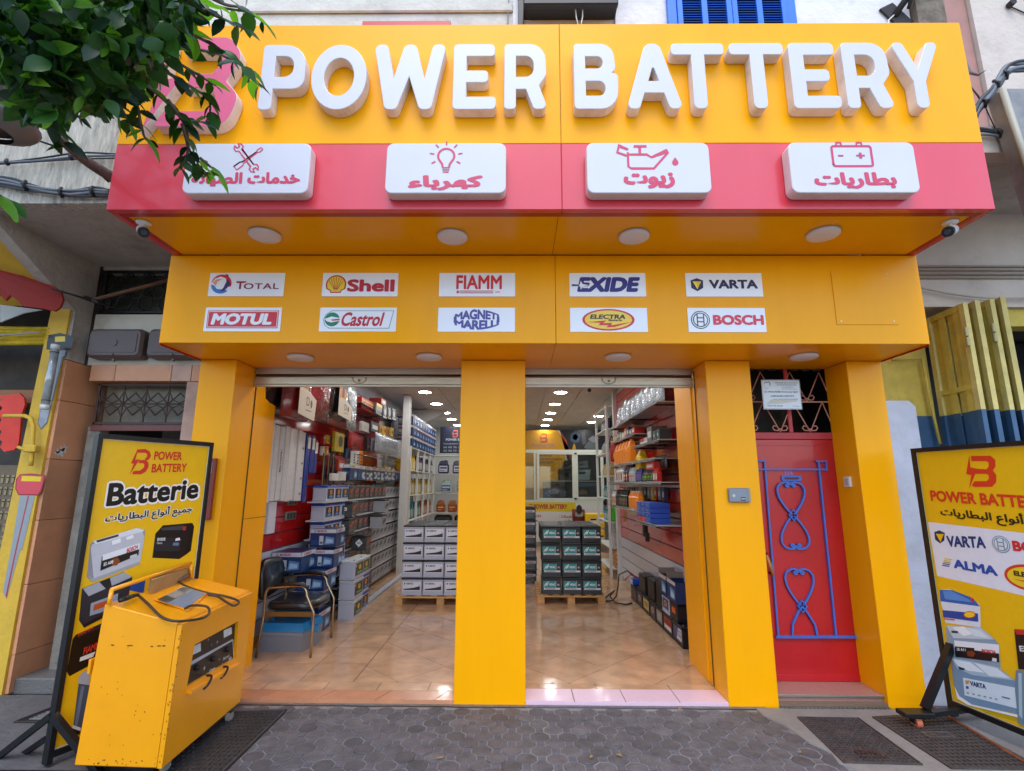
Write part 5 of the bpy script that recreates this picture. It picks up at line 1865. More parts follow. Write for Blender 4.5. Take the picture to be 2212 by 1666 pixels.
# warranty card hanging by the jamb
q = at(1719, 1370, X=RX-.04)
t = thing('hanging_card', 'white hanging card with a dark round badge beside the yellow jamb', 'card', (RX-.04, q.y, q.z))
m = MB()
m.box(RX-.045, RX-.04, q.y-.12, q.y+.14, .83, 1.13, pl('card_pale', '#c8c4cc', .4), .002)
m.obj('card', t)
g = MB()
pr = Print(g, (RX-.046, q.y+.14, .83), (0, -1, 0), (0, 0, 1))
pr.oval(.13, .16, .085, .075, '#3a2b4c', 1)
pr.oval(.13, .16, .055, .045, '#5b4a70', 2)
pr.rect(.07, .15, .19, .175, '#d8d4dc', 3)
g.obj('badge', t)
# row of batteries on the floor along the right wall
def dd(bg, fg=None, shape='rect'):
 def f(p, w, h):
  p.rect(w*.12, h*.22, w*.9, h*.80, bg, 1)
  if shape == 'oval':
   p.oval(w*.5, h*.52, w*.2, h*.17, '#e0b020', 2, 14)
   p.oval(w*.5, h*.52, w*.12, h*.08, '#5a3a20', 3, 12)
  elif shape == 'split':
   p.rect(w*.12, h*.22, w*.9, h*.42, '#d8d8da', 2)
   p.text('ELECTRA', w*.2, h*.5, w*.6, h*.18, '#7c1a1c', 2, off=.04)
  elif shape == 'ups':
   p.poly([(w*.42, h*.24), (w*.9, h*.24), (w*.9, h*.8), (w*.58, h*.8)], '#d4d6e2', 2)
   p.text('MULTI', w*.56, h*.58, w*.28, h*.12, '#4a4c70', 3, off=.03)
   p.text('POWER', w*.52, h*.40, w*.34, h*.12, '#4a4c70', 3, off=.03)
  elif fg:
   p.rect(w*.3, h*.35, w*.75, h*.65, fg, 2)
 return f
fl = [(1.25, .33, BKC, dd('#3a3d7c', None, 'ups'), 'black battery with white and violet label, nearest the doorway on the floor'),
   (1.60, .33, BKC, dd('#a82a2c', None, 'split'), 'black battery with red and white label, second along the floor row'),
   (1.95, .28, BKC, dd('#8f8d88', '#a5a39c'), 'black battery with a plain grey label, third along the floor row'),
   (2.25, .26, BKC, dd('#2d3266', None, 'oval'), 'black battery with blue label and yellow oval, fourth along the floor row'),
   (2.53, .34, BKC, dd('#c8b36c', '#a08a4a'), 'black battery with cream label, fifth along the floor row'),
   (2.89, .30, BKC, dd('#2d3266', None, 'oval'), 'black battery with blue frame label, sixth along the floor row'),
   (3.21, .36, BKC, dd('#141a3c', '#1c2250'), 'long black truck battery at the far end of the floor row')]
fxx = 1.62
for y, L_, cs_, dc_, lb in fl:
 p_ = place(cs_, BLKLID, dc_, L_, .175, .205, fxx, y+L_/2, ZFL, R(-90), lb, 'batteries in a row along the right wall floor')
up = [(1.38, .27, BKC, BLKLID, dd('#1b1b1e', '#e0642a'), 'black battery with orange label on top of the floor row'),
   (1.67, .27, GC, BLID, dd('#33408c', None, 'oval'), 'grey battery with blue label and yellow oval on top of the floor row')]
for y, L_, cs_, ld_, dc_, lb in up:
 place(cs_, ld_, dc_, L_, .175, .19, fxx, y+L_/2, ZFL+.207, R(-90), lb, 'batteries on top of the floor row')
for y, z, L_, H_, lb in ((1.98, .238, .24, .30, 'tall black battery case on the floor row beside the open carton'), (2.30, .238, .32, .24, 'plain black battery on the floor row, third from the far end'), (2.75, .238, .34, .22, 'plain black battery with terminals up at the far end of the floor row')):
 place(BKC, BLKLID, lambda p, w, h: p.rect(w*.3, h*.4, w*.5, h*.5, '#222226', 1), L_, .17, H_, fxx+.01, y+L_/2, z, R(-90), lb, 'batteries on top of the floor row')
def open_carton(y0, y1, z, lb):
 t = thing('open_carton', lb, 'carton', (1.7, y0, z), 'open cartons on the floor row')
 m = MB()
 x0, x1, h = 1.60, 1.79, .20
 m.box(x0, x0+.004, y0, y1, z, z+h, CART)
 m.box(x1-.004, x1, y0, y1, z, z+h, CART)
 m.box(x0+.004, x1-.004, y0, y0+.004, z, z+h, CART)
 m.box(x0+.004, x1-.004, y1-.004, y1, z, z+h, CART)
 m.box(x0, x1, y0, y1, z-.004, z, CART)
 m.obj('box', t)
 m = MB()
 m.add([(x0, y0, z+h), (x0, y1, z+h), (x0-.05, y1-.01, z+h+.04), (x0-.05, y0+.01, z+h+.04)], [(0, 1, 2, 3)], pl('card_white', '#c4c5c2', .5))
 m.add([(x1, y0, z+h), (x1, y1, z+h), (x1-.01, y1-.01, z+h+.07), (x1-.01, y0+.01, z+h+.07)], [(0, 1, 2, 3)], mat('brown_card', '#8a7a66', .8))
 m.add([(x0, y1, z+h), (x1, y1, z+h), (x1, y1+.02, z+h+.06), (x0, y1+.02, z+h+.06)], [(0, 1, 2, 3)], mat('brown_card', '#8a7a66', .8))
 m.obj('flap', t)
 g = MB()
 pr = Print(g, (x0-.0006, y1, z), (0, -1, 0), (0, 0, 1))
 pr.rect(0, h*.84, y1-y0, h, '#d0d2d4', 1)
 pr.poly([((y1-y0)*.35, h*.15), ((y1-y0)*.9, h*.15), ((y1-y0)*.9, h*.55), ((y1-y0)*.5, h*.72), ((y1-y0)*.35, h*.6)], '#5c9ccc', 1)
 pr.poly([((y1-y0)*.45, h*.2), ((y1-y0)*.85, h*.2), ((y1-y0)*.85, h*.4), ((y1-y0)*.5, h*.55)], '#b8d0dd', 2)
 g.obj('print', t)
open_carton(1.33, 1.62, .43, 'open blue battery carton nearest the doorway, flaps up, on the floor row')
open_carton(1.66, 1.92, .43, 'open blue battery carton second from the doorway, flaps up, on the floor row')
# blue charger and its black cable at the far end
q = at(1592, 1462, Y=3.45)
t = thing('battery_charger', 'small blue and white battery charger standing on the last battery of the floor row', 'charger', (1.66, 3.40, .24))
m = MB()
m.box(1.60, 1.76, 3.30, 3.46, .238, .33, pl('charger_blue', '#1f46a8', .3), .02)
m.obj('body', t)
m = MB()
m.box(1.592, 1.60, 3.32, 3.44, .25, .31, WHJ, .003)
m.obj('face_plate', t)
t = thing('jump_cable', 'black and red cable looping on the floor at the end of the battery row', 'cable', (1.4, 3.5, ZFL))
m = MB()
m.tube([(1.66, 3.4, .34), (1.55, 3.42, .42), (1.44, 3.45, .36), (1.42, 3.45, .2), (1.38, 3.4, .08), (1.30, 3.3, .045), (1.18, 3.3, .04), (1.22, 3.45, .04), (1.32, 3.5, .10), (1.36, 3.4, .16), (1.28, 3.32, .10), (1.32, 3.2, .045), (1.45, 3.1, .04), (1.55, 3.2, .04)], .009, RUBBER, 7)
m.obj('cable', t)
m = MB()
m.tube([(1.68, 3.36, .34), (1.58, 3.34, .38), (1.52, 3.34, .33), (1.5, 3.36, .3)], .008, RDJ, 7)
m.obj('clamp', t)

# ---- left wall: hanging goods ---------------------------------------------
XW = -2.40
def lw(px, py, X=XW):
 return at(px, py, X=X)
PEG = mat('chrome_peg', '#a9a9a6', .2, .9)
# long white boxes
q0, q1 = lw(676, 1145), lw(764, 1145)
n = 8
WB = mat('white_card', '#c6c4c3', .5, var=.05, scale=3)
for i in range(n):
 y = q0.y - .02 + (q1.y-q0.y+.02)*i/n
 L_ = (q1.y-q0.y)/n
 def dbox(p, w, h, i=i):
  if i == 2:
   for k_, chh in enumerate('O.E.Model'):
    p.text(chh, w*.3, h*(.66-.035*k_), w*.3, h*.03, '#2a2a2c', 1, off=.03)
  for k_ in range(7):
   p.line([(w*.2, h*(.12+.1*k_)), (w*.8, h*(.15+.1*k_))], .002, '#8d8d90', 1)
  if i == n-1:
   for k_ in range(4):
    p.oval(w*.5, h*(.1+.22*k_), w*.3, h*.018, '#6d6a6c', 2, 12)
 flat = bx('wiper_box', XW-.12, XW-random.uniform(0, .02), y+.007, y+L_-.005, 1.43+random.uniform(-.012, .01), 2.19+random.uniform(-.015, .005), WB, 'tall narrow white box hanging in a row over the red slats, %s from the doorway' % ordn[i], 'box', 'tall white boxes on the wall', dbox, '+x')
# near end faces of the first boxes
bx('wiper_box', XW-.20, XW-.13, q0.y-.06, q0.y-.02, 1.55, 2.20, WB, 'narrow white box hanging edge-on right beside the yellow jamb', 'box', None, lambda p, w, h: p.rect(w*.4, h*.6, w*.6, h*.9, '#55555a', 1), '-y')
# blue tubes
for i, (y, z0, z1) in enumerate(((q1.y+.03, 1.40, 2.17), (q1.y+.16, 1.72, 2.17), (q1.y+.26, 1.72, 2.13))):
 t = thing('wiper_tube', 'long blue wiper pack with white header beside the white boxes, %s from the doorway' % ordn[i], 'pack', (XW, y, z0), 'long blue packs')
 m = MB()
 m.box(XW-.05, XW, y, y+.085, z0, z1, pl('blue_pack', '#12348a', .2, coat=.5), .015)
 m.obj('tube', t)
 m = MB()
 m.box(XW+.0008, XW+.002, y+.005, y+.08, z1-.17, z1-.04, WHJ)
 m.obj('header', t)
# seat cover bags near the ceiling
SEATR = mat('red_bag', '#7d1018', .16, .1, var=.45, scale=20, bump=.8, bscale=20, coat=.9)
SEATK = mat('black_bag', '#15171a', .14, .1, var=.5, scale=22, bump=.8, bscale=18, coat=.9)
def dseat(p, w, h):
 p.poly([(w*.05, h*.04), (w*.9, h*.0), (w*.95, h*.30), (w*.55, h*.38), (w*.15, h*.45), (w*.05, h*.6)], '#c9bba6', 1)
 p.poly([(w*.08, h*.4), (w*.45, h*.4), (w*.6, h*.5), (w*.3, h*.66), (w*.2, h*.8), (w*.08, h*.75)], '#c97a2c', 2)
 p.poly([(w*.22, h*.42), (w*.38, h*.42), (w*.36, h*.70), (w*.30, h*.80), (w*.24, h*.70)], '#4a4640', 3)
 p.text('D', w*.42, h*.18, w*.16, h*.12, '#3a3634', 3)
 p.oval(w*.68, h*.22, w*.05, h*.06, '#3a3634', 3, 8)
 p.rect(w*.4, h*.11, w*.7, h*.125, '#6a6258', 3)
sp = [(730, 780, SEATR, True, 'red', 0), (783, 830, SEATR, False, 'glossy red', 1), (833, 872, SEATK, True, 'black', 2)]
XT = -2.20
for a_, b_, mt_, pr_, nm2, i in sp:
 qa, qb = at(a_, 1040, X=XT), at(b_, 1055, X=XT)
 flatpack('seat_cover_bag', XT-.12, qa.y, qb.y-.01, (qa.z+qb.z)/2, 3.0, .22, mt_, nm2 + ' seat cover bag hanging high at the shutter, %s from the doorway' % ordn[i], 'bag', 'seat cover bags under the ceiling', dseat if pr_ else None, 1, .08)
m = MB()
qa = at(696, 1040, X=XT-.15)
flatpack('seat_cover_bag', XT-.30, qa.y-.35, at(728, 1040, X=XT-.2).y, 2.28, 3.0, .3, SEATK, 'big black bag hanging beside the yellow jamb', 'bag', None, None, 1, .05)
# generic hung packs placed on the wall plane
def wp(px0, py0, px1, py1, col, label, name='hanging_pack', cat='pack', X=-2.36, th=.04, group='small packs hanging on the wall', foil=False, deco=None):
 a, b = at(px0, py1, X=X), at(px1, py0, X=X)
 zt = at((px0+px1)/2, py0, X=X).z
 zb = at((px0+px1)/2, py1, X=X).z
 if foil:
  return flatpack(name, X-th, a.y, b.y, zb, zt, th, col, label, cat, group, deco, 1, .03)
 return bx(name, X-th, X, a.y, b.y, zb, zt, col, label, cat, group, deco, '+x')
wp(872, 966, 900, 1078, mat('clear_wrap', '#a9b1b5', .15, .4, var=.6, scale=26, bump=1, bscale=24, coat=.8), 'clear shiny wrapped pack hanging beside the black seat cover bag', foil=True, X=-2.2)
wp(903, 1000, 938, 1029, '#b3201f', 'red box with yellow stripe on the high wire shelf', 'boxed_set', 'box', X=-2.25, th=.3, deco=lambda p, w, h: (p.rect(0, h*.68, w, h*.82, '#dcb428', 1), p.rect(w*.15, h*.35, w*.8, h*.55, '#d8b0a8', 1)))
wp(940, 1010, 956, 1038, '#7d817c', 'grey box with yellow top, second on the high wire shelf', 'boxed_set', 'box', X=-2.2, th=.25, deco=lambda p, w, h: p.rect(0, h*.75, w, h, '#dcb428', 1))
wp(953, 998, 966, 1014, '#8d1f1d', 'small red box on top at the end of the wire shelf', 'boxed_set', 'box', X=-2.2, th=.2)
for i, (a_, b_) in enumerate(((958, 968), (969, 979), (980, 990))):
 wp(a_, 1016+3*i, b_, 1046+2*i, '#5c6266', 'dark picture box on the high wire shelf, %s after the grey box' % ordn[i], 'boxed_set', 'box', X=-2.2, th=.2, deco=lambda p, w, h: (p.oval(w*.5, h*.5, w*.3, h*.3, '#c9ced0', 1, 12), p.rect(0, 0, w, h*.14, '#c9ccc8', 1)))
t = thing('wire_shelf', 'high wire shelf carrying the red and grey boxed sets', 'shelf', (-2.3, 3.2, 2.3))
a, b = at(901, 1032, X=-2.2), at(992, 1052, X=-2.2)
m = MB()
m.box(-2.6, -2.2, a.y, b.y, b.z-.012, b.z-.004, WIRE, .001)
m.obj('tray', t)
for k_ in range(5):
 y = a.y+.1+(b.y-a.y-.2)*k_/4
 m = MB()
 m.tube([(-2.62, y, b.z-.02), (-2.18, y, b.z-.02), (-2.17, y, b.z+.01)], .005, BLACK, 6)
 m.obj('bracket', t)
wp(904, 1056, 925, 1080, '#b5b2ac', 'white wrapped cloth pack under the wire shelf', X=-2.25, deco=lambda p, w, h: p.line([(w*.3, h*.2), (w*.6, h*.7)], .01, '#6c6a66', 1))
wp(927, 1056, 948, 1082, '#2e3134', 'dark grey box hanging under the wire shelf', X=-2.22)
for i in range(4):
 wp(950+9*i, 1064+2*i, 957+9*i, 1086+2*i, ['#b8862e', '#c9a23a', '#a5642a', '#c8b040'][i], 'small yellow brown card pack under the wire shelf, %s from the doorway' % ordn[i], X=-2.2, deco=lambda p, w, h: p.oval(w*.5, h*.5, w*.3, h*.25, '#5a3020', 1, 10))
wp(983, 1040, 1000, 1092, mat('dark_bag', '#1c2130', .4, bump=.4), 'dark padded bag hanging at the end of the left wall', foil=True, X=-2.2)
wp(836, 1082, 862, 1130, '#c4b023', 'yellow green tool card hanging under the black bag', X=-2.36, deco=lambda p, w, h: (p.oval(w*.6, h*.55, w*.25, h*.3, '#3d4a22', 1, 10), p.rect(w*.1, h*.8, w*.9, h*.95, '#d9cf6a', 1)))
wp(864, 1094, 879, 1146, '#1d3057', 'blue card pack hanging beside the yellow card', X=-2.36, deco=lambda p, w, h: p.oval(w*.5, h*.6, w*.3, h*.16, '#8a93a0', 1, 12))
wp(875, 1080, 918, 1124, mat('red_hose_pack', '#8e1218', .25, var=.3, bump=.5), 'dark red curled hose pack on the wall', foil=True, X=-2.3)
wp(917, 1094, 928, 1128, '#1c1216', 'black and violet can pack on the wall', X=-2.25, deco=lambda p, w, h: (p.rect(w*.2, h*.6, w*.8, h*.66, '#a33a6a', 1), p.rect(w*.2, h*.3, w*.8, h*.34, '#b9b4b8', 1)))
wp(930, 1096, 939, 1129, '#9a93a5', 'lilac and white bottle pack on the wall', X=-2.25)
wp(942, 1092, 1008, 1140, FOIL, 'large silver foil sunshade bag on the wall', foil=True, X=-2.15, group=None)
for i in range(3):
 wp(882+9*i, 1128, 890+9*i, 1162+3*i, ['#c3c5c4', '#c9cbca', '#e08a1a'][i], ['white card strip with dark letters', 'second white card strip with dark letters', 'orange card strip'][i] + ' hanging under the hose pack', X=-2.3, deco=lambda p, w, h: [p.rect(w*.2, h*(.1+.2*k_), w*.8, h*(.2+.2*k_), '#26304a', 1) for k_ in range(4)])
wp(880, 1162, 903, 1187, '#b8e01c', 'fluorescent yellow green packet on the lower pegs', X=-2.3)
for i in range(3):
 a, b = 806+12*i, 1152
 q = lw(a, b)
 t = thing('windscreen_wiper', 'chrome and black wiper blade hanging upright, %s right of the blue packs' % ordn[i], 'wiper', (XW+.02, q.y, 1.6), 'wiper blades on the wall')
 m = MB()
 m.box(XW, XW+.02, q.y, q.y+.03, 1.52, 1.98, PEG, .005)
 m.obj('blade', t)
 m = MB()
 m.box(XW, XW+.03, q.y+.031, q.y+.045, 1.50, 1.95, BLACK, .003)
 m.obj('rubber', t)
wp(845, 1150, 864, 1178, '#9c3a2c', 'red and grey tool card behind clear plastic', X=-2.38)
wp(866, 1152, 878, 1176, '#7c8082', 'grey tool card beside the red one', X=-2.38)
wp(830, 1184, 848, 1202, '#c9c9c8', 'flat white box on the short shelf, nearer the doorway', 'flat_box', 'box', X=-2.3)
wp(849, 1180, 866, 1202, '#c6c6c4', 'flat white box on the short shelf, further in', 'flat_box', 'box', X=-2.3)
wp(868, 1184, 878, 1204, '#1a1a1c', 'small black round gauge pack', X=-2.3)
wp(880, 1184, 895, 1201, '#c4c2a8', 'pale packet under the fluorescent one', X=-2.3)
k_ = 0
for r_ in range(3):
 for i in range(9):
  cc = ['#c9b43a', '#d6c33c', '#b59a2e', '#7d6a2a', '#c0502a', '#d9cf8a'][(i*5+r_*3) % 6]
  wp(906+9.2*i, 1166+12*r_+ (i % 3)*1.5, 913.5+9.2*i, 1176+12*r_+(i % 3)*1.5, cc, 'small yellow toned card pack, row %s down, %s from the doorway' % (ordn[r_], ordn[i]), X=-2.28, group='grid of small yellow packs')
CL = ['#b3201f', '#1d3057', '#c9c7c2', '#2a2c2e', '#c9b43a', '#5f7f8a', '#d07a2a', '#7a8a5a', '#8d8f92']
CN = ['red', 'dark blue', 'white', 'black', 'yellow', 'grey blue', 'orange', 'olive', 'silver grey']
for r_, (ya_, x0_, n_) in enumerate(((1090, 808, 6), (1118, 806, 7), (1062, 905, 0), (1100, 884, 3), (1208, 820, 5))):
 for i in range(n_):
  c_ = (i*4+r_*2) % 9
  wp(x0_+9.5*i, ya_+random.uniform(-2, 2), x0_+7.5+9.5*i, ya_+random.uniform(14, 22), CL[c_], CN[c_] + ' little card pack on the red slats, %s row, %s from the doorway' % (ordn[r_], ordn[i]), X=-2.45+.02*(i % 2), group='little card packs on the red slats',
     deco=lambda p, w, h, c_=c_: (p.rect(w*.1, h*.72, w*.9, h*.92, CL[(c_+2) % 9], 1), p.oval(w*.5, h*.4, w*.28, h*.2, CL[(c_+5) % 9], 1, 10)))
# red band and white panel above the packs
t = thing('price_rail', 'thin chrome shelf lip running over the small yellow packs', 'rail', (-2.3, 3.5, 1.95))
a, b = at(895, 1136, X=-2.25), at(1005, 1142, X=-2.25)
m = MB()
m.tube([(-2.25, a.y, a.z), (-2.25, b.y, a.z)], .008, PEG, 8)
m.tube([(-2.55, a.y, a.z), (-2.25, a.y, a.z)], .006, PEG, 8)
m.obj('rail', t)
# white panel leaning behind the white boxes, with roller
m = MB()
m.box(-2.66, -2.44, .96, 1.12, 1.12, 1.43, WHS, .003)
o = m.obj('white_panel', None, 'white panel end filling the gap under the tall white boxes', 'panel')

# ---- chair, blue case ------------------------------------------------------
TUBE = mat('chair_chrome', '#b7a98e', .2, .95, var=.05)
VINYL = mat('black_vinyl', '#0e0f12', .28, var=.1, bump=.15, bscale=60, coat=.3)
ch = thing('armchair', 'black vinyl armchair with bent metal tube frame standing left of the cartons', 'chair', (-2.2, 1.25, ZFL))
fa, fb, fc, fd = at(640, 1645, Z=ZFL), at(776, 1645, Z=ZFL), at(828, 1595, Z=ZFL), Vector((-2.50, 1.55, ZFL))
za = .64
def side(f0, f1, sgn):
 m = MB()
 c0 = Vector((f0.x*.86+f1.x*.14, f0.y*.9+f1.y*.1, za))
 c1 = Vector((f1.x*.86+f0.x*.14, f1.y*.9+f0.y*.1, za+.02))
 pts = [f0, f0.lerp(c0, .45)]
 k0 = Vector((f0.x, f0.y, .40)).lerp(c0, .4)
 k0.z = .42
 pts = [f0, Vector((f0.x+(c0.x-f0.x)*.5, f0.y, .40)), Vector((c0.x-(c1.x-c0.x)*.10, c0.y-(c1.y-c0.y)*.1, .52))]
 for a in range(0, 91, 18):
  pts.append(c0 + Vector(((c1.x-c0.x)*(-.10+.12*(1-math.cos(R(a)))*1.0), (c1.y-c0.y)*(-.10+.12*(1-math.cos(R(a)))), -.07*(1-math.sin(R(a))))))
 for a in range(0, 91, 18):
  pts.append(c1 + Vector(((c1.x-c0.x)*(-.22+.2*math.sin(R(a))), (c1.y-c0.y)*(-.22+.2*math.sin(R(a))), -.09*(1-math.cos(R(a))))))
 pts += [Vector((f1.x, f1.y, .42)), f1]
 m.tube(pts, .0125, TUBE, 10)
 m.obj('frame_tube', ch)
 m = MB()
 m.tube([c0.lerp(c1, .1)+Vector((0, 0, .016)), c0.lerp(c1, .5)+Vector((0, 0, .024)), c0.lerp(c1, .86)+Vector((0, 0, .014)), c1+Vector((0, 0, -.03))], [.012, .02, .02, .012], VINYL, 8)
 m.obj('arm_pad', ch)
side(fa, fb, 1)
side(fd, fc, -1)
m = MB()
m.box(-2.36, -1.93, .905, .925, .385, .425, mat('brass_bar', '#8f7440', .35, .7), .003)
m.obj('cross_bar', ch)
m = MB()
m.box(-2.36, -1.96, 1.50, 1.52, .36, .40, BLACK, .003)
m.obj('cross_bar', ch)
m = MB()
seat = rpoly([(-2.40, .96, .10), (-1.93, .98, .16), (-1.92, 1.48, .16), (-2.42, 1.48, .08)], 6)
cxs, cys = -2.17, 1.22
rings = [(1.0, .43), (1.02, .45), (.98, .485), (.85, .50), (.5, .497), (.1, .492)]
vs, fs = [], []
k = len(seat)
for s_, z in rings:
 vs += [(cxs+(x-cxs)*s_, cys+(y-cys)*s_, z) for x, y in seat]
for i in range(len(rings)-1):
 fs += [(i*k+j, i*k+(j+1) % k, (i+1)*k+(j+1) % k, (i+1)*k+j) for j in range(k)]
fs += [list(range(k))[::-1], list(range((len(rings)-1)*k, len(rings)*k))]
m.add(vs, fs, VINYL, True)
m.obj('seat', ch)
m = MB()
# back pad: upright rounded slab at the wall side, facing the shop
bp = rpoly([(.98, .50, .05), (1.46, .56, .09), (1.47, .86, .13), (1.05, .88, .16), (.98, .74, .1)], 6)
by, bz = 1.22, .70
rings = [(-2.44, 1.0), (-2.47, 1.02), (-2.41, .97), (-2.395, .8), (-2.405, .4), (-2.41, .1)]
rings = [(-2.485, .96), (-2.475, 1.0), (-2.44, 1.0), (-2.425, .92), (-2.43, .5), (-2.435, .1)]
vs, fs = [], []
k = len(bp)
for x, s_ in rings:
 vs += [(x + (z_-.5)*-.10, by+(y-by)*s_, bz+(z_-bz)*s_) for y, z_ in bp]
for i in range(len(rings)-1):
 fs += [(i*k+j, i*k+(j+1) % k, (i+1)*k+(j+1) % k, (i+1)*k+j) for j in range(k)]
fs += [list(range(k))[::-1], list(range((len(rings)-1)*k, len(rings)*k))]
m.add(vs, fs, VINYL, True)
m.obj('backrest', ch)
# blue-lidded grey case
bc = thing('tool_case', 'grey plastic case with bright blue lid and handle on the floor under the armchair', 'case', (-2.26, 1.2, ZFL))
GP = mat('case_grey', '#7f858f', .45, var=.04)
BP = mat('case_blue', '#1d7fb8', .35, var=.04)
m = MB()
m.hull([(-2.475, 1.09, ZFL), (-2.06, 1.07, ZFL), (-2.0, 1.36, ZFL), (-2.45, 1.36, ZFL)], [(-2.455, 1.05, ZFL+.155), (-2.04, 1.03, ZFL+.155), (-1.985, 1.38, ZFL+.155), (-2.45, 1.38, ZFL+.155)], GP)
m.hull([(-2.458, 1.045, ZFL+.157), (-2.038, 1.025, ZFL+.157), (-1.98, 1.385, ZFL+.157), (-2.45, 1.385, ZFL+.157)], [(-2.45, 1.05, ZFL+.19), (-2.045, 1.03, ZFL+.19), (-1.985, 1.38, ZFL+.19), (-2.45, 1.38, ZFL+.19)], GP)
m.obj('body', bc)
m = MB()
m.hull([(-2.462, 1.035, ZFL+.191), (-2.03, 1.015, ZFL+.191), (-1.975, 1.39, ZFL+.191), (-2.45, 1.39, ZFL+.191)], [(-2.44, 1.06, ZFL+.262), (-2.05, 1.04, ZFL+.262), (-2.0, 1.37, ZFL+.262), (-2.44, 1.37, ZFL+.262)], BP)
m.obj('lid', bc)
m = MB()
m.tube([(-2.40, 1.16, ZFL+.25), (-2.40, 1.16, ZFL+.32), (-2.37, 1.16, ZFL+.345), (-2.04, 1.16, ZFL+.34), (-2.01, 1.16, ZFL+.32), (-2.01, 1.16, ZFL+.22)], .014, BP, 10)
m.obj('handle', bc)
m = MB()
m.box(-1.985, -1.95, 1.14, 1.20, ZFL+.16, ZFL+.22, BP, .004)
m.obj('latch', bc)
# ------------------------------------------------------------------ red door
DRED = mat('door_red', '#b50f17', .38, var=.1, scale=2.2, bump=.06, bscale=30, coat=.25, dirt=.12, dirtcol=(.42, .04, .03))
DBLU = mat('door_blue', '#3a66b8', .4, var=.06, scale=6, dirt=.1, dirtcol=(.2, .2, .45))
GRRED = mat('grille_red', '#b4343a', .5, var=.15, scale=8, dirt=.2, dirtcol=(.2, .08, .06))
GRPEA = mat('grille_faded', '#c48a78', .55, var=.2, scale=8, dirt=.3, dirtcol=(.2, .1, .08))
DY = .31
DX0, DX1, DZ0, DZ1 = 1.93, 2.765, .075, 2.06
st = thing('door_step', 'speckled pink terrazzo step below the red door', 'step', (2.35, .2, 0))
TERR = mat('terrazzo', '#a0796f', .35, var=.35, scale=160, coat=.2, dirt=.15)
m = MB()
m.box(1.929, 2.731, .05, .47, -.02, .052, TERR, .003)
m.obj('riser', st)
m = MB()
m.box(1.929, 2.731, .042, .40, .053, .072, TERR, .003)
m.obj('tread', st)
m = MB()
m.box(1.929, 2.731, .034, .0415, .058, .074, STEEL, .001)
m.obj('nosing', st)
door = thing('metal_door', 'red metal door with blue scroll ironwork between the yellow pillars', 'door', (2.35, DY, DZ0))
m = MB()
m.box(DX0, DX1, DY, DY+.04, DZ0, DZ1-.06, DRED, .004)
m.obj('leaf', door)
m = MB()
m.box(DX0, DX1, DY-.012, DY+.05, DZ1-.058, DZ1, GRRED, .003)
m.box(DX1-.025, DX1, DY-.010, DY-.001, DZ0, DZ1-.06, DRED, .002)
m.box(DX0, DX1, DY-.010, DY-.001, DZ0, DZ0+.05, DRED, .002)
m.box(DX0, DX1-.026, DY-.006, DY-.001, DZ1-.115, DZ1-.10, DRED, .001)
m.obj('door_frame', door)
def dpt(px, py):
 q = at(px, py, Y=DY)
 return (q.x, q.z)
RIB = [0]
def ribbon(pts, w=.016, th=.012, closed=False, name='scroll', mt=DBLU, parent=door):
 m = MB()
 RIB[0] += 1
 th += .0007*(RIB[0] % 9)
 w *= .84
 P_ = [Vector((p[0], DY-.008, p[1])) for p in pts]
 vs, fs = [], []
 n = len(P_)
 for i, p in enumerate(P_):
  t = (P_[(i+1) % n] - P_[i-1]) if closed else (P_[min(i+1, n-1)] - P_[max(i-1, 0)])
  t.normalize()
  nn = Vector((-t.z, 0, t.x))*w/2
  for a, b in ((1, 0), (-1, 0), (-1, 1), (1, 1)):
   vs.append(p + nn*a + Vector((0, -th if b else .006, 0)))
 for i in range(n if closed else n-1):
  k = (i+1) % n
  for j in range(4):
   fs.append((i*4+j, i*4+(j+1) % 4, k*4+(j+1) % 4, k*4+j))
 m.add(vs, fs, mt)
 return m.obj(name, parent)
ribbon([dpt(1893, 1174), dpt(2062, 1174)])
ribbon([dpt(1909, 1154), dpt(1943, 1590)])
ribbon([dpt(2043, 1154), dpt(2087, 1590)])
ribbon([dpt(2036, 1154), dpt(2062, 1154), dpt(2063, 1177)])
ribbon([dpt(1937, 1591), dpt(2150, 1591)], .022, .013)
ribbon([dpt(1890, 1153), dpt(1912, 1153)])
def heart(tp, bt, cx0, wid, up):
 """lyre shape: two mirrored curves from scrolls at one end crossing to the other"""
 for s in (-1, 1):
  pts = []
  L = bt - tp
  prof = [(.02, .10), (.09, .05), (.15, .02), (.19, .05), (.16, .09), (.11, .06), (.14, -.02), (.28, -.045), (.42, .02), (.50, .14), (.50, .30), (.44, .50), (.30, .72), (.10, .90), (-.06, 1.02)]
  prof = [(.0, .115), (.05, .13), (.11, .12), (.12, .075), (.06, .04)] if False else prof
  crv = [(.06, .09), (.13, .115), (.17, .085), (.13, .04), (.03, .055), (.0, .03), (.08, -.01), (.22, -.02), (.38, .03), (.48, .14), (.50, .28), (.45, .46), (.34, .64), (.20, .82), (.04, .97)]
  out = []
  for a, b in crv:
   out.append((cx0 + s*a*wid, tp + L*b if up else bt - L*b))
  # smooth
  sm_ = []
  for i in range(len(out)-1):
   p0, p1, p2, p3 = out[max(i-1, 0)], out[i], out[i+1], out[min(i+2, len(out)-1)]
   for u in (0, .34, .67):
    f = lambda k: .5*(2*p1[k] + (p2[k]-p0[k])*u + (2*p0[k]-5*p1[k]+4*p2[k]-p3[k])*u*u + (3*p1[k]-p0[k]-3*p2[k]+p3[k])*u**3)
    sm_.append((f(0), f(1)))
  sm_.append(out[-1])
  ribbon(sm_, .017)
cxd = dpt(1980, 1290)[0]
t1, mid1, b1 = dpt(1980, 1208)[1], dpt(1985, 1288)[1], dpt(1992, 1370)[1]
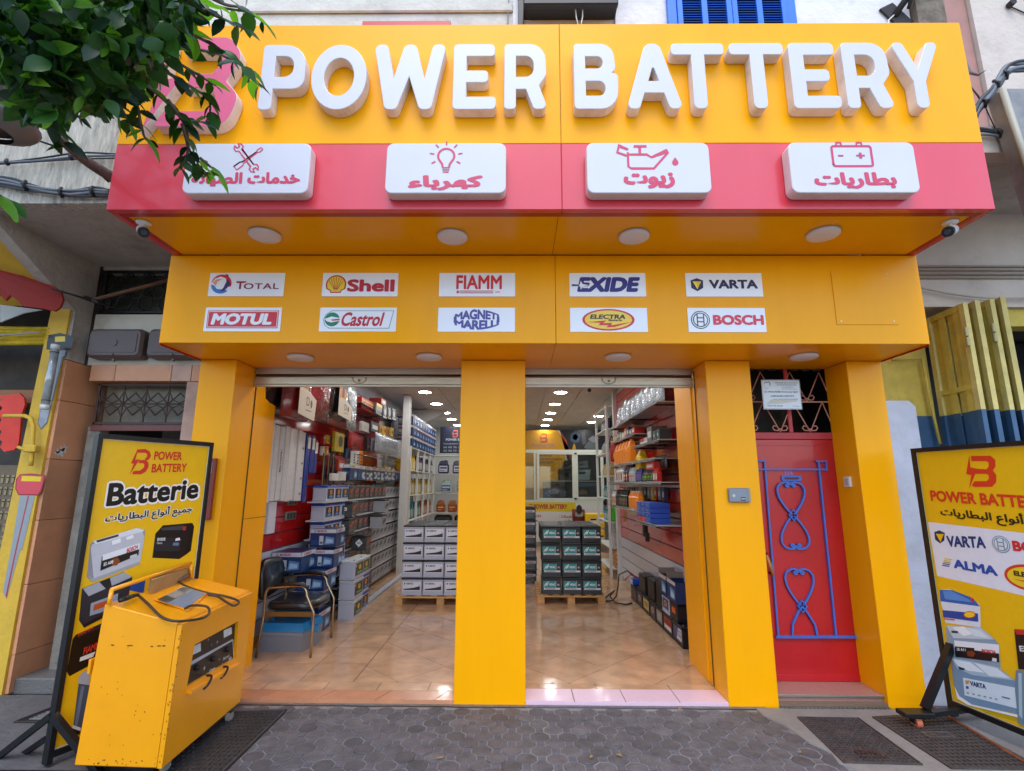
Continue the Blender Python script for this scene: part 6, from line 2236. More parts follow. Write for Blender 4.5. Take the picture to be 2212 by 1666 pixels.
heart(t1, mid1, cxd, .23, True)
heart(mid1, b1, cxd, .23, False)
t2, mid2, b2 = dpt(2000, 1424)[1], dpt(2010, 1515)[1], dpt(2020, 1590)[1]
heart(t2, mid2, cxd, .23, True)
for s in (-1, 1):
 ribbon([(cxd, mid2), (cxd+s*.04, mid2-.05), (cxd+s*.09, mid2-.14), (cxd+s*.1, b2)], .017)
for mz in (mid1, mid2):
 ribbon([(cxd, mz+.045), (cxd+.035, mz), (cxd, mz-.045), (cxd-.035, mz)], .013, .016, True)
m = MB()
q = dpt(1977, 1196)
m.prism([(q[0]+x, DY-.001, q[1]+z) for x, z in rpoly([(-.085, -.022, .015), (.085, -.022, .015), (.085, .022, .015), (-.085, .022, .015)])], (0, -.012, 0), DBLU)
lb_ = m.obj('letter_slot', door)
m = MB()
m.box(q[0]-.06, q[0]+.06, DY-.0145, DY-.0135, q[1]-.010, q[1]+.008, mat('slot_dark', '#5a1a2c', .5))
m.obj('flap', lb_)
g = MB()
pr = Print(g, (0, DY-.001, 0), (1, 0, 0), (0, 0, 1))
q = dpt(1970, 1184)
pr.text('736', q[0]-.035, q[1]-.014, .075, .030, '#7d6fc0', 1, off=.03, space=1.2)
g.obj('lettering', door)
m = MB()
q0, q1 = at(1919, 1388, Y=DY-.05), at(1933, 1440, Y=DY-.05)
m.tube([(q0.x-.01, DY-.05, q0.z), (q0.x+.006, DY-.055, q0.z-.06), (q1.x-.0, DY-.05, q1.z)], [.010, .015, .010], mat('handle_wood', '#b9813e', .5, var=.2, scale=30), 10)
for q in (q0, q1):
 m.tube([(q.x-.005, DY, q.z+.02), (q.x-.003, DY-.05, q.z+.01)], .008, BLACK, 8)
m.obj('handle', door)
# grille above the door
gr = thing('door_grille', 'wrought iron grille of diamonds and scrolls above the red door', 'grille', (2.35, DY, DZ1))
m = MB()
m.box(2.365, 2.40, DY-.01, DY+.01, DZ1, 2.66, GRRED, .003)
m.obj('centre_bar', gr)
m = MB()
m.box(DX0, DX1, DY-.005, DY+.003, 2.325, 2.337, GRPEA)
m.obj('cross_bar', gr)
gx = [1.90, 2.16, 2.42, 2.68, 2.94]
for row_, (za_, zb_) in enumerate(((2.065, 2.33), (2.335, 2.60))):
 for i in range(4):
  for s in (0, 1):
   xa_, xb_ = gx[i]-.05+s*.0, gx[i]+.21
   mm = MB()
   x0_, x1_ = (gx[i], gx[i]+.13) if s == 0 else (gx[i]+.26, gx[i]+.13)
   x0_, x1_ = min(max(x0_, DX0), DX1), min(max(x1_, DX0), DX1)
   if abs(x0_-x1_) < .02:
    continue
   mm.tube([(x1_, DY-.002, za_), (x0_, DY-.002, zb_)], .0055, GRPEA, 6)
   mm.obj('bar', gr)
  cx_ = gx[i]+.13
  for s in (-1, 1):
   pts = [(cx_, za_+.03), (cx_+s*.02, za_+.012), (cx_+s*.05, za_+.014), (cx_+s*.066, za_+.036), (cx_+s*.052, za_+.056), (cx_+s*.032, za_+.048)]
   if cx_+s*.066 > DX1 or cx_ > DX1:
    continue
   mm = MB()
   mm.tube([(a, DY-.003, b) for a, b in pts], .0055, GRPEA, 6)
   mm.obj('scroll', gr)
m = MB()
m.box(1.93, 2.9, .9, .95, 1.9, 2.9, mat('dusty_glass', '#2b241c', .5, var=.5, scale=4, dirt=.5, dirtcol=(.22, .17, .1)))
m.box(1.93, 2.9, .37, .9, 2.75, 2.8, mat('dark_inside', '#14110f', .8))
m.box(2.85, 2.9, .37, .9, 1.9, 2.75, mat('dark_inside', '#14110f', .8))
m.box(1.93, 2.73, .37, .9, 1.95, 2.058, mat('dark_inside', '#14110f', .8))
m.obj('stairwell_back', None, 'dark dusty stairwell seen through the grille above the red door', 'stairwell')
m = MB()
for i in range(8):
 m.lathe((1.98+.1*i, .34, 2.62), [(0, 0), (.035, .0), (.042, .02), (.0, .03)], mat('spiral_dusty', '#4b4338', .8), 10)
m.obj('curl_row', gr, kind='stuff')
# dentist plaque
DPY = .18
q0, q1 = at(1898, 1032, Y=DPY), at(2006, 951, Y=DPY)
dp = thing('name_plate', 'pale printed plate tied to the grille above the red door', 'plate', ((q0.x+q1.x)/2, DPY, q0.z))
m = MB()
m.box(2.10, 2.43, DPY, DPY+.006, 2.245, 2.505, mat('plate_pale', '#cdd3dc', .2, var=.08, scale=4, coat=.6), .002)
m.obj('plate', dp)
g = MB()
pr = Print(g, (2.10, DPY, 2.245), (1, 0, 0), (0, 0, 1))
TB = '#5d7f9e'
pr.line([(.006, .006), (.324, .006), (.324, .254), (.006, .254)], .002, TB, 1, True)
pr.line([(.025, .225), (.035, .24), (.05, .232), (.065, .24), (.075, .225), (.07, .205)], .006, '#2f6796', 1)
pr.line([(.022, .222), (.026, .195), (.036, .175), (.045, .19), (.05, .178)], .003, '#8a9db0', 1)
for i, (s, x, y, w, h, o_) in enumerate((('DIPLOME DE LA FACULTE', .12, .225, .19, .013, .02), ('DE MEDECINE DENTAIRE', .13, .207, .17, .012, .02), ('CASABLANCA', .17, .188, .10, .010, .0), ('POUR IMPLANTOLOGIE', .17, .172, .13, .009, .0), ('Dr MOUARIBI Mohamed Sghir', .02, .142, .29, .018, .03), ('CHIRURGIEN DENTISTE', .07, .108, .20, .015, .03),
  ('soins protheses orthodontie implants', .09, .084, .21, .010, .0), ('0707 99 92 06', .035, .024, .13, .013, .02), ('2e Etage', .25, .022, .055, .011, .01))):
 pr.text(s, x, y, w, h, TB if i != 4 else '#4a6f92', 1, off=o_)
pr.poly([(.02, .045), (.14, .05), (.29, .07), (.30, .095), (.08, .09)], '#c9c9bd', .5)
g.obj('print', dp)
# mail box and doorbell
mbx = thing('letterbox', 'grey metal letterbox on the narrow pillar left of the red door', 'letterbox', (1.745, 0, 1.47))
m = MB()
m.box(1.665, 1.83, -.028, -.0005, 1.474, 1.585, mat('letterbox_grey', '#7d858f', .4, .3), .006)
m.obj('body', mbx)
m = MB()
m.box(1.815, 1.832, -.031, -.0285, 1.474, 1.585, mat('letterbox_edge', '#8f8d84', .4, .3), .001)
m.obj('edge', mbx)
m = MB()
m.cyl((1.70, -.028, 1.525), (1.70, -.033, 1.525), .012, m=STEEL, n=14)
m.obj('lock', mbx)
m = MB()
m.box(1.755, 1.795, -.0295, -.0285, 1.488, 1.513, BLACK)
m.box(1.757, 1.793, -.0302, -.0296, 1.498, 1.5035, WHJ)
m.obj('nameplate', mbx)
bl = thing('doorbell', 'white square doorbell on the inner side of the right-hand pillar', 'doorbell', (2.73, .15, 1.64))
q = at(2122, 1205, X=2.731)
m = MB()
m.box(2.712, 2.7315, q.y-.04, q.y+.04, q.z-.042, q.z+.042, WHJ, .004)
m.obj('plate', bl)
m = MB()
m.box(2.7095, 2.7118, q.y-.022, q.y+.022, q.z-.026, q.z+.026, pl('bell_button', '#b9b2ac', .3), .001)
m.obj('button', bl)
# grating in front of the step
gt = thing('step_grating', 'narrow galvanised grating on the ground before the door step', 'grating', (2.3, .0, 0))
m = MB()
m.box(1.935, 2.73, -.045, .034, -.015, -.004, IRON_D)
m.obj('tray', gt)
m = MB()
for i in range(27):
 x = 1.945+.030*i
 m.box(x, x+.004, -.043, .033, -.003, .008, STEEL)
m.obj('bars', gt, kind='stuff')
m = MB()
for y in (-.043, -.018, .007, .030):
 m.box(1.936, 2.73, y, y+.003, -.002, .0095, STEEL)
m.obj('rods', gt, kind='stuff')
# ------------------------------------------------------------------ covers in the pavement
def cover(pts, label, kind, z=.010, mt=IRON):
 """four ground corners (clockwise from the far left)"""
 t = thing('manhole_cover' if kind != 'grate' else 'drain_grate', label, 'cover', (sum(p[0] for p in pts)/4, sum(p[1] for p in pts)/4, 0))
 P_ = [Vector((p[0], p[1], 0)) for p in pts]
 def uv(u, v, zz):
  a = P_[0].lerp(P_[1], u)
  b = P_[3].lerp(P_[2], u)
  q = a.lerp(b, v)
  return (q.x, q.y, zz)
 m = MB()
 m.prism([uv(0, 0, z-.02), uv(1, 0, z-.02), uv(1, 1, z-.02), uv(0, 1, z-.02)], (0, 0, .019), mt)
 m.obj('plate', t)
 m = MB()
 for (a, b, c, d) in ((0, 0, 1, .015), (0, .985, 1, 1), (0, .015, .02, .985), (.98, .015, 1, .985)):
  m.prism([uv(a, b, z-.002), uv(c, b, z-.002), uv(c, d, z-.002), uv(a, d, z-.002)], (0, 0, .007), IRON)
 m.obj('frame', t)
 m = MB()
 if kind == 'tread':
  nu, nv = 15, 19
  for i in range(nu):
   for j in range(nv):
    if .3 < (j+.5)/nv < .36 and .35 < (i+.5)/nu < .65:
     continue
    if .76 < (j+.5)/nv < .86 and .25 < (i+.5)/nu < .75:
     continue
    u, v = .035+.93*(i+.5)/nu, .035+.93*(j+.5)/nv
    a, b = .024, .0055
    if (i+j) % 2:
     q = [(u-a, v-b), (u+a*.4, v-b), (u+a*.4, v+b), (u-a, v+b)]
     q2 = [(u+a*.4, v-b*3), (u+a*.75, v-b*3), (u+a*.75, v+b), (u+a*.4, v+b)]
    else:
     q = [(u-a*.4, v-b), (u+a, v-b), (u+a, v+b), (u-a*.4, v+b)]
     q2 = [(u-a*.75, v-b), (u-a*.4, v-b), (u-a*.4, v+b*3), (u-a*.75, v+b*3)]
    for r_ in (q, q2):
     m.prism([uv(x, y, z-.001) for x, y in r_], (0, 0, .006), mt)
 elif kind == 'pits':
  nu, nv = 15, 16
  for i in range(nu+1):
   u = .03+.94*i/nu
   m.prism([uv(u-.006, .03, z-.001), uv(u+.006, .03, z-.001), uv(u+.006, .97, z-.001), uv(u-.006, .97, z-.001)], (0, 0, .006), mt)
  for j in range(nv+1):
   v = .03+.94*j/nv
   m.prism([uv(.03, v-.010, z-.001), uv(.97, v-.010, z-.001), uv(.97, v+.010, z-.001), uv(.03, v+.010, z-.001)], (0, 0, .0056), mt)
 elif kind == 'grate':
  for j in range(9):
   for i in range(3):
    v, u = .1+.8*(j+.5)/9, .08+.84*(i+.1)/3
    m.prism([uv(u, v-.028, z-.001), uv(u+.22, v-.028, z-.001), uv(u+.22, v+.012, z-.001), uv(u, v+.012, z-.001)], (0, 0, .006), mat('grate_bar', '#8f8b86', .6, .3, var=.2))
 elif kind == 'plate':
  nu, nv = 12, 22
  for i in range(nu):
   for j in range(nv):
    u, v = .04+.92*(i+.5)/nu, .03+.94*(j+.5)/nv
    a, b = (.028, .006) if (i+j) % 2 else (.009, .017)
    m.prism([uv(u-a, v, z-.001), uv(u, v-b, z-.001), uv(u+a, v, z-.001), uv(u, v+b, z-.001)], (0, 0, .005), mt)
 m.obj('relief', t, kind='stuff')
 if kind in ('tread', 'pits'):
  g = MB()
  o = uv(.30, .84, z+.0055) if kind == 'tread' else uv(.34, .46, z+.0055)
  xd = Vector(uv(1, .84, 0)) - Vector(uv(0, .84, 0))
  yd = Vector((-xd.y, xd.x, 0))
  pr = Print(g, o, xd, yd)
  if kind == 'pits':
   pr.rect(-.02, -.015, .16, .07, (.09, .08, .075), .5)
  pr.text('ONE' if kind == 'tread' else 'CTM', 0, 0, .14, .055, (.035, .03, .028), 2, off=.05)
  if kind == 'tread':
   pr.text('ELECTRICITE', -.01, -.04, .17, .02, (.035, .03, .028), 2, off=.03)
  g.obj('lettering', t)
cover([(1.96, -.185), (2.385, -.195), (2.36, -.80), (1.91, -.785)], 'cast iron cover with a broken tread pattern lying before the red door', 'tread')
cover([(2.49, -.175), (3.02, -.10), (3.02, -.84), (2.49, -.84)], 'cast iron cover with a grid of square pits under the wheeled poster frame', 'pits')
cover([(-2.03, -.17), (-1.66, -.13), (-1.66, -1.25), (-2.08, -1.25)], 'dark tread plate set in the ground under the yellow charger', 'plate', mt=mat('dark_plate', '#38383b', .5, .4, var=.2, dirt=.3))
cover([(-3.36, -.07), (-2.85, -.04), (-2.85, -.36), (-3.42, -.36)], 'slotted drain grate in the concrete behind the poster stand', 'grate', mt=IRON_D)
rb = MB()
a, b = at(2325, 1765, Z=.015), at(2560, 1905, Z=.015)
rb.tube([a, a.lerp(b, .3)+Vector((.003, 0, 0)), b, b + (b-a)*.4], .012, mat('rusty_iron', '#7a4a2e', .8, .2, var=.3, scale=20, bump=.4), 8)
rb.obj('iron_bar', None, 'rusty iron bar lying on the pavement beside the wheeled poster frame', 'bar')

# ------------------------------------------------------------------ upper wall of the building
uw = thing('upper_facade', 'old whitewashed upper facade behind and above the sign', 'facade', (0, .1, 3.4))
m = MB()
m.box(-2.7, -.06, .06, .4, 3.33, 9, RENDER_W)
m.obj('wall', uw)
m = MB()
m.box(-.06, 3.01, .05, .4, 3.33, 9, WHITEWASH)
m.box(3.01, 3.80, .05, .4, 4.23, 9, WHITEWASH)
m.obj('wall', uw)
m = MB()
zz_ = at(1010, 52, Y=-.06).z
m.box(at(906, 53, Y=-.06).x, at(1126, 53, Y=-.06).x, -.06, .055, zz_-.3, zz_, REDTRIM, .003)
m.box(-2.7, -.06, .03, .058, 6.15, 6.25, RENDER_W, .02)
m.obj('ledge', uw)
BLUE = mat('shutter_blue', '#1f6fe0', .4, var=.07, scale=6, dirt=.12, dirtcol=(.05, .12, .35))
sh = thing('window_shutters', 'bright blue louvred window shutters above the sign', 'shutters', (2.05, .05, 5.0))
m = MB()
X0, X1, ZB, ZT2 = 1.44, 2.68, 5.0, 6.9
for (a, b) in ((X0, X0+.09), (X1-.09, X1)):
 m.box(a, b, .01, .048, ZB, ZT2, BLUE, .004)
m.obj('frame', sh)
m = MB()
m.box(X0+.09, X1-.09, .03, .045, ZB, ZT2, GLASSD)
m.obj('dark_gap', sh)
wds = (X1-X0-.18)/2
for k_ in range(2):
 a = X0+.09+wds*k_
 mm = MB()
 for (u, v) in ((0, .055), (wds/2-.03, wds/2+.03), (wds-.055, wds)):
  mm.box(a+u+.002, a+v-.002, -.005, .028, ZB, ZT2, BLUE, .003)
 mm.obj('leaf_frame', sh)
 for h_ in range(2):
  c, d = (a+.055, a+wds/2-.03) if h_ == 0 else (a+wds/2+.03, a+wds-.055)
  sm_ = MB()
  sm_.add([(c, .022, 0), (d, .022, 0), (d, -.002, -.022), (c, -.002, -.022), (c, .026, -.003), (d, .026, -.003), (d, .002, -.026), (c, .002, -.026)], [(0, 1, 2, 3), (4, 5, 6, 7), (0, 1, 5, 4), (2, 3, 7, 6), (0, 3, 7, 4), (1, 2, 6, 5)], BLUE)
  base = None
  for i in range(45):
   z = 5.45 + .028*i
   if base is None:
    base = sm_.obj('louvre', sh)
    base.location = Vector((0, 0, z)) - sh.location
   else:
    o = base.copy()
    COL.objects.link(o)
    o.location = Vector((0, 0, z)) - sh.location
# air-conditioner bracket with black frame
ac = thing('awning_bracket', 'black metal frame with a post fixed to the wall above the sign', 'bracket', (.1, .05, 5.4))
m = MB()
m.box(-.01, .045, -.0, .048, 4.75, 6.6, BLACK, .004)
m.obj('post', ac)
m = MB()
a = at(1372, 16, Y=-.15)
m.box(.04, .93, -.16, -.10, 6.02, 6.08, BLACK, .01)
m.box(.04, .93, -.10, .04, 6.05, 6.07, BLACK)
m.obj('tray', ac)
m = MB()
m.box(.1, .9, -.12, .03, 6.085, 6.5, mat('unit_grey', '#8b8b88', .5))
m.obj('unit', ac)
m = MB()
m.tube([(.53, -.08, 6.2), (.54, -.09, 5.95), (.57, -.09, 5.78), (.60, -.09, 5.95), (.61, -.08, 6.2)], .006, WHJ, 6)
m.tube([(.95, .04, 6.4), (.93, .035, 6.0), (.88, .035, 5.7), (.87, .035, 5.4)], .008, mat('grey_cable', '#77767a', .6), 6)
m.tube([(-.1, .04, 6.4), (-.11, .035, 6.0), (-.09, .035, 5.6)], .006, mat('grey_cable', '#77767a', .6), 6)
m.obj('cable', ac)
lp = thing('lamp_bracket', 'dark steel arm on a square wall plate above the end of the sign', 'bracket', (3.3, .05, 5.8))
q = at(2233, 36, Y=.04)
m = MB()
m.prism([(q.x-.13, .045, q.z+.05), (q.x+.03, .045, q.z-.16), (q.x+.17, .045, q.z-.10), (q.x-.0, .045, q.z+.12)], (0, -.02, 0), IRON_D)
m.obj('plate', lp)
m = MB()
m.tube([(q.x, .03, q.z-.03), (q.x+.1, -.05, q.z+.12), (q.x+.35, -.25, q.z+.5)], .03, IRON_D, 10)
m.tube([(q.x+.1, -.02, q.z+.0), (q.x+.12, -.1, q.z+.13)], .015, IRON_D, 8)
m.obj('arm', lp)
m = MB()
m.tube([(q.x+.02, .02, q.z), (q.x-.08, .01, q.z-.1), (q.x-.1, .02, q.z-.35)], .007, WHJ, 6)
m.obj('cable', lp)

# ------------------------------------------------------------------ left neighbour
ln = thing('left_building', 'weathered neighbour building with a rough white balcony and grey underside', 'building', (-4, .3, 0))
STRI = mat('combed_render', '#c4beb2', .95, var=.3, scale=9, stretch=(3.2, 3.2, .55), bump=1.0, bscale=16, dirt=.75, dirtcol=(.2, .18, .16))
m = MB()
m.box(-9, SX0-.004, -.80, -.70, 3.60, 5.6, STRI)
m.obj('balcony_front', ln)
m = MB()
m.box(-9, XL-.01, -.70, .30, 3.60, 3.75, GREYPL)
m.obj('balcony_slab', ln)
m = MB()
m.box(-9, -2.71, .05, .5, 3.76, 9, RENDER_W)
m.obj('upper_wall', ln)
m = MB()
# recess wall with openings: pieces butted
m.box(-3.9, XL-.002, .30, .5, 2.52+.13, 3.13, mat('white_plaster', '#cdc9bd', .9, var=.08, scale=4, bump=.5, bscale=16, dirt=.3, dirtcol=(.3, .27, .22)))
m.obj('wall_band', ln)
m = MB()
m.box(-3.9, XL-.002, .30, .5, 3.57, 3.60, GREYPL)
m.obj('wall_band', ln)
# tile band
cuts = [(-3.84, -3.62), (-3.615, -3.11), (-3.105, -2.93), (-2.925, -2.69)]
for i, (a, b) in enumerate(cuts):
 mm = MB()
 mm.box(a, b, .275, .45, 2.50, 2.648, mat('pale_tile', '#c49a86', .45, var=.15, scale=5, dirt=.2) if i == 2 else TERRA, .002)
 mm.obj('tile', ln)
# right edge strip
m = MB()
m.box(-2.965, -2.69, .29, .5, 0, 2.498, mat('pinkish_strip', '#b89484', .6, var=.2, scale=6, dirt=.3))
m.obj('jamb', ln)
# deep back of the doorway
m = MB()
m.box(-3.9, -2.69, 1.4, 1.5, 0, 2.5, mat('doorway_back', '#8f8a80', .9, var=.25, scale=3, bump=.3, dirt=.5, dirtcol=(.08, .07, .06)))
m.box(-3.15, -2.75, 1.2, 1.39, 0, 1.95, mat('brown_door', '#3a1f17', .5))
m.obj('doorway_back', ln)
m = MB()
m.box(-3.85, -3.74, .36, .46, 0, 2.1, mat('doorjamb_peeling', '#8c877e', .9, var=.3, scale=5, bump=.4, dirt=.7, dirtcol=(.05, .045, .04)))
m.obj('jamb', ln)
# grey side wall of the pilaster, with the sloping bracket
m = MB()
prof = [(.30, 2.66), (.12, 2.66), (.12, 3.10), (-.80, 3.60), (.30, 3.60)]
m.prism([(-3.93, y, z) for y, z in prof], (-.10, 0, 0), GREYPL)
m.obj('bracket_wall', ln)
# terracotta tiled reveal
zt = [0, .42, .93, 1.36, 1.78, 2.24, 2.655]
zt = [0, .28, .80, 1.30, 1.80, 2.30, 2.655]
for a, b in zip(zt, zt[1:]):
 mm = MB()
 mm.box(-3.96, -3.93, .12, .60, a+.002, b-.002, TERRA, .002)
 mm.obj('tile', ln)
m = MB()
m.box(-4.1, -3.961, .13, .6, 0, 2.66, GREYPL)
m.obj('pier_core', ln)
# scraps of torn paper
m = MB()
q = at(150, 1128, X=-3.929)
for dy, dz, s in ((0, 0, 1), (.03, .02, .8), (-.03, -.01, .7)):
 m.poly([(-3.928, q.y+dy+a*s, q.z+dz+b*s) for a, b in ((-.05, -.01), (-.01, .0), (0, .05), (.02, .02), (.05, .04), (.03, -.01), (.04, -.05), (0, -.03))], mat('torn_paper', '#d6d0ca', .8))
m.obj('torn_paper', ln)
# ironwork window
def ring_grille(x0, x1, z0, z1, y, label, kind):
 t = thing('window_grille', label, 'grille', ((x0+x1)/2, y, z0))
 m = MB()
 m.box(x0-.03, x1+.03, y+.12, y+.16, z0-.03, z1+.03, mat('murky_glass', '#33352b', .35, var=.5, scale=3, dirt=.4) if kind == 'rings' else mat('murky_glass2', '#8a8474', .5, var=.5, scale=2, dirt=.6, dirtcol=(.06, .055, .05)))
 m.obj('glass', t)
 ir = BLACK if kind == 'rings' else mat('brown_iron', '#4f3a35', .55, .2, var=.15)
 for (a, b, c, d) in ((x0, z0, x1, z0), (x0, z1, x1, z1), (x0, z0, x0, z1), (x1, z0, x1, z1)):
  mm = MB()
  mm.box(min(a, c)-.010, max(a, c)+.010, y-.012, y+.012, min(b, d)-.010, max(b, d)+.010, ir, .002)
  mm.obj('frame', t)
 if kind == 'rings':
  s = (z1-z0)/2
  n = int(round((x1-x0)/s))+1
  for i in range(n):
   for j in range(2):
    cx_, cz_ = x0+s*(i+.5), z0+s*(j+.5)
    for q_ in range(4):
     a0 = R(45+90*q_)
     ox, oz = cx_+s*.5*math.cos(R(90*q_))*2*.78, cz_+s*.5*math.sin(R(90*q_))*2*.78
     rr_ = s*.62
     pts = []
     for k_ in range(7):
      an = R(90*q_+180-52+104*k_/6)
      px_, pz_ = ox+rr_*math.cos(an), oz+rr_*math.sin(an)
      if x0-.01 < px_ < x1+.01:
       pts.append((px_, y, pz_))
     if len(pts) > 2:
      mm = MB()
      mm.tube(pts, .008, ir, 6)
      mm.obj('curl', t)
 else:
  s = (x1-x0)/4
  n = 5
  for i in range(5):
   cx_ = x0+s*(i)+s*.12
   cz_ = (z0+z1)/2
   hz = (z1-z0)/2
   for k_ in range(8):
    an = R(45*k_)
    dx, dz = math.cos(an), math.sin(an)
    L_ = min(s*.5/abs(dx) if abs(dx) > .01 else 9, hz/abs(dz) if abs(dz) > .01 else 9)
    px_, pz_ = cx_+dx*L_, cz_+dz*L_
    px_ = min(max(px_, x0), x1)
    if abs(px_-cx_)+abs(pz_-cz_) < .04:
     continue
    mm = MB()
    mm.tube([(cx_, y, cz_), (px_, y, pz_)], .0065, ir, 5)
    mm.obj('bar', t)
    an2, an3 = R(45*k_), R(45*k_+45)
    r1, r2_ = (s*.24 if k_ % 2 else s*.5), (s*.24 if not k_ % 2 else s*.5)
    r1, r2_ = (.12 if k_ % 2 else .055), (.055 if k_ % 2 else .12)
    p1 = (cx_+r2_*math.cos(an2), y, cz_+r2_*math.sin(an2))
    p2 = (cx_+r1*math.cos(an3), y, cz_+r1*math.sin(an3))
    if x0 < p1[0] < x1 and x0 < p2[0] < x1:
     mm = MB()
     mm.tube([p1, p2], .005, ir, 5)
     mm.obj('bar', t)
ring_grille(-3.88, -3.0, 3.16, 3.56, .33, 'black ironwork grille of curved petals in the high window beside the fascia', 'rings')
ring_grille(-3.80, -2.98, 2.13, 2.48, .36, 'brown star patterned grille over the neighbour doorway', 'stars')
m = MB()
m.box(-3.82, -2.97, .345, .375, 2.06, 2.11, mat('brown_bar', '#6e3d38', .5), .003)
m.obj('transom_bar', None, 'red brown transom bar under the star grille', 'bar')
# meter boxes
MBX = mat('brown_box', '#5a4a48', .45, var=.08, scale=5, dirt=.15)
mt0 = thing('meter_box', 'brown plastic meter box with a round emblem, fully visible above the tile band', 'meter box', (-3.58, .28, 2.69), 'brown meter boxes')
def mbox(t, cx_):
 m = MB()
 w_, h_ = .245, .132
 zc = 2.825
 r1 = rpoly([(cx_-w_, zc-h_, .04), (cx_+w_, zc-h_, .04), (cx_+w_, zc+h_, .04), (cx_-w_, zc+h_, .04)])
 r2_ = rpoly([(cx_-w_+.02, zc-h_+.02, .035), (cx_+w_-.02, zc-h_+.02, .035), (cx_+w_-.02, zc+h_-.02, .035), (cx_-w_+.02, zc+h_-.02, .035)])
 m.hull([(x, .295, z) for x, z in r1], [(x, .20, z) for x, z in r1], MBX)
 m.hull([(x, .199, z) for x, z in r1], [(x, .175, z) for x, z in r2_], MBX)
 m.obj('body', t)
 m = MB()
 r3 = rpoly([(cx_-w_+.045, zc-h_+.045, .015), (cx_+w_-.045, zc-h_+.045, .015), (cx_+w_-.045, zc+h_-.045, .015), (cx_-w_+.045, zc+h_-.045, .015)])
 m.prism([(x, .1745, z) for x, z in r3], (0, -.004, 0), MBX)
 m.obj('lid', t)
 m = MB()
 m.cyl((cx_, .1700, zc), (cx_, .165, zc), .032, m=MBX, n=20)
 m.obj('emblem', t)
 m = MB()
 m.cyl((cx_+.0, .19, zc-h_+.025), (cx_+.0, .165, zc-h_+.025), .014, .010, MBX, 10)
 m.cyl((cx_+.0, .21, zc-h_-.02), (cx_+.0, .19, zc-h_-.02), .012, .012, MBX, 10)
 m.obj('lock', t)
mbox(mt0, -3.585)
dup(mt0, mt0.location + Vector((.53, .0, 0)), 0, 'brown plastic meter box half hidden by the yellow fascia', 'brown meter boxes')
# rod from the wall to the fascia
rd = MB()
q = [at(130, 722, Y=-.2), at(235, 752, Y=-.05), at(290, 770, Y=.1)]
rd.tube([at(130, 722, Y=-.2), at(235, 753, Y=.0)], .009, IRON_D, 6)
rd.tube([at(225, 752, Y=.0), at(425, 700, Y=.05)], .016, mat('rusty_rod', '#6b4a37', .8, .2, var=.3, bump=.3), 8)
rd.tube([at(235, 753, Y=.0), at(310, 778, Y=.25)], .008, IRON_D, 6)
rd.tube([at(213, 744, Y=.0), at(247, 757, Y=.0)], .02, BLACK, 8)
rd.obj('tie_rod', None, 'rusty tie rod with a turnbuckle strung before the high ironwork window', 'rod')
# step in the recess
m = MB()
m.box(-4.0, -2.69, .16, .62, -.02, .10, ASPHALT_C, .01)
m.box(-4.0, -2.69, .50, 1.4, .1, .22, ASPHALT_C, .01)
structure(m, 'recess_step')
# little framed window behind the poster
m = MB()
t = thing('framed_panel', 'narrow brown framed panel on the pillar side behind the poster stand', 'panel', (-2.55, .0, 1.3))
q0, q1 = at(520, 1300, Y=-.03), at(541, 1146, Y=-.03)
m.box(q0.x-.05, q1.x, -.04, -.002, q0.z, q1.z, mat('red_brown_frame', '#8b3a33', .45), .004)
m.obj('frame', t)
m = MB()
m.box(q0.x-.03, q1.x-.02, -.044, -.0405, q1.z-.12, q1.z-.03, GREYPL)
m.obj('inset', t)

# yellow pier with painted blades
yp = thing('yellow_pier', 'yellow painted pier of the locksmith shop with painted key and saw blades', 'pier', (-4.1, .1, 0))
XPL = -4.13
m = MB()
m.prism([(XPL-.08, .10, -.02), (-3.962, .10, -.02), (-3.962, .10, 3.14), (XPL, .10, 3.14)], (0, .18, 0), YELWALL)
m.obj('pier', yp)
m = MB()
# sloping soffit panel of the yellow shopfront, its face tipped to the street
m.prism([(-3.962, .10, 3.14), (-3.962, -.82, 3.64), (-3.962, -.82, 3.72), (-3.962, .10, 3.26)], (-3.2, 0, 0), YELWALL)
m.obj('sloping_beam', yp)
g = MB()
pr = Print(g, (-4.3, .0985, 0), (1, 0, 0), (0, 0, 1))
def f(a, b):
 q_ = at(a, b, Y=.0985)
 return (q_.x+4.3, q_.z)
pr.poly([f(*z) for z in ((122, 838), (150, 833), (180, 840), (184, 850), (178, 874), (150, 877), (116, 874), (118, 855))], '#1b1c22', 1)
pr.poly([f(*z) for z in ((138, 842), (163, 841), (163, 854), (138, 855))], '#e2c21c', 2)
pr.poly([f(*z) for z in ((130, 876), (167, 875), (163, 892), (158, 893), (118, 1058), (103, 1075), (94, 1058))], '#5a6470', 1)
pr.poly([f(*z) for z in ((132, 876), (165, 876), (161, 891), (156, 892), (117, 1056), (103, 1071), (96, 1057))], '#9aa1ab', 2)
g.obj('painted_saw', yp)
g = MB()
pr = Print(g, (-4.3, .0985, 0), (1, 0, 0), (0, 0, 1))
pr.poly([f(*z) for z in ((40, 1198), (50, 1186), (80, 1184), (112, 1188), (112, 1200), (104, 1228), (96, 1239), (46, 1238), (38, 1222))], '#8f2030', 1)
pr.poly([f(*z) for z in ((43, 1198), (52, 1188), (80, 1187), (109, 1190), (109, 1200), (101, 1227), (94, 1236), (48, 1235), (41, 1221))], '#cf3f4c', 2)
pr.poly([f(*z) for z in ((56, 1190), (104, 1192), (102, 1204), (53, 1203))], '#e2c21c', 3)
pr.poly([f(*z) for z in ((50, 1240), (87, 1240), (66, 1330), (55, 1375), (50, 1376), (16, 1498), (7, 1480), (30, 1360))], '#8e969c', 1)
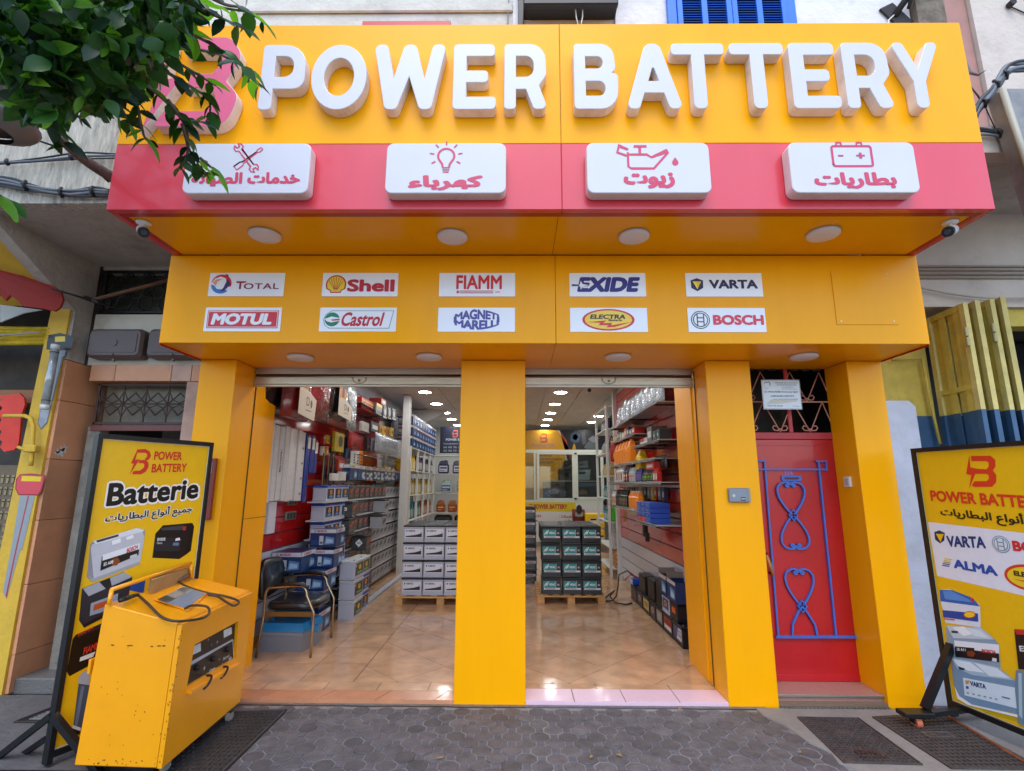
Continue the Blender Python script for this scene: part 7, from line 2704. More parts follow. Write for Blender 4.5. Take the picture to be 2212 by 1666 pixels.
pr.poly([f(*z) for z in ((70, 1240), (73, 1240), (45, 1360), (17, 1494), (14, 1490), (42, 1360))], '#b02c3a', 2)
g.obj('painted_key', yp)
# neon tube fixed over the painted saw
nt_ = thing('tube_lamp', 'clear plastic tube lamp mounted upright over the painted saw blade', 'lamp', (-4, .05, 2.1))
a, b = at(140, 862, Y=.03), at(111, 1024, Y=.03)
m = MB()
m.tube([a, b], .030, mat('clear_cover', '#9fa5aa', .12, .1, var=.35, scale=8, coat=1), 12)
m.obj('cover', nt_)
m = MB()
d_ = (b-a)
m.tube([a, a+d_*.07], .034, WHJ, 10)
m.obj('end_cap', nt_)
m = MB()
m.tube([a+d_*.93, b], .034, WHJ, 10)
m.obj('end_cap', nt_)
m = MB()
for k_ in (.12, .86):
 m.tube([a+d_*k_, a+d_*(k_+.008)], .0335, IRON_D, 10)
m.obj('strap', nt_)
# gas pipe
yg = thing('yellow_pipe', 'yellow painted gas pipe with a valve, crooked over the pier', 'pipe', (-4.1, .05, 1.6))
m = MB()
P_ = [at(a_, b_, Y=.04) for a_, b_ in ((10, 1040), (62, 1040), (76, 1046), (83, 1064), (82, 1100), (79, 1150), (77, 1165))]
m.tube(P_, .016, YELWALL, 10)
m.tube([at(45, 1118, Y=.04), at(60, 1124, Y=.04), at(95, 1118, Y=.04)], .014, YELWALL, 8)
m.obj('pipe', yg)
m = MB()
q = at(80, 1122, Y=.03)
m.box(q.x-.05, q.x+.05, .0, .06, q.z-.03, q.z+.03, YELWALL, .008)
m.obj('valve', yg)
# shop opening left of the pier: dark, with ledge, folded shutter, red saw board
m = MB()
m.box(-7, XPL, 1.2, 1.3, 0, 3.6, mat('left_shop_back', '#241a12', .9, var=.5, scale=3, dirt=.4))
m.box(-7, XPL-.02, .30, .6, 2.30, 2.42, mat('left_shop_brown', '#9a6a45', .7))
m.box(-7, XPL-.02, .25, .7, 0, 1.1, mat('left_counter', '#6d6256', .8, var=.3, dirt=.5))
m.obj('dark_shop', None, 'dark interior of the locksmith shop at the far edge of the picture', 'shop')
m = MB()
for i in range(5):
 m.tube([(-6.8, .10+.03*i, 2.96-.035*i+.02*math.sin(i)), (XPL+.02, .12, 2.93-.03*i)], .022, mat('folded_awning', '#c9ac1c', .6, var=.3, bump=.4), 8)
m.tube([(-6.8, .05, 2.86), (-5, .02, 2.80), (XPL, .04, 2.88)], .01, GREYPL, 6)
m.obj('rolled_awning', None, 'rolled yellow awning tied with cords above the dark locksmith shop', 'awning')
m = MB()
m.poly([at(0, 762, Y=-.02), at(105, 775, Y=.02), at(60, 783, Y=-.0), at(0, 806, Y=-.05)], mat('tarpaulin', '#b9bcb8', .5, bump=.3, bscale=10))
m.v += [(x, y+.01, z) for x, y, z in m.v]
m.f.append([4, 5, 6, 7]); m.mi.append(0); m.sm.append(False)
m.obj('tarpaulin', None, 'pale grey tarpaulin corner hanging below the red painted saw', 'tarpaulin')
sb = thing('saw_board', 'dark red painted saw shaped board with teeth across the yellow beam', 'sign', (-4.1, -.3, 3.1))
pts = [(-60, 662), (0, 675), (60, 690), (110, 708), (135, 716), (152, 730), (157, 750), (150, 768), (135, 778), (110, 772), (55, 765), (45, 752), (25, 738), (13, 751), (0, 736), (-30, 745), (-60, 735)]
PL = [at(a_, b_, Y=-.10-.0016*(157-a_)) for a_, b_ in pts]
m = MB()
m.prism(PL, (0, .02, 0), mat('saw_red', '#9c2a24', .6, var=.12, scale=5, dirt=.25, dirtcol=(.15, .05, .04)))
m.obj('board', sb)
# red display panel low at the left with toothed edge
t = thing('red_saw_display', 'bright red toothed painted shape on the locksmith shop door', 'sign', (-4.4, .12, 1.7))
PL = [at(a_, b_, Y=.18) for a_, b_ in ((20, 985), (10, 980), (48, 983), (60, 995), (60, 1015), (52, 1040), (46, 1110), (36, 1125), (10, 1130), (-30, 1120), (-30, 1000), (0, 1010), (4, 1030), (-4, 1050), (6, 1070), (0, 1095), (-6, 1110), (-20, 985))]
m = MB()
m.prism([at(a_, b_, Y=.18) for a_, b_ in ((-30, 985), (15, 988), (48, 983), (60, 995), (62, 1012), (52, 1040), (50, 1075), (46, 1110), (36, 1125), (10, 1130), (0, 1118), (6, 1105), (-4, 1095), (4, 1080), (-6, 1065), (4, 1050), (-6, 1035), (6, 1020), (-6, 1008), (8, 998))], (0, .02, 0), mat('signal_red', '#d8301c', .5, var=.1))
m.obj('shape', t)
# board with hanging keys
t = thing('key_board', 'brown pegboard of key blanks beside the yellow pier', 'board', (-4.5, .2, 1.0))
m = MB()
m.box(-5.4, XPL-.03, .22, .24, .9, 1.75, mat('pegboard', '#6b5b49', .7, var=.2))
m.obj('board', t)
m = MB()
for i in range(26):
 for j in range(7):
  x, z = -5.3+.045*i, 1.0+.1*j
  m.box(x, x+.02, .213, .2195, z, z+.05, mat('key_blank', '#8f8468', .4, .7))
  m.cyl((x+.01, .219, z+.055), (x+.01, .213, z+.055), .014, m=mat('key_blank', '#8f8468', .4, .7), n=8)
m.obj('keys', t, kind='stuff')

# cables on the left balcony
def cable_bundle(pts, label, n=5, r=.010, spread=.02, ties=(.3, .7)):
 t = thing('cable_bundle', label, 'cable', pts[0])
 P_ = [Vector(p) for p in pts]
 for k_ in range(n):
  off_ = Vector((0, random.uniform(-spread, spread)*.5, random.uniform(-spread, spread)))
  Q = []
  for i, p in enumerate(P_):
   Q.append(p + off_*(1+.7*math.sin(i*1.7+k_)))
  mm = MB()
  mm.tube(smooth(Q), r*random.uniform(.7, 1.2), mat('cable_%d' % (k_ % 3), ['#2c2e33', '#6f747c', '#43464c'][k_ % 3], .5, bump=.1), 6)
  mm.obj('cable', t)
 for u in ties:
  i = u*(len(P_)-1)
  a_ = P_[int(i)].lerp(P_[min(int(i)+1, len(P_)-1)], i-int(i))
  mm = MB()
  mm.tube([a_+Vector((-.012, 0, spread*1.3)), a_+Vector((.0, -spread, 0)), a_+Vector((.01, 0, -spread*1.3))], .012, BLACK, 6)
  mm.obj('cable_tie', t)
def smooth(P_, k=4):
 out = []
 n = len(P_)
 for i in range(n-1):
  p0, p1, p2, p3 = P_[max(i-1, 0)], P_[i], P_[i+1], P_[min(i+2, n-1)]
  for j in range(k):
   u = j/k
   out.append(.5*(p1*2 + (p2-p0)*u + (p0*2-p1*5+p2*4-p3)*u*u + (p1*3-p0-p2*3+p3)*u**3))
 out.append(P_[-1])
 return out
yb = -.84
cable_bundle([at(a_, b_, Y=yb) for a_, b_ in ((-150, 415), (0, 408), (100, 402), (200, 392), (290, 390))], 'upper thin cable bundle running along the rough balcony front', 4, .008, .018)
cable_bundle([at(a_, b_, Y=yb) for a_, b_ in ((-150, 440), (0, 455), (60, 464), (120, 478), (180, 486), (230, 480), (270, 480))], 'lower thick cable bundle sagging along the rough balcony front', 6, .012, .03, (.35, .6, .85))
# right-hand branch like conduit
# ------------------------------------------------------------------ right neighbour
rn = thing('right_building', 'beige neighbour building with a deep soffit and peeling yellow ground floor', 'building', (4, .2, 0))
m = MB()
m.box(3.03, 9, -.80, -.68, 4.0, 4.22, BEIGE)
m.box(3.03, 9, -.67, .3, 4.02, 4.2, GREYPL)
m.obj('balcony_slab', rn)
m = MB()
m.box(4.30, 9, -.05, .4, 4.21, 9, BEIGE)
m.obj('upper_wall', rn)
m = MB()
m.box(3.81, 4.08, -.02, .4, 4.7, 9, mat('rough_stone_edge', '#776d60', .95, var=.5, scale=8, bump=1, bscale=12, dirt=.7))
m.obj('broken_corner', rn)
m = MB()
m.box(4.09, 4.29, -.01, .4, 4.7, 9, mat('brown_pipe', '#a5796f', .7, var=.1))
m.obj('corner_strip', rn)
m = MB()
m.box(3.02, 9, .10, .4, 3.14, 4.02, BEIGE)
m.obj('lintel_wall', rn)
m = MB()
m.box(3.03, 3.60, .24, .4, 2.20, 3.139, OLIVE)
m.obj('wall', rn)
m = MB()
m.box(3.32, 3.60, .235, .4, 0, 2.199, NAVY)
m.obj('painted_dado', rn)
m = MB()
m.prism([(3.03, .10, -.02), (3.33, .10, -.02), (3.33, .10, 2.26), (3.28, .10, 2.31), (3.03, .10, 2.31)], (0, .13, 0), mat('white_pier', '#bfc1cd', .85, var=.1, scale=3, bump=.5, bscale=12, dirt=.45, dirtcol=(.35, .34, .34)))
m.obj('white_pier', rn)
m = MB()
m.box(3.60, 9, 1.3, 1.4, 0, 3.14, mat('right_shop_dark', '#26262a', .9, var=.3, dirt=.3))
m.box(4.3, 9, .15, .3, 2.98, 3.138, OLIVE)
m.obj('dark_opening', rn)
# folding leaves
YE = mat('leaf_edge_yellow', '#cdbb72', .7, var=.15, scale=9, dirt=.35, dirtcol=(.35, .3, .16))
def fold_leaf(p0, p1, z1, label, rev=False):
 t = thing('folding_door', label, 'door', (p0[0], p0[1], 0), 'yellow and navy folding door leaves')
 a, b = Vector((p0[0], p0[1], 0)), Vector((p1[0], p1[1], 0))
 d_ = (b-a).normalized()
 n_ = Vector((d_.y, -d_.x, 0))
 L_ = (b-a).length
 th = .035
 def bxs(u0, u1, z0, z1_, off0, off1, col):
  q_ = [a+d_*u0+n_*off0, a+d_*u1+n_*off0, a+d_*u1+n_*off1, a+d_*u0+n_*off1]
  mm.prism([(v.x, v.y, z0) for v in q_], (0, 0, z1_-z0), col)
 for (z0, zz, col) in ((.05, 2.19, NAVY), (2.192, z1, OLIVE)):
  for u0, u1 in ((0, .05), (L_-.05, L_)):
   mm = MB()
   bxs(u0, u1, z0, zz, -th/2, th/2, YE if col is OLIVE else col)
   mm.obj('stile', t)
  n_r = max(1, int((L_-.1)/.075))
  for i in range(n_r):
   mm = MB()
   u = .05+(L_-.1)*i/n_r
   w_ = (L_-.1)/n_r
   o_ = .010 if i % 2 else -.006
   bxs(u+.002, u+w_-.002, z0, zz, o_-.004, o_, col)
   mm.obj('ribbed_panel', t)
 for z0, zz, col in ((.05, .10, NAVY), (1.30, 1.34, NAVY), (2.36, 2.40, OLIVE), (z1-.05, z1, OLIVE)):
  mm = MB()
  bxs(.052, L_-.052, z0, zz, -th/2+.002, th/2-.002, col)
  mm.obj('rail', t)
 mm = MB()
 for zz in (z1-.28, z1-.36):
  mm.cyl((b.x+n_.x*.03, b.y+n_.y*.03, zz), (b.x+n_.x*.03, b.y+n_.y*.03, zz+.07), .014, m=mat('hinge', '#a89c72', .5, .3), n=8)
 mm.obj('hinge', t)
fold_leaf((3.62, .20), (3.60, -.22), 3.06, 'folding door leaf nearest the white pier, ribbed side visible')
fold_leaf((3.70, -.22), (3.76, .20), 3.08, 'second folding door leaf with a hinge near its top')
fold_leaf((3.86, .20), (3.84, -.20), 3.10, 'third folding door leaf from the white pier, narrow and dark between edges')
fold_leaf((3.93, -.20), (4.05, .20), 3.12, 'last folding door leaf beside the dark opening, with a metal hinge')
# pipe bar beside leaf
m = MB()
m.tube([at(2230, 900, Y=.18), at(2305, 895, Y=.18), at(2325, 1000, Y=.18), at(2350, 1110, Y=.18)], .012, OLIVE, 6)
m.obj('conduit', None, 'old painted conduit on the peeling yellow wall', 'pipe')
# conduits over the folding doors
t = thing('wall_cables', 'row of painted cables running along the beige wall over the folding doors', 'cable', (4, .08, 3.5))
for i, (z_, r_) in enumerate(((3.51, .010), (3.48, .014), (3.44, .012), (3.405, .012))):
 m = MB()
 m.tube([(3.0, .085, z_), (9, .085, z_)], r_, mat('painted_cable', '#b5aa9c', .7), 8)
 m.obj('cable', t)
m = MB()
m.tube(smooth([Vector((3.0, .08, 3.38)), Vector((3.4, .06, 3.32)), Vector((3.8, .05, 3.23)), Vector((4.3, .05, 3.20)), Vector((5.2, .06, 3.27))]), .009, mat('painted_cable', '#b5aa9c', .7), 8)
m.obj('cable', t)
# hanging sign box at the right edge
t = thing('side_sign', 'worn grey sign box hanging from the beige balcony at the right edge', 'sign', (3.9, -.9, 3.8))
P_ = [at(2512, 212, Y=-.95), at(2700, 222, Y=-.95), at(2760, 600, Y=-.95), at(2615, 560, Y=-.95)]
m = MB()
m.prism([at(2505, 222, Y=-.95), at(2760, 222, Y=-.95), at(2820, 560, Y=-.95), at(2605, 530, Y=-.95)], (0, .12, 0), mat('worn_sheet', '#84827f', .5, .3, var=.3, scale=4, dirt=.3, dirtcol=(.5, .5, .5)))
m.obj('panel', t)
m = MB()
m.tube([at(2505, 220, Y=-.96), at(2608, 535, Y=-.96)], .02, mat('pale_frame', '#a9a595', .5), 8)
m.obj('frame', t)
# cable bundles at right
cable_bundle([at(a_, b_, Y=-.84) for a_, b_ in ((2436, 292), (2452, 265), (2475, 235), (2495, 205), (2520, 178), (2560, 168), (2640, 160))], 'thick twisted cable bundle climbing beside the end of the sign', 7, .014, .03, (.2, .45, .6))
cable_bundle([at(a_, b_, Y=-.84) for a_, b_ in ((2440, 325), (2480, 328), (2520, 345), (2560, 352), (2620, 360))], 'lower loose cable bundle beside the red end of the sign', 5, .010, .025, (.35, .7))
m = MB()
m.tube([at(2462, 265, Y=-.8), at(2488, 322, Y=-.8)], .004, IRON_D, 5)
m.tube([at(2415, 160, Y=-.7), at(2425, 182, Y=-.75), at(2445, 188, Y=-.8), at(2465, 176, Y=-.8)], [.010, .013, .008, .002], mat('dry_pod', '#57505a', .7), 6)
m.tube([at(2425, 215, Y=-.8), at(2445, 240, Y=-.8), at(2458, 262, Y=-.8)], .006, IRON_D, 5)
m.obj('loose_wire', None, 'loose wires and a dry hook beside the upper end of the sign', 'wire')
m = MB()
q = at(2522, 15, Y=-.06)
m.cyl(q, q+Vector((0, -.05, 0)), .03, m=IRON_D, n=10)
m.tube([q, at(2600, 50, Y=-.06)], .006, IRON_D, 5)
m.obj('wall_anchor', None, 'small rusty anchor with a wire on the beige upper wall', 'anchor')

# masses behind the fronts so that no sky shows through openings
m = MB()
m.box(-9, -3.90, .605, .70, 0, 3.6, mat('dim_wall', '#4a4540', .9, var=.3))
m.box(-3.99, -3.91, .62, 1.5, 0, 2.64, mat('dim_wall', '#4a4540', .9, var=.3))
m.box(-3.9, -2.76, .51, 1.6, 2.52, 2.6, mat('dim_wall', '#4a4540', .9, var=.3))
m.box(-4.3, -2.76, .305, .6, 3.605, 3.9, mat('dim_wall', '#4a4540', .9, var=.3))
m.box(-4.3, -2.76, .52, .6, 2.61, 3.6, mat('dim_wall', '#4a4540', .9, var=.3))
m.box(-2.80, -2.76, .51, 1.5, 0, 2.52, mat('dim_wall', '#4a4540', .9, var=.3))
m.box(2.95, 3.02, .42, 1.6, 0, 3.6, mat('dim_wall', '#4a4540', .9, var=.3))
m.box(3.0, 9, 1.45, 1.55, 0, 9, mat('dim_wall', '#4a4540', .9, var=.3))
m.box(3.0, 9, .42, 1.44, 3.2, 3.3, mat('dim_wall', '#4a4540', .9, var=.3))
structure(m, 'wall_behind')
# ------------------------------------------------------------------ yellow battery charger on wheels
CY = mat('charger_paint', '#f2a000', .3, var=.05, scale=3, coat=.35, bump=.05, bscale=20, dirt=.10, dirtcol=(.30, .14, .03))
ck = thing('charger_cabinet', 'big yellow wheeled battery charger cabinet with cables on its sloping top', 'charger', (-2.2, -.6, 0))
BZ = .075
A0, A1, A2, A3 = Vector((-2.44, -1.03, BZ)), Vector((-1.945, -1.05, BZ)), Vector((-1.985, -.17, BZ)), Vector((-2.46, -.17, BZ))
T0, T1, T2, T3 = at(263, 1510, Y=-1.02), at(455, 1563, Y=-1.04), at(633, 1481, X=-1.965), None
T3 = Vector((T0.x, T2.y, T0.z + (T2.z-T1.z)))
m = MB()
def inset_box(b, t, mt, mb, bev=.006):
 """a tapered block with chamfered edges"""
 c0 = sum(b, Vector())/4
 c1 = sum(t, Vector())/4
 def ins(q, c, k):
  return [p + (c-p).normalized()*k for p in q]
 r0, r1 = ins(b, c0, bev), b
 vs = ins(b, c0, bev) + [p+Vector((0, 0, bev)) for p in b] + [p-Vector((0, 0, bev)) for p in t] + ins(t, c1, bev)
 fs = [[3, 2, 1, 0], [12, 13, 14, 15]]
 for k_ in range(3):
  for i in range(4):
   fs.append([k_*4+i, k_*4+(i+1) % 4, (k_+1)*4+(i+1) % 4, (k_+1)*4+i])
 mb.add(vs, fs, mt)
# body as five sheets so that the control panel sits in an opening
pn = [at(*z, X=-1.96) for z in ((487, 1612), (596, 1553), (590, 1645), (467, 1718))]
inset_box([A0, A1+Vector((-.03, 0, 0)), A2+Vector((-.03, 0, 0)), A3], [T0, T1+Vector((-.03, 0, .012)), T2+Vector((-.03, 0, .012)), T3], CY, m)
m.obj('body', ck)
# side sheet round the opening
def onside(p):
 """put a point of the right side on the plane through A1, A2, T1"""
 n = (A2-A1).cross(T1-A1).normalized()
 o = Vector((CAMX, -CAMD, CAMH))
 d = p-o
 return o + d*((A1-o).dot(n)/d.dot(n))
S = [onside(v) for v in (A1, A2, T2, T1)]
Pn = [onside(v) for v in pn]       # top-near, top-far, bottom-far, bottom-near
nrm = (A2-A1).cross(T1-A1).normalized()
if nrm.x < 0:
 nrm = -nrm
outer = [S[3], S[2], S[1], S[0]]
m = MB()
vs = outer + Pn
fs = [(0, 1, 5, 4), (1, 2, 6, 5), (2, 3, 7, 6), (3, 0, 4, 7)]
back = [v - nrm*.026 for v in vs]
m.add(vs + back, fs + [tuple(8+i for i in f_[::-1]) for f_ in fs] + [(4, 5, 13, 12), (5, 6, 14, 13), (6, 7, 15, 14), (7, 4, 12, 15), (0, 1, 9, 8), (1, 2, 10, 9), (2, 3, 11, 10), (3, 0, 8, 11)], CY)
m.obj('side_panel', ck)
m = MB()
m.poly([v - nrm*.020 for v in Pn], mat('panel_black', '#15191a', .35, var=.2))
cp = m.obj('control_panel', ck)
g = MB()
_xd = (A2-A1).normalized()
_yd = nrm.cross(_xd)
if _yd.z < 0:
 _yd = -_yd
pr = Print(g, Pn[3]-nrm*.019, _xd, _yd)
pr.n = nrm
W_ = (Pn[2]-Pn[3]).length
def sp(a, b):
 o = Vector((CAMX, -CAMD, CAMH))
 d = ray(a, b)
 p0 = Pn[3]-nrm*.019
 q_ = o + d*((p0-o).dot(nrm)/d.dot(nrm)) - p0
 return (q_.dot(pr.x), q_.dot(pr.y))
def z6(x, y):
 return sp(440+x*.18, 1480+y*.18)
pr.poly([z6(*z) for z in ((190, 975), (785, 655), (795, 670), (805, 935), (795, 940), (782, 680), (190, 1030))], '#a9b3bf', 1)
for q in (((215, 770), (340, 710), (345, 820), (212, 885)), ((660, 535), (770, 490), (775, 580), (662, 642))):
 pr.poly([z6(*z) for z in q], '#c9d3d6', 1)
 pr.line([z6(q[3][0]+40, q[3][1]-30), z6(q[1][0]-30, q[1][1]+30)], .0015, '#333', 2)
for cx_, cy_, r_, col in ((285, 1055, .022, '#050506'), (513, 930, .022, '#050506'), (710, 800, .022, '#050506'), (445, 663, .006, '#9a9a90'), (570, 695, .009, '#8a8d86'), (490, 735, .009, '#2b5f86'), (640, 1000, .006, '#a9b0a8')):
 a, b = z6(cx_, cy_)
 pr.oval(a, b, r_, r_, col, 2, 14)
for cx_, cy_ in ((285, 1055), (513, 930), (710, 800)):
 a, b = z6(cx_, cy_)
 g.cyl(pr.P(a, b, 3), pr.P(a, b, 3)+nrm*.018, .016, .013, BLACK, 14)
a, b = z6(390, 1060)
pr.rect(a-.012, b-.0025, a+.012, b+.0025, '#c9cdd0', 2)
pr.rect(a-.0025, b-.012, a+.0025, b+.012, '#c9cdd0', 2.3)
a, b = z6(600, 935)
pr.rect(a-.010, b-.0025, a+.010, b+.0025, '#c98f95', 2)
a, b = z6(455, 1130)
pr.text('Green', a, b, .07, .022, '#c9cdd0', 2, off=.03, shear=.1)
a, b = z6(650, 955)
pr.text('Electronic', a, b, .085, .020, '#c9cdd0', 2, off=.02)
a, b = z6(725, 945)
pr.text('30', a, b-.012, .04, .024, '#c9cdd0', 2, off=.05)
g.obj('print', cp)
# little tray under the panel, with two dangling leads
m = MB()
a, b = at(467, 1726, X=-1.955), at(592, 1656, X=-1.975)
a, b = onside(a), onside(b)
m.prism([a, b, b+nrm*.03-Vector((0, 0, .004)), a+nrm*.03-Vector((0, 0, .004))], (0, 0, -.018), CY)
m.obj('tray', ck)
m = MB()
for p_, q_ in (((517, 1690), (500, 1724)), ((558, 1668), (543, 1697))):
 a, b = onside(at(*p_, X=-1.95)), onside(at(*q_, X=-1.95))
 m.tube(smooth([a-nrm*.015, a+nrm*.03, a.lerp(b, .6)+nrm*.035, b+nrm*.02]), .007, BLACK, 7)
m.obj('lead', ck)
# top: recessed battery window, handle, cable
def ontop(px_, py_, h=.0):
 n = (T1-T0).cross(T2-T1).normalized()
 if n.z < 0:
  n = -n
 o = Vector((CAMX, -CAMD, CAMH))
 d = ray(px_, py_)
 p0 = T1 + Vector((-.03, 0, .012)) + n*h
 return o + d*((p0-o).dot(n)/d.dot(n))
tn = (T1-T0).cross(T2-T1).normalized()
if tn.z < 0:
 tn = -tn
m = MB()
fr = [ontop(*z, .002) for z in ((385, 1500), (455, 1462), (523, 1482), (470, 1529))]
m.prism(fr, tn*.012, CY)
m.obj('window_rim', ck)
g = MB()
for q, col in ((((393, 1499), (458, 1467), (483, 1474), (415, 1508)), '#8d8c84'), (((440, 1474), (458, 1466), (484, 1474), (466, 1484)), '#b9b7ac'), (((417, 1508), (484, 1475), (514, 1484), (466, 1521)), '#6f8296'), (((393, 1499), (415, 1488), (440, 1497), (417, 1508)), '#55503f')):
 g.poly([ontop(*z, .016) for z in q], ink(col))
g.obj('window_print', ck)
m = MB()
h0, h1 = at(262, 1475, Y=-.99), None
hb0, hb1 = ontop(272, 1512, .0), ontop(482, 1440, .0)
hz = at(262, 1476, Y=hb0.y).z
e0 = Vector((hb0.x-.01, hb0.y+.02, hz))
e1 = at(476, 1408, X=e0.x)
m.tube([hb0, e0], .012, CY, 8)
m.tube([e0, e1], .013, CY, 8)
m.tube([e1, e1+Vector((.015, .01, -.10))], .012, CY, 8)
m.obj('handle', ck)
m = MB()
m.prism([ontop(370, 1478, .0), ontop(478, 1437, .0), ontop(484, 1445, 0), ontop(376, 1486, 0)], (0, 0, .085), mat('cardboard', '#a5814f', .85, var=.15))
m.obj('cardboard', None, 'cardboard sheet standing on the charger behind its yellow handle', 'cardboard')
CAB = mat('brown_cable', '#3b2a18', .5)
cb = thing('charging_cable', 'dark charging cables looping loosely over the top of the yellow charger', 'cable', (-2.2, -.5, .95))
m = MB()
m.tube(smooth([ontop(345, 1488, .02), ontop(370, 1510, .015), ontop(400, 1540, .015), ontop(430, 1552, .015), ontop(465, 1552, .015), ontop(510, 1544, .015), ontop(524, 1530, .02), ontop(515, 1516, .03), ontop(480, 1514, .03), ontop(462, 1522, .02)]), .0075, CAB, 7)
m.obj('cable', cb)
m = MB()
m.tube(smooth([ontop(446, 1454, .02), ontop(470, 1468, .015), ontop(520, 1483, .015), ontop(560, 1490, .015), ontop(592, 1500, .02), ontop(597, 1508, .02), ontop(585, 1514, .015), ontop(570, 1508, .015), ontop(545, 1492, .02), ontop(520, 1488, .02)]), .0075, CAB, 7)
m.obj('cable', cb)
m = MB()
m.tube([ontop(300, 1502, .03), ontop(318, 1495, .03), ontop(345, 1487, .02)], [.012, .016, .010], BLACK, 8)
m.obj('clamp', cb)
m = MB()
m.tube([ontop(446, 1452, .02), ontop(462, 1444, .03), ontop(476, 1436, .04)], [.010, .016, .012], mat('brown_clamp', '#6a4a33', .5), 8)
m.obj('clamp', cb)
# wheels, feet, latch
for (x, y) in ((-1.985, -.30), (-2.0, -.93), (-2.40, -.93), (-2.42, -.30)):
 m = MB()
 m.cyl((x-.012, y, .034), (x+.012, y, .034), .034, m=pl('castor_grey', '#8b8880', .5), n=18)
 w_ = m.obj('wheel', ck)
 m = MB()
 m.box(x-.018, x+.018, y-.02, y+.02, .055, .076, IRON_D, .003)
 m.obj('fork', w_)
m = MB()
q = at(226, 1668, Y=-1.03)
m.box(q.x-.018, q.x-.003, -1.03, -.99, q.z-.04, q.z+.04, CY, .004)
m.obj('latch', ck)
m = MB()
def onfront(px_, py_):
 n = (A1-A0).cross(T0-A0).normalized()
 o = Vector((CAMX, -CAMD, CAMH))
 d = ray(px_, py_)
 return o + d*((A0-o).dot(n)/d.dot(n)) - Vector((0, .0015, 0))
WEAR = [(random.gauss(404+50*t_, 2.5), 1915-345*t_, random.uniform(.8, 2.2)) for t_ in [random.random() for _ in range(26)]] + [(random.uniform(200, 400), random.gauss(1904, 5), random.uniform(.8, 2.6)) for _ in range(16)] + [(random.uniform(230, 440), random.uniform(1580, 1880), random.uniform(.5, 1.2)) for _ in range(14)] + [(268+random.random()*180, 1517+55*random.random()*0+random.uniform(0, 3), .1) for _ in range(0)]
for a_, b_, s in WEAR + [(282, 1613, 5), (325, 1614, 9), (380, 1616, 4), (398, 1615, 6), (410, 1615, 5), (340, 1778, 1.5), (362, 1780, 1.5), (337, 1788, 1.2), (400, 1905, 2), (396, 1890, 1.5), (262, 1900, 2), (402, 1835, 1.5), (420, 1760, 1.2)]:
 r_ = [(a_+s*math.cos(t_*1.05), b_+(1.6+random.random())*math.sin(t_*1.05)) for t_ in range(6)]
 m.poly([onfront(*z) for z in r_], mat('paint_chip', '#6b4516', .8))
m.obj('paint_chips', ck, kind='stuff')

# ------------------------------------------------------------------ standing posters
FRM = mat('black_frame', '#101215', .4, var=.15, bump=.1)
PYEL = '#f0bb12'
def poster(name, label, P0, P1, z0, z1, side, draw, border=.03, w=None):
 """upright board between two ground points, printed on the side facing the street"""
 t = thing(name, label, 'poster stand', (P0[0], P0[1], 0))
 a, b = Vector((P0[0], P0[1], 0)), Vector((P1[0], P1[1], 0))
 d = (b-a).normalized()
 n = Vector((d.y, -d.x, 0))
 L_ = (b-a).length
 def bar3(u0, u1, za, zb, o0, o1, mt=FRM, nm='frame'):
  m = MB()
  q = [a+d*u0+n*o0, a+d*u1+n*o0, a+d*u1+n*o1, a+d*u0+n*o1]
  m.prism([(v.x, v.y, za) for v in q], (0, 0, zb-za), mt)
  return m.obj(nm, t)
 bar3(-.028, 0, .02, z1+.0, -.035, .018, nm='post')
 bar3(L_, L_+.022, z0-.03, z1+.0, -.035, .018, nm='post')
 bar3(0, L_, z1-.03, z1, -.03, .018, nm='rail')
 bar3(0, L_, z0-.035, z0, -.03, .018, nm='rail')
 bd = bar3(0, L_, z0, z1-.031, -.01, .0, ink('#e9e6d8'), 'board')
 g = MB()
 pr = Print(g, a+n*.0006+Vector((0, 0, z0)), d, (0, 0, 1))
 draw(pr, L_, z1-.03-z0)
 g.obj('print', bd)
 return t, a, d, n, L_
def batt_pic(f, body, lid, side, pts_front, pts_side, pts_top, l=3):
 pass
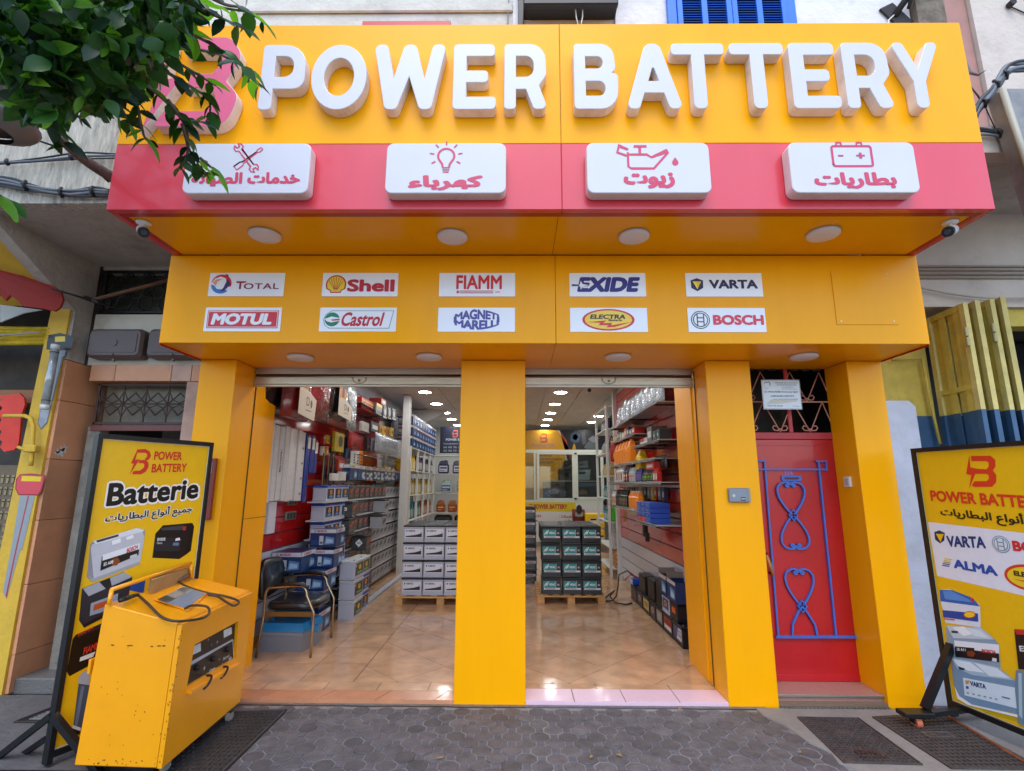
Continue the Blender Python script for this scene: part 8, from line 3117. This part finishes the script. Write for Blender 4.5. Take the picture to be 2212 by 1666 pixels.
def draw_left(p, w, h):
 f = p.px
 def F(x, y):
  return f(x*.5272, 1050+y*.5272)
 p.rect(.006, .006, w-.006, h-.006, PYEL, .5)
 # mark and name
 P_ = lambda pts, c, l: p.poly([F(*q) for q in pts], c, l)
 P_([(652, 138), (655, 140), (640, 190), (662, 186), (612, 262), (634, 208), (620, 206)], '#d7301f', 3)
 P_([(654, 140), (690, 138), (710, 150), (716, 170), (706, 188), (692, 194), (686, 184), (696, 176), (698, 164), (690, 156), (652, 156)], '#d7301f', 2)
 P_([(660, 190), (690, 190), (704, 202), (704, 224), (690, 246), (668, 258), (626, 258), (632, 243), (664, 240), (682, 226), (684, 210), (676, 205), (656, 205)], '#d7301f', 2)
 def T(s, x0, y0, x1, y1, hgt, c, l=3, off=.03, ar=False):
  """writing whose baseline runs from (x0, y0) to (x1, y1) in the picture"""
  A_, B_ = F(x0, y0), F(x1, y1)
  H_ = F(x0, y0-hgt)
  g_, fs_, as_, nf = glyphs(arabic(s) if ar else s, off, 1.)
  out, of = [], []
  for k_, fc in enumerate(fs_):
   of.append([len(out)+j for j in range(len(fc))])
   for i_ in fc:
    u_, v_ = g_[i_]
    x_ = A_[0]+(B_[0]-A_[0])*u_ + (H_[0]-A_[0])*0
    y_ = A_[1]+(B_[1]-A_[1])*u_ + (H_[1]-A_[1])*v_
    out.append(p.P(x_, y_, l+.09*(k_//nf)+.02*(k_ % 3)))
  p.mb.add(out, of, ink(c))
 T('POWER', 728, 190, 860, 192, 42, '#d7301f', 3, .03)
 T('BATTERY', 716, 250, 882, 246, 42, '#d7301f', 3, .03)
 T('Batterie', 490, 422, 944, 380, 132, '#f6f4ee', 1.2, .085)
 T('Batterie', 500, 412, 936, 372, 112, '#0a0a0a', 3, .036)
 T('جميع أنواع البطاريات', 488, 508, 912, 452, 70, '#f2eee0', 1.2, .085, True)
 T('جميع أنواع البطاريات', 493, 502, 908, 450, 62, '#1d1d2b', 3, .03, True)
 # silver battery
 P_([(428, 590), (440, 575), (650, 512), (688, 520), (684, 560), (662, 682), (436, 770), (410, 745)], '#8f9195', 1)
 P_([(430, 610), (436, 590), (676, 528), (684, 560), (662, 682), (445, 768)], '#c2c5cb', 2)
 P_([(440, 575), (650, 512), (686, 522), (676, 530), (452, 590)], '#dfe2e6', 3)
 P_([(455, 572), (560, 542), (562, 552), (460, 582)], '#3a3c40', 4)
 P_([(528, 574), (570, 560), (572, 580), (532, 594)], '#f0f1f3', 4.5)
 P_([(596, 556), (630, 544), (634, 560), (600, 570)], '#f0f1f3', 4.5)
 P_([(482, 648), (660, 590), (656, 640), (474, 716)], '#17181b', 4)
 P_([(486, 640), (662, 584), (660, 612), (484, 668)], '#e8e9ec', 5)
 T('BOSCH', 598, 632, 650, 612, 22, '#c8323c', 6, .04)
 P_([(530, 660), (556, 652), (568, 668), (552, 690), (530, 690), (526, 672)], '#8a4a22', 5)
 T('S5 A08', 488, 694, 534, 680, 16, '#e9e9e9', 6, .03)
 P_([(616, 644), (648, 634), (646, 650), (614, 658)], '#c9cdd2', 6)
 P_([(412, 736), (440, 770), (662, 684), (660, 672), (440, 752)], '#a3a6ac', 3)
 # black battery
 P_([(736, 540), (772, 500), (912, 488), (920, 504), (904, 620), (880, 640), (850, 660), (722, 654)], '#0f1013', 1)
 P_([(764, 512), (870, 500), (868, 522), (766, 524)], '#3b4048', 2)
 P_([(866, 506), (882, 504), (880, 524), (866, 524)], '#b5302c', 3)
 P_([(736, 560), (858, 560), (850, 622), (730, 622)], '#20252c', 2)
 T('EXIDE', 744, 574, 782, 572, 14, '#d8d8d8', 4, .05)
 T('Classic', 742, 588, 768, 588, 9, '#d8d8d8', 4, .02)
 P_([(832, 562), (850, 558), (854, 570), (830, 574)], '#e3e3e3', 4)
 P_([(820, 582), (848, 582), (846, 596), (818, 596)], '#5e7a96', 4)
 P_([(904, 520), (920, 504), (904, 620), (880, 640)], '#08090b', 3)
 # dark grey battery behind the handle
 P_([(388, 800), (586, 722), (628, 745), (600, 880), (398, 986), (374, 950)], '#2a2f38', 1)
 P_([(392, 800), (590, 722), (626, 745), (420, 836)], '#a7adb4', 2)
 P_([(430, 870), (560, 822), (552, 890), (424, 930)], '#9aa6b2', 3)
 P_([(446, 876), (520, 850), (512, 880), (440, 905)], '#c2572a', 4)
 P_([(470, 768), (520, 748), (530, 790), (500, 800)], '#22262c', 3)
 P_([(372, 920), (400, 985), (600, 880), (598, 868), (398, 968)], '#14171c', 3)
 P_([(620, 772), (690, 758), (680, 822), (614, 808)], '#1b4fa0', 2)
 # black battery with red letters
 P_([(344, 1040), (360, 1018), (560, 930), (560, 1090), (330, 1216), (316, 1195)], '#0c0c0e', 1)
 P_([(362, 1020), (560, 932), (560, 950), (372, 1034)], '#25282d', 2)
 T('FIAMM', 392, 1116, 468, 1082, 34, '#d43a2a', 4, .03)
 T('FIAMM', 368, 1028, 440, 992, 14, '#d43a2a', 4, .03)
 P_([(380, 1126), (452, 1098), (440, 1124), (376, 1146)], '#e6e6e6', 3)
 # filter tube
 P_([(372, 1222), (392, 1196), (430, 1180), (420, 1260), (370, 1250)], '#aab4c0', 2)
 P_([(372, 1250), (424, 1258), (386, 1470), (346, 1456)], '#46566a', 2)
 P_([(384, 1262), (400, 1262), (366, 1452), (352, 1450)], '#6c7f97', 3)
 P_([(344, 1446), (384, 1460), (380, 1476), (342, 1462)], '#dfe4ea', 3)
 P_([(342, 1462), (382, 1476), (376, 1492), (356, 1492)], '#15171a', 3)
t1_, a_, d_, n_, L_ = poster('standing_poster', 'tall yellow battery poster in a black frame behind the charger cabinet', (-2.69, -.89), (-2.395, -.21), .085, 1.915, 1, draw_left)
# feet of the stand
m = MB()
def foot(p0, p1, r=.020, nm='brace', t=t1_):
 m = MB()
 p0, p1 = Vector(p0), Vector(p1)
 dd_ = (p1-p0).normalized()
 sx = dd_.cross(Vector((0, 0, 1)))
 if sx.length < .1:
  sx = Vector((1, 0, 0))
 sx.normalize()
 sy = dd_.cross(sx)
 q = [p0+sx*r+sy*r, p0-sx*r+sy*r, p0-sx*r-sy*r, p0+sx*r-sy*r]
 m.prism(q, p1-p0, FRM)
 m.obj(nm, t)
base = Vector((a_.x-.02, a_.y, .42)) + d_*-.01
foot(at(133, 1788, Y=-.93), at(255, 1940, Y=-.97).lerp(at(133, 1788, Y=-.93), -.02), .018)
foot(at(130, 1788, Y=-.90), at(-20, 1905, Y=-.80), .016)
foot(at(118, 1845, Y=-.85), at(45, 1895, Y=-.70), .014)
m = MB()
m.box(-3.6, -2.2, -1.06, -.98, .0, .03, FRM, .004)
m.obj('foot_bar', t1_)

def draw_right(p, w, h):
 f = p.px
 def F(x, y):
  return f(2200+x*.527, 1050+y*.527)
 P_ = lambda pts, c, l: p.poly([F(*q) for q in pts], c, l)
 p.rect(.004, .004, w-.004, h-.004, PYEL, .5)
 def T(s, x0, y0, x1, y1, hgt, c, l=3, off=.03, ar=False):
  A_, B_ = F(x0, y0), F(x1, y1)
  H_ = F(x0, y0-hgt)
  g_, fs_, as_, nf = glyphs(arabic(s) if ar else s, off, 1.)
  out, of = [], []
  for k_, fc in enumerate(fs_):
   of.append([len(out)+j for j in range(len(fc))])
   for i_ in fc:
    u_, v_ = g_[i_]
    out.append(p.P(A_[0]+(B_[0]-A_[0])*u_, A_[1]+(B_[1]-A_[1])*u_+(H_[1]-A_[1])*v_, l+.09*(k_//nf)+.02*(k_ % 3)))
  p.mb.add(out, of, ink(c))
 P_([(425, 164), (430, 225), (464, 232), (424, 326), (434, 262), (410, 256)], '#dd3a1f', 3)
 P_([(432, 171), (525, 170), (548, 190), (549, 222), (535, 240), (505, 236), (516, 222), (516, 204), (506, 196), (434, 196)], '#dd3a1f', 2)
 P_([(462, 232), (505, 234), (536, 240), (553, 262), (552, 296), (532, 318), (450, 318), (436, 312), (448, 291), (508, 290), (518, 278), (516, 262), (506, 256), (452, 256)], '#dd3a1f', 2.5)
 T('POWER BATTERY', 244, 385, 800, 428, 52, '#dd3a1f', 3, .04)
 T('جميع أنواع البطاريات', 292, 468, 890, 540, 62, '#2c2412', 3, .035, True)
 P_([(228, 484), (1100, 585), (1100, 930), (272, 740)], '#e6e6ee', 1)
 # emblem and names on the white band
 P_([(258, 532), (282, 524), (308, 536), (306, 572), (286, 586), (262, 568)], '#1c3057', 2)
 P_([(266, 540), (304, 542), (288, 580)], '#f1c40f', 3)
 T('VARTA', 322, 602, 505, 610, 52, '#1f3a73', 3, .04)
 q0, q1 = F(575, 590), F(618, 590)
 armature_mark(p, q0[0], q0[1], abs(q1[0]-q0[0]), '#7c93a5', 3, '#dfe4ea')
 T('BOSCH', 634, 622, 900, 650, 50, '#d42f33', 3, .05)
 for k_, c in enumerate(('#e6c23a', '#e6c23a', '#9aa04a', '#2b4f9c', '#2b4f9c')):
  P_([(308-3*k_, 655+8*k_), (342-3*k_, 661+8*k_), (341-3*k_, 666+8*k_), (306-3*k_, 660+8*k_)], c, 2)
 T('ALMA', 352, 702, 562, 742, 42, '#1f4fa8', 3, .05)
 el = [(590+120*(1+math.cos(t_)), 750+62*math.sin(t_)+20*math.cos(t_)) for t_ in [2*math.pi*i/28 for i in range(28)]]
 P_(el, '#d8402a', 2)
 P_([(710+(x-710)*.88, 752+(y-752)*.8) for x, y in el], '#f3cf2e', 3)
 T('ELECTRA', 638, 738, 800, 765, 24, '#2b2320', 5, .05)
 P_([(630, 752), (700, 765), (690, 757), (720, 770), (800, 786), (720, 778)], '#d8402a', 5)
 # blue-topped battery
 P_([(284, 806), (330, 802), (470, 872), (476, 886), (478, 985), (312, 962), (300, 900), (288, 860)], '#dfe3ec', 2)
 P_([(284, 806), (345, 808), (440, 845), (476, 885), (288, 860)], '#2766b8', 3)
 P_([(300, 812), (340, 812), (420, 850), (440, 866), (310, 850)], '#5b92d6', 4)
 P_([(298, 902), (466, 918), (468, 958), (302, 936)], '#254a9c', 4)
 P_([(430, 845), (446, 848), (448, 866), (434, 864)], '#d0302a', 5)
 e2 = [(427+29*math.cos(t_), 924+17*math.sin(t_)) for t_ in [2*math.pi*i/20 for i in range(20)]]
 P_(e2, '#d8402a', 5)
 P_([(427+(x-427)*.85, 924+(y-924)*.78) for x, y in e2], '#f3cf2e', 6)
 P_([(304, 940), (356, 946), (356, 952), (306, 946)], '#d0405a', 5)
 # silver battery, dark label
 P_([(314, 975), (480, 985), (545, 1040), (566, 1066), (574, 1172), (356, 1150), (330, 1110), (318, 1040)], '#8da3b5', 3.5)
 P_([(316, 975), (480, 986), (545, 1042), (350, 1035)], '#c3d2dc', 4.5)
 P_([(345, 985), (400, 980), (440, 1015), (400, 1025)], '#eef3f6', 5)
 P_([(410, 985), (480, 1000), (520, 1035), (450, 1025)], '#dce6ec', 5)
 P_([(340, 1000), (372, 1002), (372, 1012), (342, 1010)], '#20262c', 5.5)
 P_([(354, 1046), (566, 1066), (568, 1112), (356, 1096)], '#e9edf2', 5)
 P_([(356, 1080), (566, 1108), (568, 1150), (360, 1124)], '#15161a', 6)
 P_([(358, 1074), (450, 1082), (450, 1130), (360, 1122)], '#15161a', 6.5)
 T('S5 A11', 368, 1094, 410, 1098, 13, '#e3e3e3', 7.5, .03)
 P_([(414, 1098), (440, 1094), (456, 1108), (444, 1124), (418, 1120)], '#7c3d22', 7)
 T('BOSCH', 488, 1104, 552, 1112, 17, '#c8323c', 7.5, .05)
 P_([(536, 1128), (556, 1132), (556, 1148), (534, 1144)], '#d8dde2', 7)
 # lowest battery
 P_([(338, 1124), (430, 1142), (560, 1170), (640, 1235), (660, 1262), (662, 1395), (430, 1350), (370, 1310), (350, 1250)], '#7595b0', 5)
 P_([(338, 1126), (430, 1144), (560, 1172), (640, 1236), (440, 1210), (370, 1180)], '#a9c2d4', 6)
 P_([(346, 1134), (430, 1150), (500, 1200), (420, 1190), (372, 1165)], '#e6eef4', 7)
 P_([(450, 1152), (556, 1178), (620, 1226), (520, 1214)], '#dbe7ef', 7)
 P_([(372, 1170), (404, 1178), (404, 1188), (380, 1184)], '#1f2b36', 8)
 P_([(396, 1222), (654, 1272), (656, 1370), (404, 1306)], '#d3e2ec', 7)
 P_([(406, 1236), (428, 1236), (424, 1252), (412, 1254)], '#c99a3a', 8.5)
 T('VARTA', 432, 1260, 508, 1278, 22, '#28406c', 8.5, .05)
 P_([(410, 1262), (424, 1264), (424, 1277), (412, 1275)], '#34508c', 8.5)
 for k_ in range(6):
  P_([(414+27*k_, 1290+6*k_), (426+27*k_, 1293+6*k_), (426+27*k_, 1300+6*k_), (414+27*k_, 1297+6*k_)], '#7f94a6', 8.5)
 P_([(580, 1310), (620, 1320), (620, 1326), (582, 1316)], '#45566a', 8.5)
 P_([(356, 1262), (380, 1310), (440, 1350), (662, 1400), (662, 1412), (420, 1352), (370, 1322)], '#e8f0f5', 8)
 P_([(470, 1362), (662, 1406), (683, 1440), (500, 1390)], '#c9a91a', 2)
 # bottles at the right
 P_([(640, 992), (700, 996), (760, 1010), (760, 1190), (660, 1182)], '#14151a', 8)
 P_([(640, 992), (700, 996), (700, 1020), (652, 1018)], '#c22c2a', 9)
 T('ELF', 668, 1098, 730, 1102, 26, '#d9d9d9', 10, .04)
 P_([(648, 1186), (760, 1196), (760, 1480), (660, 1440), (644, 1280)], '#6d8696', 9)
 P_([(660, 1200), (676, 1202), (680, 1420), (664, 1400)], '#a9c0cc', 10)
t2_, a2, d2, n2, L2 = poster('rolling_poster', 'wide yellow battery poster in a black frame on castors, cropped at the picture edge', (3.06, -.185), (3.27, -1.33), .125, 1.89, 1, draw_right)
foot(at(2378, 1612, Y=-.23), at(2312, 1772, Y=-.28), .022, 'brace', t2_)
c_ = at(2300, 1781, Y=-.32)
m = MB()
q = [at(2262, 1768, Y=-.27), at(2355, 1768, Y=-.22)]
m.box(2.60, 2.80, -.36, -.26, .075, .105, FRM, .004)
m.obj('foot_plate', t2_)
m = MB()
m.prism([(2.80, -.34, .075), (3.35, -.20, .075), (3.35, -.15, .075), (2.80, -.29, .075)], (0, 0, .03), FRM)
m.obj('foot_bar', t2_)
def castor(x, y, t):
 m = MB()
 m.cyl((x-.018, y, .036), (x+.018, y, .036), .036, m=pl('castor_orange', '#c4694a', .45), n=22)
 w_ = m.obj('wheel', t)
 m = MB()
 m.cyl((x-.024, y, .036), (x+.024, y, .036), .012, m=STEEL, n=12)
 m.box(x-.028, x-.020, y-.02, y+.03, .03, .075, BLACK, .003)
 m.box(x+.020, x+.028, y-.02, y+.03, .03, .075, BLACK, .003)
 m.box(x-.03, x+.03, y-.03, y+.04, .064, .074, BLACK, .003)
 m.obj('fork', w_)
castor(2.70, -.31, t2_)
castor(3.5, -.1, t2_)
# litter and dry leaves
for i, (a_, b_) in enumerate(((1478, 1892), (1548, 1888), (1381, 1708), (370, 1842), (2000, 1880), (1700, 1772), (1345, 1714), (1100, 1895))):
 p_ = at(a_, b_, Z=.012)
 zz = .012 if p_.y < 0 else .034
 p_ = at(a_, b_, Z=zz)
 s_, an = random.uniform(.016, .026), random.uniform(0, 6)
 m = MB()
 pts = [(-1, 0, 0), (-.4, .32, .1), (.3, .36, .16), (1, 0, .05), (.3, -.36, .12), (-.4, -.3, .06)]
 m.add([(p_.x+s_*(x*math.cos(an)-y*math.sin(an)), p_.y+s_*(x*math.sin(an)+y*math.cos(an)), zz+s_*z_) for x, y, z_ in pts] + [(p_.x, p_.y, zz)], [(0, 1, 6), (1, 2, 6), (2, 3, 6), (3, 4, 6), (4, 5, 6), (5, 0, 6)], mat('dry_leaf', '#9a7a3c', .7, var=.2))
 m.obj('dry_leaf', None, ['curled dry leaf on the pavers near the bottom edge', 'second dry leaf lying right of the curled one near the bottom edge', 'dry leaf on the tiled floor inside the right doorway', 'pale scrap lying by the poster stand foot', 'dry leaf on the concrete beside the iron cover', 'tiny dry leaf in front of the letterbox pillar', 'dry leaf at the foot of the middle pillar', 'small dry leaf on the pavers below the middle pillar'][i], 'leaf', 'dry leaves and scraps on the ground')

# ------------------------------------------------------------------ the tree
def leafmat(n, c, tr=.35):
 m = bpy.data.materials.new(n)
 m.use_nodes = True
 nt = m.node_tree
 b = nt.nodes['Principled BSDF']
 b.inputs['Roughness'].default_value = .38
 b.inputs['Specular IOR Level'].default_value = .35
 geo = nt.nodes.new('ShaderNodeTexCoord')
 no = nt.nodes.new('ShaderNodeTexNoise')
 no.inputs['Scale'].default_value = 7
 nt.links.new(geo.outputs['Object'], no.inputs[0])
 mx = nt.nodes.new('ShaderNodeMix')
 mx.data_type = 'RGBA'
 c = lin(c)
 mx.inputs[6].default_value = (*[x*.6 for x in c], 1)
 mx.inputs[7].default_value = (*[min(1, x*1.5) for x in c], 1)
 nt.links.new(no.outputs[0], mx.inputs[0])
 nt.links.new(mx.outputs[2], b.inputs['Base Color'])
 t = nt.nodes.new('ShaderNodeBsdfTranslucent')
 t.inputs[0].default_value = (c[0]*2.4, c[1]*2.4, c[2]*.9, 1)
 ms = nt.nodes.new('ShaderNodeMixShader')
 ms.inputs[0].default_value = tr
 nt.links.new(b.outputs[0], ms.inputs[1])
 nt.links.new(t.outputs[0], ms.inputs[2])
 nt.links.new(ms.outputs[0], nt.nodes['Material Output'].inputs[0])
 return m
LM = [leafmat('leaf_green', '#28521a', .22), leafmat('leaf_deep', '#18361c', .12), leafmat('leaf_fresh', '#55882a', .45)]
BARK = mat('branch_bark', '#6d6259', .85, var=.2, scale=20, bump=.5, bscale=50)
tree = thing('street_tree', 'leafy green street tree whose branches hang over the left end of the sign', 'tree', (-3.6, -2.4, 0))
def leafgeo(L_, W2, curl, fold):
 """pointed oval leaf along +Y, a shallow trough with a drooping tip"""
 prof = [(0, 0), (.12, .55), (.35, 1.0), (.6, .92), (.82, .5), (1, 0)]
 vs = []
 for t_, w_ in prof:
  y = L_*t_
  z = -curl*L_*t_*t_
  vs += [(-W2*w_, y, z+fold*W2*w_), (0, y, z), (W2*w_, y, z+fold*W2*w_)]
 fs = []
 for i in range(len(prof)-1):
  for j in (0, 1):
   a = i*3+j
   fs.append((a, a+1, a+4, a+3))
 return vs, fs
leafproto = []
for i in range(6):
 vs, fs = leafgeo(.060+.007*(i % 4), .015+.003*(i % 3), .08+.12*(i % 2), .28)
 m = MB()
 m.add(vs, fs, LM[[0, 1, 0, 2, 1, 0][i]], True)
 m.keep = True
 leafproto.append(m)
place_leaves = []
def rnd_basis(drop=.6):
 d = Vector((random.gauss(0, 1), random.gauss(0, .8), random.gauss(-drop, .7))).normalized()
 u = Vector((random.gauss(0, 1), random.gauss(0, 1), random.gauss(.4, 1)))
 z = (u - d*u.dot(d)).normalized()
 x = d.cross(z)
 return Matrix((x, d, z)).transposed()
# dense part of the crown seen in the picture
def inside(x, y, poly):
 c = False
 for i in range(len(poly)):
  x1, y1 = poly[i-1]
  x2, y2 = poly[i]
  if (y1 > y) != (y2 > y) and x < (x2-x1)*(y-y1)/(y2-y1)+x1:
   c = not c
 return c
mass = [(-60, -60), (490, -60), (500, 20), (470, 60), (440, 100), (410, 140), (385, 180), (360, 215), (320, 238), (290, 235), (260, 275), (215, 262), (165, 268), (140, 295), (95, 268), (60, 290), (45, 240), (60, 180), (10, 165), (-60, 170)]
cnt = 0
while cnt < 2700:
 x, y = random.uniform(-60, 560), random.uniform(-60, 330)
 if not inside(x, y, mass):
  continue
 dist = random.uniform(1.75, 2.75)
 p = Vector((CAMX, -CAMD, CAMH)) + ray(x, y).normalized()*(dist+.45)
 place_leaves.append((p, rnd_basis()))
 cnt += 1
strands = [
 [(400, -10), (500, 5), (560, 20), (610, 28), (640, 38), (664, 62)],
 [(480, 10), (530, 35), (575, 55), (610, 72)],
 [(420, 60), (500, 95), (560, 130), (600, 160), (628, 195), (650, 215)],
 [(430, 120), (500, 125), (560, 140), (610, 168), (632, 180)],
 [(400, 170), (450, 200), (490, 225), (520, 245), (525, 280), (515, 305)],
 [(350, 200), (400, 240), (440, 280), (465, 320), (472, 370), (490, 400), (503, 425), (515, 440)],
 [(300, 210), (340, 260), (350, 300), (360, 340), (368, 352)],
 [(60, 230), (100, 280), (130, 310), (150, 345), (172, 372)],
 [(260, 230), (300, 270), (320, 300), (330, 330)],
 [(420, 250), (450, 290), (470, 300), (500, 305)],
 [(380, 120), (450, 160), (500, 190), (540, 215)],
 [(500, -20), (560, 10), (600, 18), (625, 30)],
 [(160, 240), (200, 270), (205, 290)],
 [(455, 310), (470, 370), (462, 400), (452, 425)],
 [(-30, 470), (0, 490), (20, 500), (40, 508)],
 [(500, 395), (530, 420), (540, 432)],
]
twigs = MB()
for s_ in strands:
 d0 = random.uniform(2.0, 2.5)
 P_ = [Vector((CAMX, -CAMD, CAMH)) + ray(*q).normalized()*(d0+.45+.03*i) for i, q in enumerate(s_)]
 S_p = smooth(P_, 4)
 twigs.tube(S_p, [.006*(1-.7*i/len(S_p))+.0012 for i in range(len(S_p))], BARK, 5)
 tot = sum((b-a).length for a, b in zip(S_p, S_p[1:]))
 nl = max(4, int(tot/.023))
 for k_ in range(nl):
  u = (k_+.5)/nl*(len(S_p)-1)
  i = int(u)
  p = S_p[i].lerp(S_p[min(i+1, len(S_p)-1)], u-i)
  t_ = (S_p[min(i+1, len(S_p)-1)]-S_p[i]).normalized()
  sd = (1 if k_ % 2 else -1)
  d = (t_*.6 + Vector((sd*.6, random.gauss(0, .4), -.35+random.gauss(0, .3)))).normalized()
  up = Vector((random.gauss(0, .5), -.7+random.gauss(0, .4), .7))
  z = (up - d*up.dot(d)).normalized()
  place_leaves.append((p, Matrix((d.cross(z), d, z)).transposed()*.98))
twigs.obj('twigs', tree, kind='stuff')
oc = Vector((CAMX, -CAMD, CAMH))
place_leaves.sort(key=lambda q: (q[0]-oc).length)
protos_o = []
for i, (p, M) in enumerate(place_leaves[:296]):
 k_ = random.randrange(6)
 if i < 6:
  k_ = i
  o = leafproto[k_].obj('leaf', tree)
  protos_o.append(o)
 else:
  o = protos_o[k_].copy()
  COL.objects.link(o)
 s_ = random.uniform(.7, 1.3)
 o.matrix_basis = Matrix.Translation(p - tree.location) @ M.to_4x4() @ Matrix.Scale(s_, 4)
lm = MB()
lm.keep = True
for p, M in place_leaves[296:]:
 k_ = random.randrange(6)
 src = leafproto[k_]
 s_ = random.uniform(.7, 1.35)
 lm.add([p + M @ (Vector(v)*s_) for v in src.v], src.f, src.mats[0], True)
# the rest of the crown above and to the left, beyond the frame
for i in range(2600):
 while True:
  q = Vector((random.uniform(-1, 1), random.uniform(-1, 1), random.uniform(-1, 1)))
  if q.length < 1:
   break
 p = Vector((-3.2+q.x*1.5, -2.5+q.y*1.25, 4.75+q.z*1.15))
 d = p - oc
 # keep out of the part of the view that the photograph shows clear
 cx_ = d.dot(_rt)/d.dot(_fw)*F_PX+1106
 cy_ = 833 - d.dot(_up)/d.dot(_fw)*F_PX
 if d.dot(_fw) > 0 and cx_ > -40 and cy_ > -30 and cx_ < 2300:
  continue
 src = leafproto[random.randrange(6)]
 M = rnd_basis()
 lm.add([p + M @ (Vector(v)*1.15) for v in src.v], src.f, src.mats[0], True)
lm.obj('leaf_mass', tree, kind='stuff')
m = MB()
m.tube([(-4.6, -2.6, -.02), (-4.55, -2.6, .8), (-4.4, -2.55, 2.0), (-4.15, -2.5, 3.0), (-3.8, -2.45, 3.8), (-3.4, -2.4, 4.6), (-3.1, -2.4, 5.3)], [.15, .12, .11, .10, .085, .05, .02], BARK, 12)
m.obj('trunk', tree)
br = [[(-3.95, -2.45, 3.4), (-3.3, -2.4, 3.75), (-2.6, -2.35, 3.95), (-2.0, -2.3, 4.0), (-1.5, -2.2, 3.9)], [(-3.6, -2.42, 4.2), (-2.9, -2.3, 4.3), (-2.1, -2.2, 4.3)], [(-3.9, -2.4, 3.6), (-4.0, -1.8, 4.4), (-3.9, -1.5, 5.2)]]
for b_ in br:
 m = MB()
 m.tube(smooth([Vector(q) for q in b_]), [.04*(1-.8*i/(4*(len(b_)-1))) for i in range(4*(len(b_)-1)+1)], BARK, 8)
 m.obj('limb', tree)
# bare branch that comes down behind the sign end
m = MB()
P_ = [at(150, 345, Y=-1.6), at(180, 375, Y=-1.4), at(215, 402, Y=-1.25), at(250, 425, Y=-1.12), at(300, 455, Y=-1.0)]
m.tube(smooth(P_), [.022+.0012*i for i in range(17)], BARK, 8)
m.tube([at(190, 385, Y=-1.35), at(240, 425, Y=-1.15), at(272, 455, Y=-1.05)], .008, BARK, 6)
m.obj('limb', tree)
# wicker lamp shade hidden in the leaves
t = thing('woven_cover', 'dark woven round cover half hidden in the leaves at the left edge', 'cover', at(20, 260, Y=-1.9))
m = MB()
c0 = at(-15, 250, Y=-1.9)
m.lathe(c0-Vector((0, 0, .16)), [(0, 0), (.10, .01), (.17, .06), (.19, .14), (.17, .24), (.10, .30), (0, .32)], mat('woven_brown', '#4a4038', .7, var=.6, scale=60, bump=.8, bscale=70), 24)
m.obj('shell', t)
m = MB()
m.lathe(c0-Vector((0, 0, .185)), [(.10, 0), (.185, .05), (.20, .07), (.19, .075), (.1, .03)], pl('cover_rim', '#6b6a68', .4), 24)
m.obj('rim', t)
m = MB()
m.tube([at(-20, 300, Y=-1.5), at(40, 325, Y=-1.5), at(90, 350, Y=-1.45), at(135, 365, Y=-1.4)], .006, IRON_D, 6)
m.obj('overhead_wire', None, 'thin dark wire running from the left edge down to the bare branch', 'wire')
